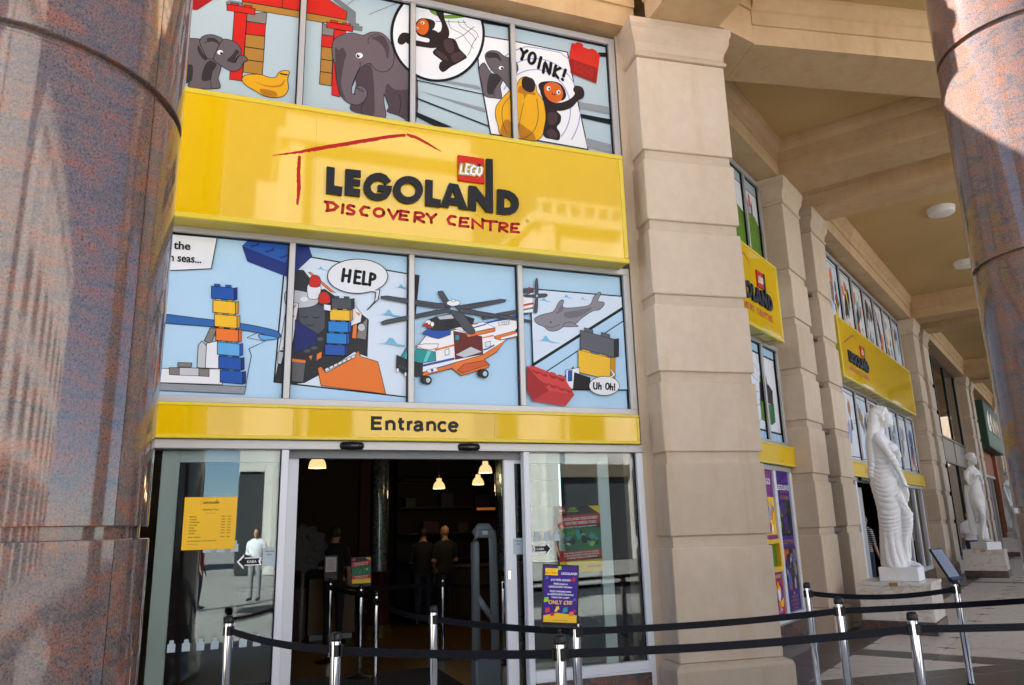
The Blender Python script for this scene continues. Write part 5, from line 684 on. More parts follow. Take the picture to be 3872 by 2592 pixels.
  'LOGO_letters': [[[690,4991,764,4989,763,4805,840,4803,835,4718,693,4723]],[[863,4991,1008,4996,1008,4930,941,4929,940,4898,1005,4897,1002,4838,939,4837,938,4803,1007,4802,1003,4728,864,4730]],[[1297,4928,1243,4883,1216,4912,1180,4920,1137,4905,1111,4873,1102,4835,1112,4800,1139,4779,1182,4778,1210,4792,1225,4809,1172,4806,1173,4871,1307,4877,1305,4830,1287,4784,1259,4748,1219,4724,1174,4712,1121,4715,1079,4736,1051,4773,1036,4822,1041,4876,1063,4926,1098,4964,1145,4989,1196,4999,1250,4983]],[[1613,4867,1606,4834,1593,4803,1574,4775,1549,4751,1520,4733,1489,4721,1456,4716,1424,4718,1394,4728,1368,4743,1347,4765,1331,4791,1323,4821,1321,4853,1327,4885,1339,4916,1358,4944,1383,4968,1411,4987,1443,4999,1476,5005,1508,5003,1538,4994,1565,4978,1587,4956,1602,4929,1611,4899],[1544,4862,1538,4838,1526,4817,1508,4799,1486,4788,1463,4783,1440,4785,1419,4795,1404,4811,1394,4831,1392,4854,1397,4878,1409,4899,1427,4917,1449,4928,1473,4933,1496,4931,1517,4921,1532,4905,1542,4885]],[[1641,4993,1712,4992,1708,4802,1792,4798,1786,4718,1637,4720]],[[1878,4988,1970,4985,2069,4726,1982,4728,1968,4762,1887,4762,1872,4727,1788,4729],[1922,4915,1950,4832,1893,4833]],[[2083,4990,2156,4989,2262,4864,2272,5312,2341,5315,2333,4727,2262,4729,2158,4857,2152,4726,2073,4729]],[[2387,4993,2462,4994,2515,4988,2568,4963,2604,4917,2615,4862,2603,4808,2574,4765,2524,4736,2466,4724,2375,4724],[2456,4913,2492,4911,2521,4893,2536,4862,2528,4827,2500,4802,2451,4798]]],
  'LOGO_square': [1972,5303,2247,5308,2244,5034,1972,5033],
  'LOGO_lego': [["l","ink",[2007,5206,1993,5111,2039,5109],0.05,0],["l","ink",[2107,5214,2061,5214,2047,5115,2093,5112],0.05,0],["l","ink",[2056,5163,2089,5164],0.05,0],["l","ink",[2165,5197,2132,5209,2110,5178,2105,5127,2134,5112,2156,5134,2158,5159,2137,5158],0.05,0],["l","ink",[2195,5214,2220,5196,2214,5143,2191,5116,2170,5132,2173,5185,2195,5214],0.05,0],["l","gold",[2007,5206,1993,5111,2039,5109],0.04,0],["l","gold",[2107,5214,2061,5214,2047,5115,2093,5112],0.04,0],["l","gold",[2056,5163,2089,5164],0.04,0],["l","gold",[2165,5197,2132,5209,2110,5178,2105,5127,2134,5112,2156,5134,2158,5159,2137,5158],0.04,0],["l","gold",[2195,5214,2220,5196,2214,5143,2191,5116,2170,5132,2173,5185,2195,5214],0.04,0],["l","ink",[2007,5206,1993,5111,2039,5109],0.028,0],["l","ink",[2107,5214,2061,5214,2047,5115,2093,5112],0.028,0],["l","ink",[2056,5163,2089,5164],0.028,0],["l","ink",[2165,5197,2132,5209,2110,5178,2105,5127,2134,5112,2156,5134,2158,5159,2137,5158],0.028,0],["l","ink",[2195,5214,2220,5196,2214,5143,2191,5116,2170,5132,2173,5185,2195,5214],0.028,0],["l","white",[2007,5206,1993,5111,2039,5109],0.02,0],["l","white",[2107,5214,2061,5214,2047,5115,2093,5112],0.02,0],["l","white",[2056,5163,2089,5164],0.02,0],["l","white",[2165,5197,2132,5209,2110,5178,2105,5127,2134,5112,2156,5134,2158,5159,2137,5158],0.02,0],["l","white",[2195,5214,2220,5196,2214,5143,2191,5116,2170,5132,2173,5185,2195,5214],0.02,0]],
  'LOGO_discovery': [["l","redink",[710,4642,716,4560],0.03,0],["l","redink",[687,4643,759,4642,802,4610,770,4574,704,4556],0.03,0],["l","redink",[854,4637,847,4552],0.03,0],["l","redink",[955,4630,914,4636,895,4610,925,4594,956,4578,942,4552,891,4552],0.03,1],["l","redink",[1096,4635,1048,4639,1017,4597,1031,4559,1079,4553],0.03,0],["l","redink",[1238,4599,1230,4579,1211,4564,1188,4558,1165,4563,1149,4578,1144,4598,1152,4618,1170,4633,1194,4639,1217,4634,1233,4620,1238,4599],0.03,1],["l","redink",[1281,4640,1328,4555,1373,4636],0.03,0],["l","redink",[1400,4641,1391,4556,1466,4555],0.03,0],["l","redink",[1396,4642,1477,4638],0.03,0],["l","redink",[1394,4597,1456,4597],0.03,0],["l","redink",[1543,4642,1536,4547],0.03,0],["l","redink",[1543,4642,1602,4643,1629,4620,1598,4600,1547,4589,1629,4552],0.03,1],["l","redink",[1657,4642,1700,4598,1750,4649],0.03,0],["l","redink",[1700,4598,1702,4555],0.03,0],["l","redink",[1946,4646,1900,4649,1869,4610,1885,4568,1940,4562],0.03,0],["l","redink",[1997,4640,1990,4555,2080,4559],0.03,0],["l","redink",[1997,4640,2079,4645],0.03,0],["l","redink",[1992,4597,2062,4601],0.03,0],["l","redink",[2122,4546,2124,4638,2226,4562,2227,4657],0.03,0],["l","redink",[2243,4640,2382,4646],0.03,0],["l","redink",[2310,4639,2308,4546],0.03,0],["l","redink",[2411,4636,2403,4548],0.03,0],["l","redink",[2411,4636,2470,4639,2491,4618,2461,4597,2410,4587,2487,4551],0.03,1],["l","redink",[2538,4641,2532,4557,2613,4559],0.03,0],["l","redink",[2538,4641,2615,4648],0.03,0],["l","redink",[2533,4597,2593,4600],0.03,0]],
  'LOGO_roof': [["f","redink",[202,5045,217,5049,233,5055,249,5061,265,5067,281,5071,297,5076,313,5084,329,5089,345,5092,362,5099,378,5104,394,5111,410,5117,426,5122,441,5127,457,5133,473,5142,488,5148,504,5153,519,5162,535,5167,551,5174,567,5182,583,5187,599,5193,615,5198,631,5203,648,5208,664,5216,680,5221,696,5227,713,5234,729,5238,746,5244,762,5248,779,5255,795,5261,812,5266,828,5272,845,5278,862,5283,879,5289,895,5295,912,5301,929,5307,946,5315,963,5321,980,5326,997,5331,1015,5336,1032,5343,1049,5349,1066,5354,1084,5362,1101,5368,1118,5372,1136,5379,1153,5383,1171,5390,1188,5396,1206,5401,1223,5410,1241,5414,1258,5420,1277,5427,1295,5431,1313,5436,1331,5440,1349,5446,1367,5450,1385,5455,1403,5459,1422,5464,1440,5468,1443,5439,1425,5430,1406,5429,1389,5424,1370,5419,1352,5415,1334,5406,1317,5401,1299,5396,1281,5393,1264,5387,1247,5378,1229,5373,1211,5370,1195,5365,1176,5354,1160,5345,1143,5339,1125,5333,1107,5327,1090,5325,1073,5317,1055,5309,1039,5301,1022,5303,1004,5296,987,5286,971,5283,954,5270,937,5271,919,5263,902,5258,886,5249,869,5241,852,5242,835,5231,819,5228,803,5225,786,5218,770,5208,753,5205,736,5200,720,5193,703,5191,688,5183,671,5180,655,5170,639,5165,622,5157,606,5152,590,5148,574,5138,558,5140,542,5136,526,5123,510,5124,495,5121,478,5115,463,5103,447,5102,431,5097,414,5096,398,5085,381,5084,364,5082,348,5079,332,5069,316,5065,300,5064,283,5059,267,5054,251,5054,235,5048,218,5040,202,5038],0,0,"ink"],["f","redink",[1455,5476,1477,5471,1498,5468,1518,5467,1543,5463,1559,5456,1576,5450,1593,5443,1610,5435,1627,5428,1644,5421,1663,5413,1678,5405,1694,5396,1709,5388,1723,5379,1739,5370,1754,5363,1770,5353,1785,5345,1800,5337,1798,5325,1782,5337,1765,5346,1748,5346,1730,5352,1716,5362,1699,5368,1684,5374,1666,5382,1649,5387,1631,5396,1616,5402,1597,5408,1582,5416,1565,5421,1545,5428,1528,5435,1510,5432,1491,5436,1470,5447,1449,5451],0,0,"ink"],["f","redink",[453,5075,454,5056,454,5037,453,5018,454,4999,453,4980,455,4961,454,4942,453,4923,454,4907,455,4887,458,4867,458,4847,460,4828,461,4808,462,4788,465,4769,465,4746,463,4728,460,4710,461,4692,458,4673,456,4655,455,4637,452,4619,451,4601,449,4582,431,4582,430,4600,429,4618,430,4636,435,4655,430,4673,433,4691,430,4709,430,4727,430,4745,430,4763,430,4782,428,4802,422,4821,427,4841,422,4861,423,4881,423,4901,422,4921,419,4940,424,4959,425,4978,421,4997,427,5017,424,5035,427,5055,428,5074],0,0,"ink"]]
}

# ---------------------------------------------------------------- main entrance front
AL = 'aluminium'
MX = (.431, 1.563, 2.700)
def window_row(name, label, z0, z1, pane_mat, prints, rect, xs=MX, x0=-.80, x1=3.975, loc=(0, 0, 0), rz=0, stile=.075, rail=.075):
    t = thing(name, label, 'window', loc, rz)
    MB().cbox(x0, x1, -.03, .06, z1-rail, z1, .004, AL).build('top_rail', t)
    MB().cbox(x0, x1, -.03, .06, z0, z0+rail*.8, .004, AL).build('bottom_rail', t)
    MB().cbox(x0, x0+stile, -.031, .06, z0+rail*.8, z1-rail, .004, AL).build('stile', t)
    MB().cbox(x1-stile, x1, -.031, .06, z0+rail*.8, z1-rail, .004, AL).build('stile', t)
    edges = [x0+stile] + list(xs) + [x1-stile]
    for x in xs: MB().cbox(x-.027, x+.027, -.028, .06, z0+rail*.8, z1-rail, .004, AL).build('mullion', t)
    for a, b in zip(edges, edges[1:]):
        g = MB().box(a-.01, b+.01, .03, .045, z0+.02, z1-.03, pane_mat).build('pane', t)
        # black rubber gasket round the glass
        a2 = a+(.027 if a in xs else 0); b2 = b-(.027 if b in xs else 0)
        for bx in ((a2, a2+.008, .004, .0299, z0+rail*.8, z1-rail), (b2-.012, b2, .004, .0299, z0+rail*.8, z1-rail), (a2+.008, b2-.012, .004, .0299, z1-rail-.010, z1-rail)): MB().box(*bx, 'ink').build('gasket', g)
    y = .0292
    for nm in prints:
        mb = MB(); y = draw(mb, PRINTS[nm], y, rect); mb.build(nm, t)
    return t
PIX = {}
window_row('picture_window_row', 'upper window row printed with elephants, monkeys and the word YOINK', 5.40, 7.235, 'sky_up_shaded',
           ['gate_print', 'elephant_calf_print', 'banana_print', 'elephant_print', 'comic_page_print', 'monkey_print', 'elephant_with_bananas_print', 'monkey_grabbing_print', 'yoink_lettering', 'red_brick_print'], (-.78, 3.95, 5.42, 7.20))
lr = window_row('picture_window_row', 'lower window row printed with helicopter, shark and HELP bubble above the doors', 2.76, 4.37, 'sky1',
           ['rescue_scene_print', 'blue_brick_print', 'ship_print', 'brick_tower_print', 'caption_print', 'brick_stack_print', 'help_bubble_print', 'shark_scene_print', 'helicopter_print', 'brick_pair_print', 'red_brick_corner_print', 'uh_oh_bubble_print'], (-.78, 3.95, 2.78, 4.34))
tx = MB(); tx.text('the', -.588, 4.142, .105, .010, 'ink', 'L', .022, rot=R(1)); tx.text('gh seas...', -.655, 4.024, .105, .012, 'ink', 'L', .022, sx=.82, rot=R(1)); tx.build('caption_lettering', lr)

def logo(parent, fx, y, sc, ext=.03, full=True):
    """house logo: raised letters, red square, red hand-drawn lettering and brush strokes"""
    for L in PRINTS['LOGO_letters']:
        lo = [[fx((a/1000, b/1000)) for a, b in zip(c[::2], c[1::2])] for c in L]
        tris = tessellate_polygon([[Vector((p[0], p[1], 0)) for p in c] for c in lo])
        fl_ = [p for c in lo for p in c]; n = len(fl_); mb = MB()
        mb.add([(p[0], y-ext, p[1]) for p in fl_], [list(t) for t in tris], 'sign_black')
        k = 0
        for c in lo:
            m = len(c); mb.add([(p[0], y-ext, p[1]) for p in c]+[(p[0], y, p[1]) for p in c], [(i, (i+1) % m, m+(i+1) % m, m+i) for i in range(m)], 'sign_black'); k += m
        mb.build('raised_letter', parent)
    sq = PRINTS['LOGO_square']; sq = [fx((a/1000, b/1000)) for a, b in zip(sq[::2], sq[1::2])]
    xs = [p[0] for p in sq]; zs = [p[1] for p in sq]
    s_ = MB().box(min(xs), max(xs), y-ext*.9, y, min(zs), max(zs), 'red').build('logo_square', parent)
    mb = MB(); draw(mb, PRINTS['LOGO_lego'], y-ext*.9-.001, None, fx, wscale=sc); mb.build('square_lettering', s_)
    i0 = 0
    for cnt in (2, 1, 1, 1, 1, 1, 3, 2, 2, 1, 3, 1, 2, 2, 3):
        mb = MB(); draw(mb, PRINTS['LOGO_discovery'][i0:i0+cnt], y-.001, None, fx, wscale=sc); mb.build('red_letter', parent); i0 += cnt
    mb = MB(); draw(mb, PRINTS['LOGO_roof'], y-.0012, None, fx, wscale=sc); mb.build('roof_brush_stroke', parent)
def sign_box(t, x0, x1, z0, z1, yf, seams, tr=.052, back=.0, fm='sign_yellow'):
    MB().cbox(x0+.004, x1-.004, yf+.014, back-.032, z0+.004, z1-.004, .003, 'sign_under').build('box', t)
    for a, b, c, d in ((x0, x1, z1-tr, z1), (x0, x1, z0, z0+tr)): MB().cbox(a, b, yf-.010, yf+.03, c, d, .006, 'sign_trim').build('trim', t)
    for a in (x0, x1-tr): MB().cbox(a, a+tr, yf-.009, yf+.03, z0+tr+.0005, z1-tr-.0005, .006, 'sign_trim').build('trim', t)
    xs = [x0+tr] + list(seams) + [x1-tr]
    for a, b in zip(xs, xs[1:]): MB().box(a+.0008, b-.0008, yf, yf+.012, z0+tr, z1-tr, fm).build('face_panel', t)
sg = thing('fascia_sign', 'large yellow LEGOLAND DISCOVERY CENTRE sign over the main entrance', 'sign')
sign_box(sg, -.66, 3.86, 4.345, 5.60, -.25, (.585,))
logo(sg, lambda p: p, -.25, 1.)
tm = MB(); draw(tm, [['l', 'ink', [int(v) for q in range(13) for v in (2708+16*math.cos(q*math.pi/6), 4692+16*math.sin(q*math.pi/6))], .003, 0]], -.2515); tm.text('R', 2.708, 4.683, .026, -.2516, 'ink'); tm.build('registered_mark', sg)
eb = thing('entrance_sign', 'long yellow band lettered Entrance above the sliding doors', 'sign')
sign_box(eb, -.67, 3.94, 2.447, 2.752, -.10, (.50, 2.36), .032)
def arc(cx, cz, r_, a0, a1, n=12): return [v for i in range(n+1) for v in (cx+r_*math.cos(R(a0+(a1-a0)*i/n)), cz+r_*math.sin(R(a0+(a1-a0)*i/n)))]
def en(x): return [[x+15, 2, x+15, 90], [x+15, 55, x+24, 74, x+44, 82, x+66, 80, x+80, 66, x+83, 48, x+83, 2]]
EN = [[[15, 0, 15, 127], [29, 14, 100, 14], [29, 65, 92, 65], [29, 113, 100, 113]], en(130), [[272, 118, 272, 30, 280, 16, 306, 14], [247, 82, 306, 82]], [[345, 2, 345, 90], [345, 55, 352, 70, 366, 80, 386, 82]],
  [[408, 64, 416, 78, 436, 84, 458, 80, 470, 66, 470, 22, 486, 8], [470, 50, 428, 46, 408, 32, 410, 14, 428, 6, 452, 12, 470, 32]], en(513), [arc(674, 45, 40, 42, 318)], [[740, 47, 816, 47], arc(777, 45, 40, 4, 322)]]
for L in EN:
    mb = MB(); draw(mb, [['l', 'sign_black', [int((1176 if i % 2 == 0 else 2542)+v) for i, v in enumerate(p)], .029, 3 if len(p) > 8 else 2] for p in L], -.1012); mb.build('letter', eb)
# door frame
df = thing('entrance_doorway', 'white metal doorway of the main entrance with tall glass sidelights', 'doorway')
WF = 'white_frame'
MB().cbox(-.80, 3.994, -.05, .16, 2.368, 2.446, .004, AL).build('header', df)
for a, b in ((.417, .478), (2.677, 2.737), (3.923, 3.994), (-.80, -.73)): MB().cbox(a, b, -.031, .06, .0, 2.367, .004, WF).build('post', df)
for a, b in ((-.73, .417), (2.737, 3.923)):
    MB().cbox(a, b, -.030, .05, .285, .362, .004, WF).build('bottom_rail', df)
    MB().cbox(a, b, -.045, .04, .262, .284, .003, WF).build('sill', df)
    MB().cbox(a, b+.02, -.035, .05, .0, .261, .004, 'plinth_granite').build('granite_plinth', df)
    g = MB().box(a+.001, b-.001, .012, .022, .362, 2.367, 'glass').build('glass_pane', df)
    MB().box(a, a+.01, .005, .011, .362, 2.367, 'ink').build('gasket', g); MB().box(b-.012, b, .005, .011, .362, 2.367, 'ink').build('gasket', g)
MB().box(.47, 2.685, .05, .15, 2.30, 2.367, 'gate_grey').build('track_cover', df)
def leaf(label, x0, x1, wl_, wr_):
    t = thing('sliding_door', label, 'door', (0, .085, 0))
    MB().cbox(x0, x0+wl_, 0, .05, .03, 2.36, .004, WF).build('stile', t); MB().cbox(x1-wr_, x1, 0, .05, .03, 2.36, .004, WF).build('stile', t)
    MB().cbox(x0+wl_, x1-wr_, .001, .049, 2.262, 2.36, .004, WF).build('top_rail', t); MB().cbox(x0+wl_, x1-wr_, .001, .049, .03, .13, .004, WF).build('bottom_rail', t)
    MB().box(x0+wl_, x1-wr_, .018, .030, .13, 2.262, 'glass').build('glass_pane', t)
    return t
ld = leaf('left sliding glass door slid open behind the sidelight with the opening times', -.545, .573, .14, .095)
rd = leaf('right sliding glass door slid open behind the poster sidelight', 2.512, 3.652, .11, .128)
MB().cbox(2.53, 2.56, -.012, -.001, 1.17, 1.26, .006, 'chrome').build('lock', rd)
for x, lab in ((1.018, 'left black motion sensor above the sliding doors'), (2.116, 'right black motion sensor above the sliding doors')):
    t = thing('door_sensor', lab, 'sensor', (x, -.05, 2.403), 0, 'door motion sensors')
    MB().add(*(lambda q: (q.v, q.f))(MB().lathe([(.001, -.108), (.02, -.106), (.034, -.09), (.038, 0), (.034, .09), (.02, .106), (.001, .108)], 14, None, Matrix.Rotation(R(90), 4, 'Y'))), 'black_plastic', True).build('housing', t)
    MB().cbox(-.095, .095, -.003, .02, -.03, .02, .004, 'black_plastic').build('mount', t)
    MB().text('record', .02, -.006, .022, -.0385, 'pgrey').build('lettering', t)
# notices on the glass
op = thing('opening_times_notice', 'yellow opening times notice stuck on the left sidelight', 'notice', (-.341, -.0, 1.539))
MB().box(0, .413, .004, .0055, 0, .427, 'yellow').build('sheet', op)
n_ = MB(); Y_ = .0035
sq = lambda p: (.135+(p[0]-.55)*.066, .372+(p[1]-4.72)*.066)
for L in PRINTS['LOGO_letters']:
    lo = [[sq((a/1000, b/1000)) for a, b in zip(c[::2], c[1::2])] for c in L]; tr_ = tessellate_polygon([[Vector((p[0], p[1], 0)) for p in c] for c in lo]); n_.add([(p[0], Y_, p[1]) for c in lo for p in c], [list(t) for t in tr_], 'ink')
draw(n_, PRINTS['LOGO_discovery'], Y_, None, sq, wscale=.066); draw(n_, PRINTS['LOGO_roof'], Y_, None, sq)
n_.text('Opening Times', .206, .318, .020, Y_, 'ink', 'C', .01); n_.text('Attraction & Shop', .206, .292, .011, Y_, 'ink')
for i, d in enumerate(('Monday', 'Tuesday', 'Wednesday', 'Thursday', 'Friday', 'Saturday', 'Sunday')):
    n_.text(d, .048, .262-.0225*i, .0165, Y_, 'ink', 'L', .01); n_.text('10am - 7pm', .372, .262-.0225*i, .0165, Y_, 'ink', 'R', .01)
n_.text('Bank Holidays', .048, .096, .0165, Y_, 'ink', 'L', .01); n_.text('10am - 7pm', .372, .096, .0165, Y_, 'ink', 'R', .01)
n_.text('Last Admission to Attraction 5pm', .04, .066, .0165, Y_, 'ink', 'L', .01); n_.text('Store open until 7pm', .04, .042, .010, Y_, 'ink', 'L')
n_.build('printing', op)
al = thing('poster', 'red and green poster reading LEGOLAND DISCOVERY CENTRE NEEDS YOU behind the right sidelight', 'poster', (3.053, .05, 1.212))
MB().box(0, .46, 0, .002, 0, .632, 'ink').build('sheet', al)
a_ = MB(); Y_ = -.0008
def rc(mb, c, *p, y=-.0008): mb.add([(q[0], y, q[1]) for q in p], [list(range(len(p)))], c)
rc(a_, 'bgreen', (0, .20), (.46, .20), (.46, .42), (0, .42)); rc(a_, 'red', (0, .42), (.46, .46), (.46, .56), (0, .53), y=-.001); rc(a_, 'red', (0, .10), (.46, .14), (.46, .21), (0, .20), y=-.001)
rc(a_, 'gold', (0, 0), (.46, 0), (.46, .12), (0, .10), y=-.001); rc(a_, 'gold', (.33, .632), (.46, .632), (.46, .55), y=-.0012); rc(a_, 'red', (.015, .555), (.08, .555), (.08, .62), (.015, .62), y=-.0012)
ra = random.Random(5)
for i in range(26): rc(a_, ra.choice(('lime', 'leaf', 'bgreen', 'teal2', 'ink', 'dark')), *[(q[0]+ra.uniform(-.012, .012), q[1]+ra.uniform(-.012, .012)) for q in disc((ra.uniform(.05, .41), ra.uniform(.24, .38)), ra.uniform(.012, .04), 6)], y=-.0014-.00002*i)
a_.text('LEGO', .048, .58, .022, -.002, 'white', 'C', .02); a_.text('ALIEN', .16, .597, .03, -.002, 'lime', 'C', .02, shear=.2); a_.text('CONQUEST', .165, .574, .022, -.002, 'lime', 'C', .02, shear=.2)
a_.text('LEGOLAND DISCOVERY', .24, .497, .036, -.002, 'white', 'C', .02, rot=R(3)); a_.text('CENTRE NEEDS YOU!', .24, .457, .036, -.002, 'white', 'C', .02, rot=R(3)); a_.text('CAN YOU SPOT THE ALIEN HIGH COMMANDER?', .23, .424, .017, -.002, 'white', 'C', .02, rot=R(3))
a_.text('FOR YOUR CHANCE TO WIN A LEGO', .24, .178, .022, -.002, 'white', 'C', .02, rot=R(3)); a_.text('ALIEN CONQUEST SUPER SET PICK UP', .24, .155, .022, -.002, 'white', 'C', .02, rot=R(3)); a_.text('AN ENTRY FORM AT ADMISSIONS', .24, .132, .022, -.002, 'white', 'C', .02, rot=R(3)); a_.text('LEGOLAND', .37, .04, .03, -.002, 'red', 'C', .02)
a_.build('printing', al)
def arrow(x, z, d, lab):
    t = thing('arrow_sticker', lab, 'sticker', (x, .0105, z)); w = .205
    p = [(-.10, 0), (-.045, .06), (-.045, .032), (.10, .032), (.085, 0), (.10, -.032), (.045*-1, -.032), (-.045, -.06)]
    p = [(a*d, b) for a, b in p]
    tr_ = tessellate_polygon([[Vector((a, b, 0)) for a, b in p]]); MB().add([(a, -.0004, b) for a, b in p], [list(q) for q in tr_], 'white').build('border', t)
    q_ = [(a*.84, b*.78) for a, b in p]; MB().add([(a, -.0008, b) for a, b in q_], [list(q) for q in tr_], 'ink').text('KABA', .02*d, -.011, .03, -.0012, 'white', 'C', .01).build('face', t)
arrow(.196, 1.43, 1, 'black KABA arrow sticker pointing left on the left sidelight'); arrow(2.86, 1.445, -1, 'black KABA arrow sticker pointing right on the right sidelight')
for x, z, lab in ((.31, 1.475, 'left'), (2.60, 1.49, 'right')):
    t = thing('door_notice', 'small pale Automatic door notice by the %s arrow sticker' % lab, 'sticker', (x, .0108 if x < 1 else .083, z)); w = .11 if x < 1 else .10
    MB().box(-.01, w-.012, -.0006, -.0002, -.09, .06, 'frost').text('Automatic', .045, .028, .022, -.001, 'ink', 'C', .01, sx=.8).text('door', .045, .0, .022, -.001, 'ink', 'C', .01).build('sheet', t)
for gx, lab in ((-.36, 'left'), (2.80, 'right')):
    for z, cnt in ((.80, 7), (1.56, 5)):
        if gx > 0 and z < 1: continue
        for i in range(cnt if gx < 0 else 3):
            if gx < 0 and z > 1 and i < 2: continue
            x = gx + i*.108 + (0 if z < 1 else .0)
            t = thing('frosted_sticker', 'small frosted safety sticker on the %s sidelight, %s in the %s row' % (lab, ('first', 'second', 'third', 'fourth', 'fifth', 'sixth', 'seventh')[i], 'lower' if z < 1 else 'upper'), 'sticker', (x, .0112, z), 0, 'frosted safety stickers on the %s sidelight' % lab)
            MB().add([(a*.03, 0, b*.045) for a, b in ((-1, -1), (1, -1), (1, .35), (.55, .45), (.55, 1), (-.55, 1), (-.55, .45), (-1, .35))], [list(range(8))], 'frost').build('film', t)

# ---------------------------------------------------------------- side wall shop fronts
rs = random.Random(11)
def F_(c, *p, ol=0, sm=0): return ['f', c, [int(v) for v in p], ol, sm, 'ink']
def L_(c, w, *p): return ['l', c, [int(v) for v in p], w, 0]
PRINTS['castle_print'] = [F_('paper', 930, 5450, 1560, 5450, 1560, 6980, 930, 6980, ol=.02), F_('paper', 180, 5450, 840, 5450, 840, 6980, 180, 6980, ol=.02),
  F_('leaf', 930, 5450, 1560, 5450, 1560, 6430, 1400, 6560, 1180, 6600, 930, 6500, ol=.01), F_('leaf', 180, 5450, 840, 5450, 840, 6480, 500, 6560, 180, 6400, ol=.01),
  F_('magenta', 1040, 6560, 1040, 6760, 1075, 6840, 1110, 6760, 1110, 6560, ol=.008), F_('stone2', 1110, 6560, 1110, 6700, 1240, 6700, 1240, 6580, ol=.008), F_('red4', 1150, 6700, 1150, 6860, 1190, 6950, 1230, 6860, 1230, 6700, ol=.008), F_('magenta', 1250, 6580, 1250, 6740, 1285, 6820, 1310, 6740, 1310, 6580, ol=.008),
  F_('red', 180, 5700, 500, 5820, 840, 5700, 840, 5600, 180, 5560, ol=.01), F_('bgreen', 1200, 5450, 1560, 5450, 1560, 5700, 1380, 5860, 1230, 5700, ol=.01), F_('red4', 1290, 5850, 1350, 5930, 1400, 5850, 1350, 5800, ol=.006, sm=1), F_('red4', 1400, 5780, 1470, 5850, 1510, 5770, 1450, 5720, ol=.006, sm=1)]
ray_ = [L_('ink', .008, 1180+int(500*math.cos(a)), 3560+int(600*math.sin(a)), 1180+int(900*math.cos(a)), 3560+int(1000*math.sin(a))) for a in [i*.29 for i in range(22)]]
PRINTS['crate_stack_print'] = [F_('paper', 180, 2960, 1560, 2960, 1560, 4150, 180, 4150, ol=.03)] + ray_ + [F_('leaf', 700, 3120, 1150, 3080, 1150, 3380, 700, 3420, ol=.012), F_('bgreen', 1150, 3080, 1330, 3140, 1330, 3420, 1150, 3380, ol=.012),
  F_('brown', 720, 3420, 1300, 3400, 1340, 3620, 1180, 3700, 760, 3690, ol=.012), F_('leaf', 790, 3690, 1120, 3700, 1100, 3810, 800, 3790, ol=.01), F_('brown2', 830, 3800, 1080, 3810, 1040, 4010, 900, 4020, ol=.01), F_('paper', 900, 3160, 1050, 3150, 1050, 3240, 900, 3250)]
def scatter(x0, x1, z0, z1, n, cols, smin=.05, smax=.22, tall=1.):
    out = []
    for i in range(n):
        cx, cz = rs.uniform(x0, x1)*1000, rs.uniform(z0, z1)*1000; r_ = rs.uniform(smin, smax)*1000; k = rs.randint(4, 7); a0 = rs.uniform(0, 6)
        pts = []
        for j in range(k): pts += [cx+r_*rs.uniform(.4, 1)*math.cos(a0+j*6.283/k), cz+r_*tall*rs.uniform(.4, 1)*math.sin(a0+j*6.283/k)]
        out.append(F_(rs.choice(cols), *pts, ol=.006 if rs.random() < .5 else 0, sm=rs.random() < .5))
    return out
M3 = [6.85+1.143*i for i in range(6)]; M3l = [5.70] + M3
def comic(z0, z1, cols, edges, n, light=('paper', 'paper2')):
    out = []
    for a, b in zip(edges, edges[1:]):
        out.append(F_(rs.choice(light), a*1000+60, z0*1000+60, b*1000-60, z0*1000+90, b*1000-60, z1*1000-120, a*1000+60, z1*1000-100, ol=.02))
        c = ((a+b)/2, (z0+z1)/2)
        for i in range(9):
            t = rs.uniform(0, 6.28); out.append(L_('ink', .008, (c[0]+.3*math.cos(t))*1000, (c[1]+.4*math.sin(t))*1000, (c[0]+.5*math.cos(t))*1000, (c[1]+.75*math.sin(t))*1000))
        out += scatter(a+.28, b-.28, z0+.3, z1-.35, n, cols, .06, .2, 1.7)
    return out
e3 = [4.6] + M3l + [13.66]
PRINTS['battle_print'] = comic(5.45, 7.2, ['dark', 'brown', 'orange', 'red', 'gold', 'stone', 'dark2', 'blue3', 'teal'], e3, 11)
PRINTS['fortress_print'] = comic(2.8, 4.32, ['stone', 'shade', 'tan', 'stone2', 'brown2', 'lav'], e3, 8) + scatter(12.7, 13.4, 2.9, 3.9, 26, ['red', 'orange', 'blue3', 'brown', 'hull', 'ink'], .05, .13, 2.) + [F_('red4', 8.35e3, 3.7e3, 8.7e3, 3.7e3, 8.7e3, 4.2e3, 8.35e3, 4.2e3)]
window_row('picture_window_row', 'upper side wall window row printed with a castle on a green hill', 5.40, 7.235, 'sky_up_shaded', ['castle_print'], (-2.6, 1.6, 5.42, 7.2), [-2.04, -1.31, -.58, .15, .88], -2.70, 1.66, W2(0), AR)
window_row('picture_window_row', 'lower side wall window row printed with a brown and green stack', 2.76, 4.37, 'sky1', ['crate_stack_print'], (-2.6, 1.6, 2.8, 4.33), [-2.04, -1.31, -.58, .15, .88], -2.70, 1.66, W2(0), AR)
window_row('picture_window_row', 'long upper window row with battle comic prints over the shop entrance', 5.40, 7.235, 'paper', ['battle_print'], (4.6, 13.6, 5.42, 7.2), M3l, 4.56, 13.70, W2(0), AR)
window_row('picture_window_row', 'long lower window row with grey fortress prints over the shop entrance', 2.76, 4.37, 'paper', ['fortress_print'], (4.6, 13.6, 2.8, 4.33), M3l, 4.56, 13.70, W2(0), AR)
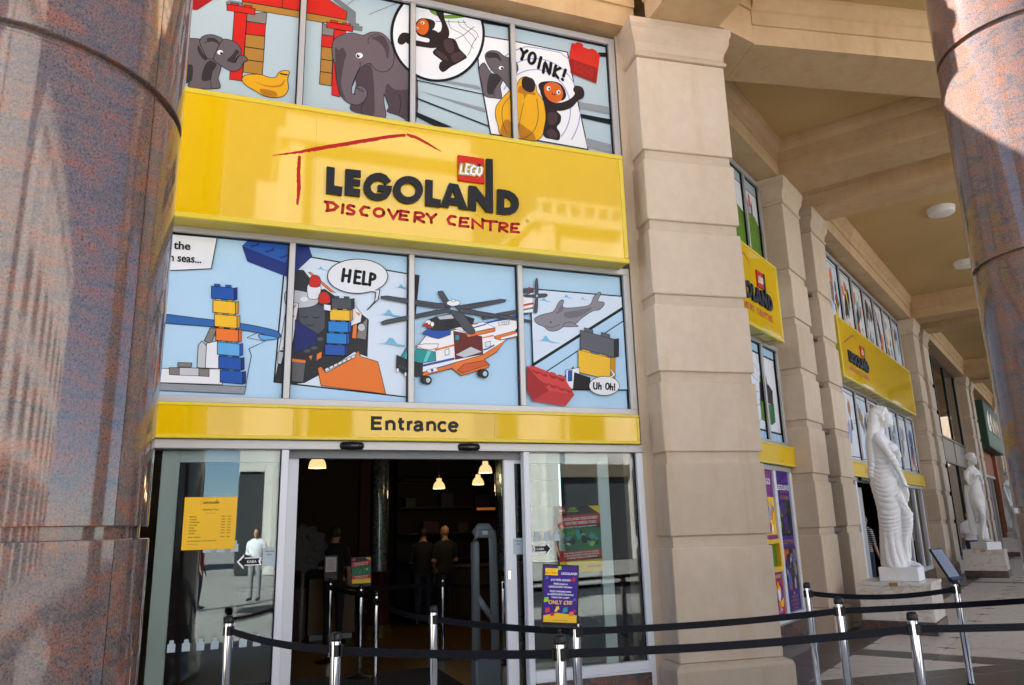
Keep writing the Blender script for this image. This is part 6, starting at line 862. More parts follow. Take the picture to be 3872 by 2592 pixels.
def sign2(label, x0, x1, yf, sc, lx, lz, name='fascia_sign'):
    t = thing(name, label, 'sign', W2(0), AR)
    sign_box(t, x0, x1, 4.345, 5.60, yf, [x0+(x1-x0)*.33, x0+(x1-x0)*.66], .045)
    logo(t, lambda p: (lx+(p[0]-.69)*sc, lz+(p[1]-4.72)*sc), yf, sc)
    for i in range(int((x1-x0)/.55)): MB().cbox(x0+.3+i*.55, x0+.35+i*.55, yf+.03, -.05, 4.330, 4.3485, .004, 'aluminium').build('bracket', t)
sign2('narrow yellow LEGOLAND sign beside the near pillar, left half hidden', -2.60, 1.29, -.25, .92, -.94, 4.74)
sign2('long yellow LEGOLAND sign over the shop entrance farther along the wall', 5.0, 12.88, -.25, .915, 5.57, 4.725)
def band(label, x0, x1, txt, tx_):
    t = thing('entrance_sign', label, 'sign', W2(0), AR); sign_box(t, x0, x1, 2.447, 2.752, -.10, [x0+(x1-x0)*.4], .032, fm='band_yellow')
    if txt: MB().text(txt, tx_, 2.543, .20, -.1012, 'tan', 'L', .01).build('lettering', t)
band('short plain yellow band above the purple posters beside the near pillar', -2.60, 1.80, None, 0)
band('yellow band lettered Shop Entrance above the open shop door', 4.70, 13.60, 'Shop Entrance', 6.44)
# bay with the purple posters
pf = thing('poster_window', 'white framed window holding purple posters beside the near pillar', 'window', W2(0), AR)
MB().cbox(-2.7, 1.66, -.03, .10, 2.37, 2.446, .004, AL).build('header', pf)
MB().cbox(-2.7, 1.66, -.05, .08, .262, .362, .004, WF).build('sill', pf)
MB().cbox(-2.7, 1.665, -.10, .06, 0, .261, .004, 'plinth_granite').build('granite_plinth', pf)
for x in (-2.665, -1.98, -1.25, -.52, .17, .84, 1.60): MB().cbox(x-.055, x+.055, -.031, .08, .362, 2.369, .004, WF).build('post', pf)
for a, b in ((-2.6, -2.04), (-1.92, -1.31), (-1.19, -.58), (-.46, .115), (.225, .785), (.895, 1.545)): MB().box(a, b, .012, .02, .362, 2.369, 'glass').build('glass_pane', pf)
def poster(name, label, x0, x1, base, blocks, texts):
    t = thing(name, label, 'poster', W2(0), AR); MB().box(x0, x1, .004, .009, .365, 2.36, base).build('sheet', t)
    mb = MB(); y = .0036
    for (z0, z1, cols, n) in blocks:
        mb.add([(x0+.01, y, z0), (x1-.01, y, z0), (x1-.01, y, z1), (x0+.01, y, z1)], [(0, 1, 2, 3)], cols[0]); y -= .0003
        y = draw(mb, scatter(x0+.1, x1-.1, z0+.06, z1-.06, n, cols, .03, .12, 1.3), y, (x0+.01, x1-.01, z0, z1), step=.0001)
    for (s_, z, size, c) in texts: mb.text(s_, (x0+x1)/2, z, size, y-.0003, c, 'C', .015)
    mb.build('printing', t); return t, y
DK = ['ink', 'dark', 'dark', 'dark2', 'blue3', 'brown', 'red2', 'leaf', 'stone3', 'brown', 'ink', 'purple']
t_, y_ = poster('poster', 'tall purple poster headed LEGOLAND with 4D CINEMA and LEGO RIDE pictures', .895, 1.545, 'purple', [(1.42, 1.93, DK, 60), (.66, 1.26, ['brown2', 'brown', 'lav', 'orange2', 'stone', 'hull', 'brown2', 'purple', 'blue3'], 70)],
       [('LEGOLAND', 2.09, .11, 'white'), ('DISCOVERY CENTRE', 2.045, .035, 'red4'), ('4D CINEMA', 1.955, .075, 'tan'), ('LEGO* RIDE', 1.31, .085, 'tan'), ('4D', .60, .04, 'white'), ('CINEMA SHOW', .55, .045, 'tan'), ('MINI ADVENTURE', .495, .045, 'tan'), ('FACTORY TOUR', .44, .045, 'tan'), ('AND MORE', .39, .045, 'tan')])
rm_ = MB(); draw(rm_, PRINTS['LOGO_roof'], y_-.0004, None, lambda p: (1.0+(p[0]-.3)*.28, 2.13+(p[1]-4.95)*.28)); rm_.build('roof_brush_stroke', t_)
poster('poster', 'purple and multicoloured poster with a yellow framed box, partly behind the pillar', .225, .785, 'magenta', [(1.45, 1.98, ['gold', 'hull', 'red', 'orange', 'white', 'teal', 'purple'], 50), (.40, .82, ['red', 'gold', 'lav', 'orange', 'white', 'purple'], 40)], [('LEGO', 2.16, .12, 'white'), ('LEGO SHOPS', .86, .07, 'gold')])
yb = thing('display_box', 'yellow framed display box in the poster window', 'display', W2(0), AR)
for a in ((.10, .72, .95, 1.02), (.10, .72, 1.33, 1.395)): MB().cbox(a[0], a[1], -.06, .01, a[2], a[3], .004, 'yellow').build('frame', yb)
for a in ((.10, .17), (.65, .72)): MB().cbox(a[0], a[1], -.059, .01, 1.0205, 1.3295, .004, 'yellow').build('frame', yb)
MB().box(.165, .655, .0, .009, 1.01, 1.34, 'leaf').build('back', yb)
# shop entrance bay
sf = thing('shop_doorway', 'white metal doorway and glazing of the farther shop entrance', 'doorway', W2(0), AR)
MB().cbox(4.56, 13.70, -.05, .12, 2.37, 2.446, .004, AL).build('header', sf)
for x in (4.60, 5.86, 9.60, 11.0, 12.27, 13.37): MB().cbox(x-.055, x+.055, -.031, .08, .0, 2.369, .004, WF).build('post', sf)
for a, b in ((4.655, 5.805), (9.655, 10.945), (11.055, 12.215), (12.325, 13.315)):
    MB().cbox(a, b, -.03, .08, .27, .36, .004, WF).build('sill', sf); MB().cbox(a, b+.3 if b > 13 else b, -.06, .06, 0, .269, .004, 'plinth_granite').build('granite_plinth', sf)
    MB().box(a, b, .012, .02, .361, 2.369, 'glass').build('glass_pane', sf)
MB().cbox(5.95, 6.9, -.12, -.05, 2.375, 2.44, .01, 'black_plastic').build('door_sensor', sf)
MB().box(6.3, 6.5, .15, 2.4, 0, 2.36, 'interior_yellow').build('inner_wall', sf)
MB().cbox(7.25, 7.75, .30, .36, .05, 2.3, .004, 'aluminium').build('open_door', sf)
# dark glazed bay
gb = thing('glazed_shop_front', 'dark framed glass shop front beyond the second pilaster pair', 'shop front', W2(0), AR)
X4 = (16.62, 19.38, 22.25, 25.2)
MB().box(16.45, 25.70, .02, .06, 3.50, 4.30, 'bronze_panel').build('spandrel', gb)
for x in X4: MB().cbox(x-.05, x+.05, -.03, .08, 4.30, 7.22, .004, 'black_plastic').build('mullion', gb); MB().cbox(x-.06, x+.06, -.04, .08, .25, 3.50, .004, 'black_plastic').build('mullion', gb)
for z in (4.30, 7.16): MB().cbox(16.45, 25.7, -.025, .075, z, z+.07, .004, 'black_plastic').build('rail', gb)
for z in (.25, 3.43): MB().cbox(16.45, 25.7, -.035, .075, z, z+.07, .004, 'black_plastic').build('rail', gb)
for a, b in zip(X4, X4[1:]):
    MB().box(a+.05, b-.05, .012, .022, 4.37, 7.16, 'glass_dark').build('glass_pane', gb); MB().box(a+.06, b-.06, .012, .022, .32, 3.43, 'glass_dark').build('glass_pane', gb)
    MB().box(a+.05, a+.055+1.35, .0, .019, 3.51, 4.29, 'bronze_panel').build('panel', gb)
MB().cbox(16.45, 25.7, -.05, .08, 0, .249, .004, 'plinth_granite').build('granite_plinth', gb)
# terracotta bay with the green sign
tb = thing('terracotta_shop_front', 'terracotta tiled shop front at the far end of the wall', 'shop front', W2(0), AR)
q = 28.55
for i in range(12):
    MB().cbox(q, q+1.2, -.16, .05, .26+i*.58, .26+i*.58+.574, .004, 'terracotta').build('tile_panel', tb); MB().cbox(q+8.0, q+9.2, -.16, .05, .26+i*.58, .26+i*.58+.574, .004, 'terracotta').build('tile_panel', tb)
for i in range(6): MB().cbox(q+1.2+i*1.133, q+1.2+i*1.133+1.128, .0, .06, 3.5, 7.25, .004, 'terracotta').build('tile_panel', tb)
for i in range(4): MB().box(q+1.25+i*1.7, q+2.85+i*1.7, .01, .02, .3, 3.4, 'glass_dark').build('glass_pane', tb); MB().cbox(q+1.15+i*1.7, q+1.25+i*1.7, -.03, .06, .0, 3.45, .004, 'aluminium').build('mullion', tb)
MB().cbox(q+1.2, q+8.0, -.03, .06, 3.4, 3.5, .004, 'aluminium').build('header', tb)
gs = thing('green_sign', 'big green boxed sign with pale lettering at the far end', 'sign', W2(0), AR)
MB().cbox(29.7, 37.1, -.55, -.17, 4.62, 6.75, .01, 'green_sign').build('box', gs)
MB().box(29.8, 37.0, -.56, -.551, 4.7, 5.35, 'green_sign2').build('lower_face', gs); MB().box(29.8, 37.0, -.56, -.551, 5.4, 6.68, 'green_sign').build('picture_face', gs)
mb = MB(); draw(mb, scatter(30.6, 33.4, 5.5, 6.2, 16, ['white', 'paper', 'stone2'], .12, .35, 1.4) + scatter(33.6, 36.4, 5.5, 6.1, 16, ['brown', 'ink', 'brown2'], .15, .4, 1.2), -.562, (29.85, 36.95, 5.42, 6.66)); mb.build('printing', gs)
# ceiling lights of the arcade
for (x, y, lab) in ((13.75, 3.86, 'round white ceiling light nearer the near pillar'), (17.35, 6.28, 'round white ceiling light farther along, half behind the granite column')):
    t = thing('ceiling_light', lab, 'ceiling light', (x, y, ZC), 0, 'arcade ceiling lights')
    MB().lathe([(.27, 0), (.27, -.05)], 32, 'lamp_white', None).build('rim', t); MB().lathe([(.255, -.048), (.255, -.11), (.24, -.13), (.1, -.138), (.01, -.139)], 32, 'lamp_white').build('diffuser', t)

# ---------------------------------------------------------------- statues on pedestals
def pedestal(label, s, y, w=.97, d=.95, top=.72):
    t = thing('pedestal', label, 'pedestal', W2(s, y), AR, 'marble pedestals')
    MB().cbox(-d/2-.02, d/2+.02, -w/2-.02, w/2+.02, 0, .18, .012, 'plinth_granite').build('granite_base', t)
    MB().cbox(-d/2, d/2, -w/2, w/2, .18, top-.055, .006, 'travertine').build('marble_block', t)
    # raised border strips round the recessed panel on the two seen faces
    for a in ((-w/2, -w/2+.06), (w/2-.06, w/2)): MB().box(-d/2-.008, -d/2-.0005, a[0], a[1], .185, top-.06, 'travertine').build('border', t)
    for z in ((.185, .235), (top-.11, top-.06)): MB().box(-d/2-.007, -d/2-.0005, -w/2+.0605, w/2-.0605, z[0], z[1], 'travertine').build('border', t)
    MB().cbox(-d/2-.012, d/2+.012, -w/2-.012, w/2+.012, top-.054, top, .006, 'travertine').build('top_slab', t)
    MB().cbox(-d/2-.018, -d/2-.010, -.06, .06, top-.05, top-.004, .002, 'brass').build('plaque', t)
    return t
def loft(mb, secs, n=28):
    # secs: (z, f_back, f_front, half width, lateral centre); f = forward = -y
    vs = []; fs = []
    for z, fb, ff, hw, lc in secs:
        c, h = (fb+ff)/2, (ff-fb)/2
        for i in range(n):
            a = 2*math.pi*i/n; vs.append((lc+hw*math.cos(a), -(c+h*math.sin(a)), z))
    for j in range(len(secs)-1):
        for i in range(n): fs.append((j*n+i, j*n+(i+1) % n, (j+1)*n+(i+1) % n, (j+1)*n+i))
    fs += [list(range(n))[::-1], list(range((len(secs)-1)*n, len(secs)*n))]
    mb.add(vs, fs)
def P_(f, l, z): return (l, -f, z)
def hand(mb, w, d, side, k=1.):
    # palm and five curled fingers at wrist w pointing along d
    w = Vector(w); d = Vector(d).normalized(); a = d.cross(Vector((0, 0, 1)) if abs(d.z) < .9 else Vector((0, 1, 0))).normalized(); b = a.cross(d)
    mb.tube([w, w+d*.05*k, w+d*.09*k], [(.028*k, .018*k), (.036*k, .02*k), (.034*k, .017*k)], 10)
    for i in range(4):
        o = w + d*.085*k + a*(-.026+.0173*i)*k; L = (.06, .07, .066, .05)[i]*k
        mb.tube([o, o+d*L*.5-b*.004, o+d*L*.8-b*.02*k, o+d*L*.85-b*.045*k], [.0095*k, .009*k, .0085*k, .007*k], 7)
    o = w + d*.03*k + a*.03*side*k; mb.tube([o, o+d*.03*k+a*.02*side*k, o+d*.06*k+a*.018*side*k-b*.015], [.012*k, .010*k, .008*k], 7)
def head(mb, f, l, z, k=1., tilt=0.):
    Q = Matrix.Rotation(tilt, 3, 'X')
    c = Vector(P_(f, l, z))
    def b(df, dl, dz, r): mb.ball(c + Q @ Vector((dl*k, -df*k, dz*k)), tuple(q*k for q in r), nu=18, nv=12)
    b(-.015, 0, .03, (.078, .098, .095)); b(.02, 0, -.02, (.066, .082, .105)); b(.055, 0, -.095, (.035, .036, .035))
    b(.102, 0, -.005, (.013, .02, .03)); b(.112, 0, -.022, (.016, .016, .013)); b(.093, 0, -.058, (.024, .014, .008)); b(.09, 0, -.07, (.02, .014, .008))
    b(.082, -.03, .022, (.022, .014, .008)); b(.082, .03, .022, (.022, .014, .008)); b(0, -.075, -.01, (.012, .02, .032)); b(0, .075, -.01, (.012, .02, .032))
def statue(label, s, y, rz, kind):
    t = thing('statue', label, 'statue', W2(s, y, .722), AR + rz, 'white marble statues')
    MB().cbox(-.25, .25, -.29, .25, 0, .20, .006, 'statue_white').build('plinth', t)
    mb = MB(); z0 = .195
    if kind == 0:
        loft(mb, [(0, -.22, .15, .25, 0), (.12, -.21, .13, .225, 0), (.3, -.195, .11, .2, 0), (.5, -.175, .13, .195, 0), (.67, -.175, .15, .2, 0), (.83, -.195, .16, .21, 0), (1.0, -.222, .15, .215, 0), (1.12, -.205, .135, .19, 0), (1.25, -.175, .13, .165, 0), (1.38, -.165, .145, .165, 0), (1.48, -.16, .15, .18, 0), (1.57, -.14, .09, .185, 0), (1.63, -.11, .04, .14, 0), (1.67, -.08, .02, .07, 0)])
        mb.ball(P_(.12, -.075, 1.45), (.06, .06, .062)); mb.ball(P_(.12, .075, 1.45), (.06, .06, .062))
        mb.tube([P_(-.02, 0, 1.60), P_(.0, 0, 1.68), P_(.03, 0, 1.76)], [.062, .054, .052], 14)
        head(mb, .055, 0, 1.83, 1.08, -.28)
        mb.ball(P_(-.135, 0, 1.88), .042); mb.ball(P_(.005, 0, 1.905), (.098, .12, .095)); mb.ball(P_(.07, 0, 1.93), (.085, .06, .05))
        loft(mb, [(1.1, -.23, -.1, .17, 0), (1.3, -.215, -.08, .175, 0), (1.5, -.21, -.05, .165, 0), (1.65, -.19, -.01, .135, 0), (1.78, -.145, .02, .11, 0), (1.9, -.12, .04, .105, 0), (1.97, -.07, .05, .085, 0), (2.005, -.02, .035, .03, 0)])
        mb.tube([P_(-.02, -.175, 1.58), P_(.05, -.205, 1.46), P_(.12, -.2, 1.33), P_(.17, -.15, 1.21), P_(.205, -.09, 1.09)], [.058, .054, .047, .042, .032], 14)
        hand(mb, P_(.205, -.09, 1.09), (.03, -.25, -1), 1, 1.05)
        mb.tube([P_(-.02, .175, 1.58), P_(.06, .2, 1.42), P_(.13, .17, 1.30), P_(.17, .09, 1.36), P_(.175, .03, 1.39)], [.058, .052, .046, .04, .032], 14)
        hand(mb, P_(.175, .03, 1.39), (-1, -.1, .1), 1, 1.)
        mb.tube([P_(.19, -.07, 1.12), P_(.2, -.07, .98), P_(.215, -.065, .86), P_(.225, -.06, .77)], [(.035, .025), (.05, .035), (.045, .03), (.02, .015)], 12)
        mb.tube([P_(.0, -.06, .98), P_(.1, -.06, .82), P_(.19, -.05, .62), P_(.175, -.05, .5), P_(.125, -.05, .3), P_(.12, -.05, .1)], [.11, .105, .078, .072, .06, .045], 16)
        mb.tube([P_(.08, -.05, .05), P_(.16, -.06, .045), P_(.235, -.065, .03), P_(.275, -.065, .022)], [(.05, .05), (.05, .035), (.046, .024), (.03, .016)], 12)
        def folds(p, n):
            f, l, z = -p.y, p.x, p.z
            if z > 1.98 or (z > 1.62 and f > -.06): 
                return .004*math.sin(70*(z-.5*f)+4*math.sin(30*f)) if (z > 1.86 and f < .12) else 0
            ang = math.atan2(f+.03, -l)
            a = 0
            if z > 1.22 and f < -.05 and n.y > -.2: return .013*(abs(math.sin(34*l+5*z+4*f))**.7-.45) * (1 if z > 1.3 else (z-1.22)/.08)
            if z > 1.34 or (f > .165 and z > .74 and z < 1.2): return .006*math.sin(60*f+20*z) if (z < 1.2 and f > .165) else 0
            if f > .155 and z < .08: return 0
            nz = mnoise.noise(Vector((l*5, f*5, z*4))); nz2 = mnoise.noise(Vector((l*4+7, f*4, z*7)))
            c = z + .11*math.cos(1.15*ang-.15) + .012*math.sin(3*ang+8*z)
            ph = c/.062 + .55*nz + .35*math.sin(c*11) + .5*(z-.7)*ang
            w = abs(math.sin(math.pi*ph))**.65
            sw = .0165*(w-.45)*(.4+.6*max(0, math.cos(ang*.8-.1)))*max(.25, 1+.9*nz2)
            vt = .020*(abs(math.sin(7*ang+2.2*z+.8*math.sin(7*z)))**.7-.5)
            k = min(1, max(0, (z-.22)/.3)); a = sw*k + vt*(1-k)
            if z < .04: a *= z/.04
            return a
    else:
        rot_arm = kind == 2
        loft(mb, [(.0, -.24, .0, .14, .10), (.2, -.25, .0, .15, .10), (.42, -.21, .0, .13, .08), (.5, -.16, .0, .1, .06)])
        loft(mb, [(.42, -.13, .07, .12, .02), (.6, -.14, .10, .15, 0), (.8, -.16, .13, .18, 0), (.98, -.17, .135, .19, 0), (1.12, -.14, .115, .165, 0), (1.25, -.12, .11, .15, 0), (1.38, -.125, .125, .155, 0), (1.48, -.125, .13, .17, 0), (1.57, -.11, .08, .175, 0), (1.63, -.08, .04, .13, 0), (1.67, -.06, .02, .07, 0)])
        mb.ball(P_(.10, -.075, 1.45), (.058, .058, .06)); mb.ball(P_(.10, .075, 1.45), (.058, .058, .06))
        mb.tube([P_(-.02, 0, 1.60), P_(.0, 0, 1.68), P_(.02, 0, 1.76)], [.06, .054, .05], 14)
        head(mb, .04, 0, 1.83, 1.06, -.12)
        mb.ball(P_(.0, 0, 1.90), (.1, .12, .085)); mb.ball(P_(-.13, 0, 1.90), .05); mb.ball(P_(-.12, .04, 1.72), (.03, .03, .08))
        mb.tube([P_(.0, -.07, .95), P_(.10, -.08, .75), P_(.17, -.09, .58), P_(.12, -.09, .42), P_(.05, -.09, .2), P_(.04, -.09, .08)], [.11, .095, .07, .062, .05, .04], 16)
        mb.tube([P_(.0, .07, .95), P_(.0, .07, .55), P_(-.02, .07, .3), P_(-.02, .07, .08)], [.1, .07, .06, .045], 16)
        for l_, f_ in ((-.09, .03), (.07, -.03)): mb.tube([P_(f_-.03, l_, .045), P_(f_+.07, l_, .045), P_(f_+.16, l_, .028), P_(f_+.2, l_, .02)], [(.04, .04), (.046, .034), (.042, .022), (.028, .014)], 12)
        mb.tube([P_(-.12, -.13, 1.25), P_(-.14, -.15, .9), P_(-.13, -.15, .5), P_(-.14, -.13, .15)], [(.05, .07), (.06, .08), (.07, .09), (.06, .07)], 14)
        if kind == 1:
            mb.tube([P_(-.02, -.175, 1.57), P_(-.03, -.215, 1.4), P_(.02, -.2, 1.26), P_(.12, -.12, 1.33), P_(.17, -.05, 1.41)], [.058, .052, .047, .04, .03], 14); hand(mb, P_(.17, -.05, 1.41), (.8, -.3, .4), 1, .95)
            mb.tube([P_(-.02, .175, 1.57), P_(-.02, .21, 1.4), P_(.04, .19, 1.28), P_(.12, .1, 1.35), P_(.17, .03, 1.42)], [.058, .052, .047, .04, .03], 14); hand(mb, P_(.17, .03, 1.42), (-.8, -.3, .4), -1, .95)
        else:
            mb.tube([P_(-.02, -.175, 1.57), P_(.02, -.23, 1.4), P_(.05, -.24, 1.25), P_(.08, -.22, 1.1), P_(.1, -.2, .98)], [.056, .05, .045, .038, .03], 14); hand(mb, P_(.1, -.2, .98), (0, -.2, -1), 1)
            mb.tube([P_(-.02, .17, 1.57), P_(.06, .26, 1.62), P_(.08, .25, 1.76), P_(.05, .14, 1.84), P_(.03, .1, 1.87)], [.056, .05, .045, .038, .03], 14); hand(mb, P_(.03, .1, 1.87), (-1, 0, .2), 1)
        def folds(p, n):
            f, l, z = -p.y, p.x, p.z
            if z > 1.86: return .005*math.sin(75*(z-.4*f)+40*l)
            if z > 1.12 and not (f < -.06): return 0
            if f < -.07 or (l < -.1 and f < 0): return .016*(abs(math.sin(32*l+4*z+16*f))**.7-.45)
            if z > .46:
                c = z + .45*f + .3*l; return .014*(abs(math.sin(3.1416*c/.052))**.7-.45)*(.6+.4*math.sin(7*l+5*z))*min(1, (1.12-z)/.15+.2)
            if l > .0 and f < .0: return .012*math.sin(40*z+17*l)*math.sin(33*f+11*z)
            return 0
    me = fused(mb, 'figure', .0085 if kind == 0 else .0105, 1, folds)
    for v in me.vertices: v.co = (v.co.x*1.12, v.co.y*1.12, v.co.z*1.235+z0)
    me.materials.append(mat('statue_white')); link('figure', me, t)
    return t
sp = [2.58, 2.58+11.95, 2.58+24.0]
pl_ = ['marble pedestal on a dark granite base under the nearest statue', 'marble pedestal on a dark granite base under the second statue', 'marble pedestal on a dark granite base under the farthest statue']
sl_ = ['white statue of a veiled draped woman looking down, nearest of three', 'white statue of a woman with hands joined at her breast, second of three', 'white statue of a woman with one arm raised, farthest, beside the granite column']
for k in range(3):
    pedestal(pl_[k], sp[k], -1.19); statue(sl_[k], sp[k]-.02, -1.22, (0, R(-38), R(-45))[k], k)

# ---------------------------------------------------------------- queue barrier posts and belts
ZT = 1.04
PT = dict(A=(.06, -.35), B=(.69, -1.81), C=(1.52, 1.39), D=(1.65, -.52), E=(1.87, -2.64), F=(2.35, -1.81), G=(5.51, -.49), H=(4.68, -1.82), I=(4.33, -2.87), J=(6.92, -1.0), K=(1.35, 3.85), L=(1.54, 2.50), M=(2.77, 3.38), N=(3.36, 2.62), X1=(7.44, -2.10), X2=(5.85, -3.35))
LAB = dict(A='chrome barrier post in front of the left sidelight, leftmost', B='chrome barrier post just right of the left door post, in the front belt row', C='slim looking chrome barrier post standing inside the open doorway', D='chrome barrier post near the middle of the doorway, second belt row',
  E='chrome barrier post below the purple offer sign, front belt row', F='chrome barrier post carrying the purple offer sign', G='chrome barrier post right behind the near pillar base', H='chrome barrier post right of the near pillar, second belt row', I='chrome barrier post nearest the right granite column, front belt row', J='chrome barrier post carrying the tilted menu board by the statue',
  K='far chrome barrier post inside the shop carrying a small notice', L='chrome barrier post inside the shop carrying the red and green poster', M='chrome barrier post inside the shop in front of the bald man', N='chrome barrier post inside the shop beside the right door edge', X1='chrome barrier post hidden behind the right granite column, end of second belt row', X2='chrome barrier post just outside the frame, end of front belt row')
posts = {}
def make_post():
    t = thing('barrier_post', 'x', 'barrier post', (0, 0, 0), 0, 'queue barrier posts')
    MB().lathe([(.175, 0), (.175, .012), (.165, .022), (.06, .035), (.034, .05), (.033, .06)], 36, 'black_plastic').build('base', t)
    MB().lathe([(.032, .05), (.032, .985)], 28, 'chrome').build('tube', t)
    hd = MB().lathe([(.032, .985), (.036, .988), (.036, 1.0), (.034, 1.025), (.028, 1.036), (.012, 1.040), (.001, 1.0405)], 28, 'black_plastic').build('cap', t)
    for a in range(4):
        M = Matrix.Rotation(a*math.pi/2, 4, 'Z')
        MB().add(*(lambda q: (q.v, q.f))(MB().cbox(-.016, .016, -.041, -.028, .895, .965, .005)), 'black_plastic', False, M).build('belt_slot', t)
    return t
proto = make_post()
for i, (k, p) in enumerate(PT.items()):
    t = proto if i == 0 else copy_tree(proto)
    t.location = (*p, 0); t['label'] = LAB[k]; posts[k] = t
def belt(a, b, sag=.0, za=.93, zb=.93, label=None):
    A, Bv = Vector(PT[a]), Vector(PT[b]); d = (Bv-A); L = d.length; u = d.normalized(); n = 18
    mb = MB(); vs = []; o = Vector((-u.y, u.x))
    for i in range(n+1):
        t = i/n; p = u*(.042+(L-.084)*t); z = za+(zb-za)*t - sag*4*t*(1-t)
        tw = .0
        for s_ in (-1, 1):
            for w in (-1, 1): vs.append((p.x+o.x*.0009*w, p.y+o.y*.0009*w, z+s_*.0245))
    fs = []
    for i in range(n):
        k = i*4; fs += [(k, k+4, k+6, k+2), (k+1, k+3, k+7, k+5), (k, k+1, k+5, k+4), (k+2, k+6, k+7, k+3)]
    mb.add(vs, fs, 'belt_black')
    for t0 in (.036, L-.05):
        q = u*t0; M = Matrix.Translation((q.x, q.y, za if t0 < .1 else zb)) @ Matrix.Rotation(math.atan2(u.y, u.x), 4, 'Z')
        mb.add(*(lambda q_: (q_.v, q_.f))(MB().cbox(0, .014, -.012, .012, -.036, .036, .004)), 'black_plastic', False, M)
    return mb.build('belt', posts[a])
for a, b, s_ in (('A', 'B', .025), ('B', 'E', .012), ('E', 'I', .02), ('I', 'X2', .01), ('C', 'D', .03), ('D', 'F', .012), ('F', 'H', .02), ('H', 'X1', .01), ('G', 'J', .05), ('L', 'C', .02), ('K', 'L', .015), ('K', 'M', .02), ('M', 'N', .02)): belt(a, b, s_)
# sign holders on posts
def holder(label, key, w, h, tilt, yaw_, roll_, z=ZT, face=None, cat='sign', frame='black_plastic'):
    t = thing('sign_holder', label, cat, (*PT[key], z))
    t.rotation_euler = (tilt, roll_, yaw_)
    MB().cbox(-w/2-.012, w/2+.012, -.008, .012, 0, h+.024, .004, frame).build('frame', t)
    MB().tube([(0, .0, -.09), (0, 0, .0)], .012, 10, 'black_plastic').build('stem', t)
    MB().cbox(-w/2-.01, w/2+.01, -.02, .02, -.03, .004, .008, 'black_plastic').build('clamp', t)
    return t
ps = holder('purple offer sign on a barrier post reading ONLY 30 pounds', 'F', .235, .375, R(-2), R(-14), R(4), .985)
ps.location = (2.22, -1.83, .99)
MB().box(-.1175, .1175, -.0095, -.0085, .012, .387, 'purple').build('sheet', ps)
q_ = MB(); y = -.0100
rc(q_, 'yellow', (-.1175, .012), (.1175, .012), (.1175, .062), (-.02, .075), (-.1175, .055), y=-.0098); rc(q_, 'gold', (-.112, .325), (-.022, .325), (-.022, .372), (-.112, .372), y=-.0098)
for i, (c, x, z) in enumerate((('hull', -.10, .305), ('red', .09, .30), ('lime', -.10, .16), ('hull', .10, .165), ('lime', -.01, .375), ('red4', -.09, .09), ('gold', -.03, .09), ('red', -.055, .065), ('orange', .08, .07), ('red', .10, .09), ('yellow', -.02, .105), ('teal2', .035, .095))):
    s_ = .010+.008*((i*7) % 3)/2; rc(q_, c, (x-s_, z-s_), (x+s_, z-s_*.6), (x+s_*.8, z+s_), (x-s_*.7, z+s_*.8), y=-.0101-.00005*i)
q_.text('Buy Now!', -.067, .335, .022, -.0102, 'red', 'C', .01); q_.text('Limited Offer', -.067, .357, .011, -.0102, 'red', 'C')
q_.text('LEGOLAND', .06, .332, .022, -.0102, 'white', 'C', .02); q_.text('\u00a310 FREE LEGO\u00ae', .0, .288, .019, -.0102, 'white', 'C', .02)
for i, s_ in enumerate(('FREE ticket to', 'LEGOLAND\u00ae Windsor')): q_.text(s_, 0, .262-.02*i, .0172, -.0102, 'white', 'C', .02)
for i, s_ in enumerate(('PLUS Unlimited entry', 'to LEGOLAND Discovery', 'Centre for a year!')): q_.text(s_, 0, .212-.02*i, .0172, -.0102, 'white', 'C', .02)
q_.text('ONLY \u00a330!', 0, .132, .036, -.0102, 'gold', 'C', .02); q_.text('Terms and conditions apply', 0, .022, .009, -.0102, 'ink')
q_.build('printing', ps)
kn = holder('small framed paper notice on the far barrier post inside the shop', 'K', .155, .28, R(-4), 0, 0)
MB().box(-.07, .07, -.0095, -.0085, .09, .28, 'stone2').box(-.06, .06, -.0095, -.0085, .03, .075, 'brown2').build('sheet', kn)
q_ = MB()
for i in range(7): q_.box(-.05, .05-.012*(i % 3), -.0102, -.0098, .12+.02*i, .124+.02*i, 'red2')
q_.build('printing', kn)
ln_ = holder('red and green poster on a barrier post inside the open doors', 'L', .215, .29, R(-4), R(-6), R(-1))
c_ = al.children; 
MB().box(-.1075, .1075, -.0095, -.0085, .012, .302, 'ink').build('sheet', ln_)
q_ = MB(); X = lambda a: -.1075+a*.215; Z = lambda b: .012+b*.29
rc(q_, 'bgreen', (X(0), Z(.32)), (X(1), Z(.32)), (X(1), Z(.68)), (X(0), Z(.66)), y=-.0098); rc(q_, 'red', (X(0), Z(.66)), (X(1), Z(.72)), (X(1), Z(.9)), (X(0), Z(.82)), y=-.0099); rc(q_, 'red', (X(0), Z(.16)), (X(1), Z(.22)), (X(1), Z(.33)), (X(0), Z(.31)), y=-.0099); rc(q_, 'gold', (X(0), Z(0)), (X(1), Z(0)), (X(1), Z(.19)), (X(0), Z(.16)), y=-.0099); rc(q_, 'gold', (X(.72), Z(1)), (X(1), Z(1)), (X(1), Z(.87)), y=-.0099); rc(q_, 'red', (X(.04), Z(.88)), (X(.18), Z(.88)), (X(.18), Z(.98)), (X(.04), Z(.98)), y=-.0099)
for i in range(16): rc(q_, ra.choice(('lime', 'leaf', 'bgreen', 'teal2', 'ink')), *[(q[0]+ra.uniform(-.005, .005), q[1]+ra.uniform(-.005, .005)) for q in disc((X(ra.uniform(.12, .88)), Z(ra.uniform(.38, .62))), ra.uniform(.005, .018), 6)], y=-.0100-.00002*i)
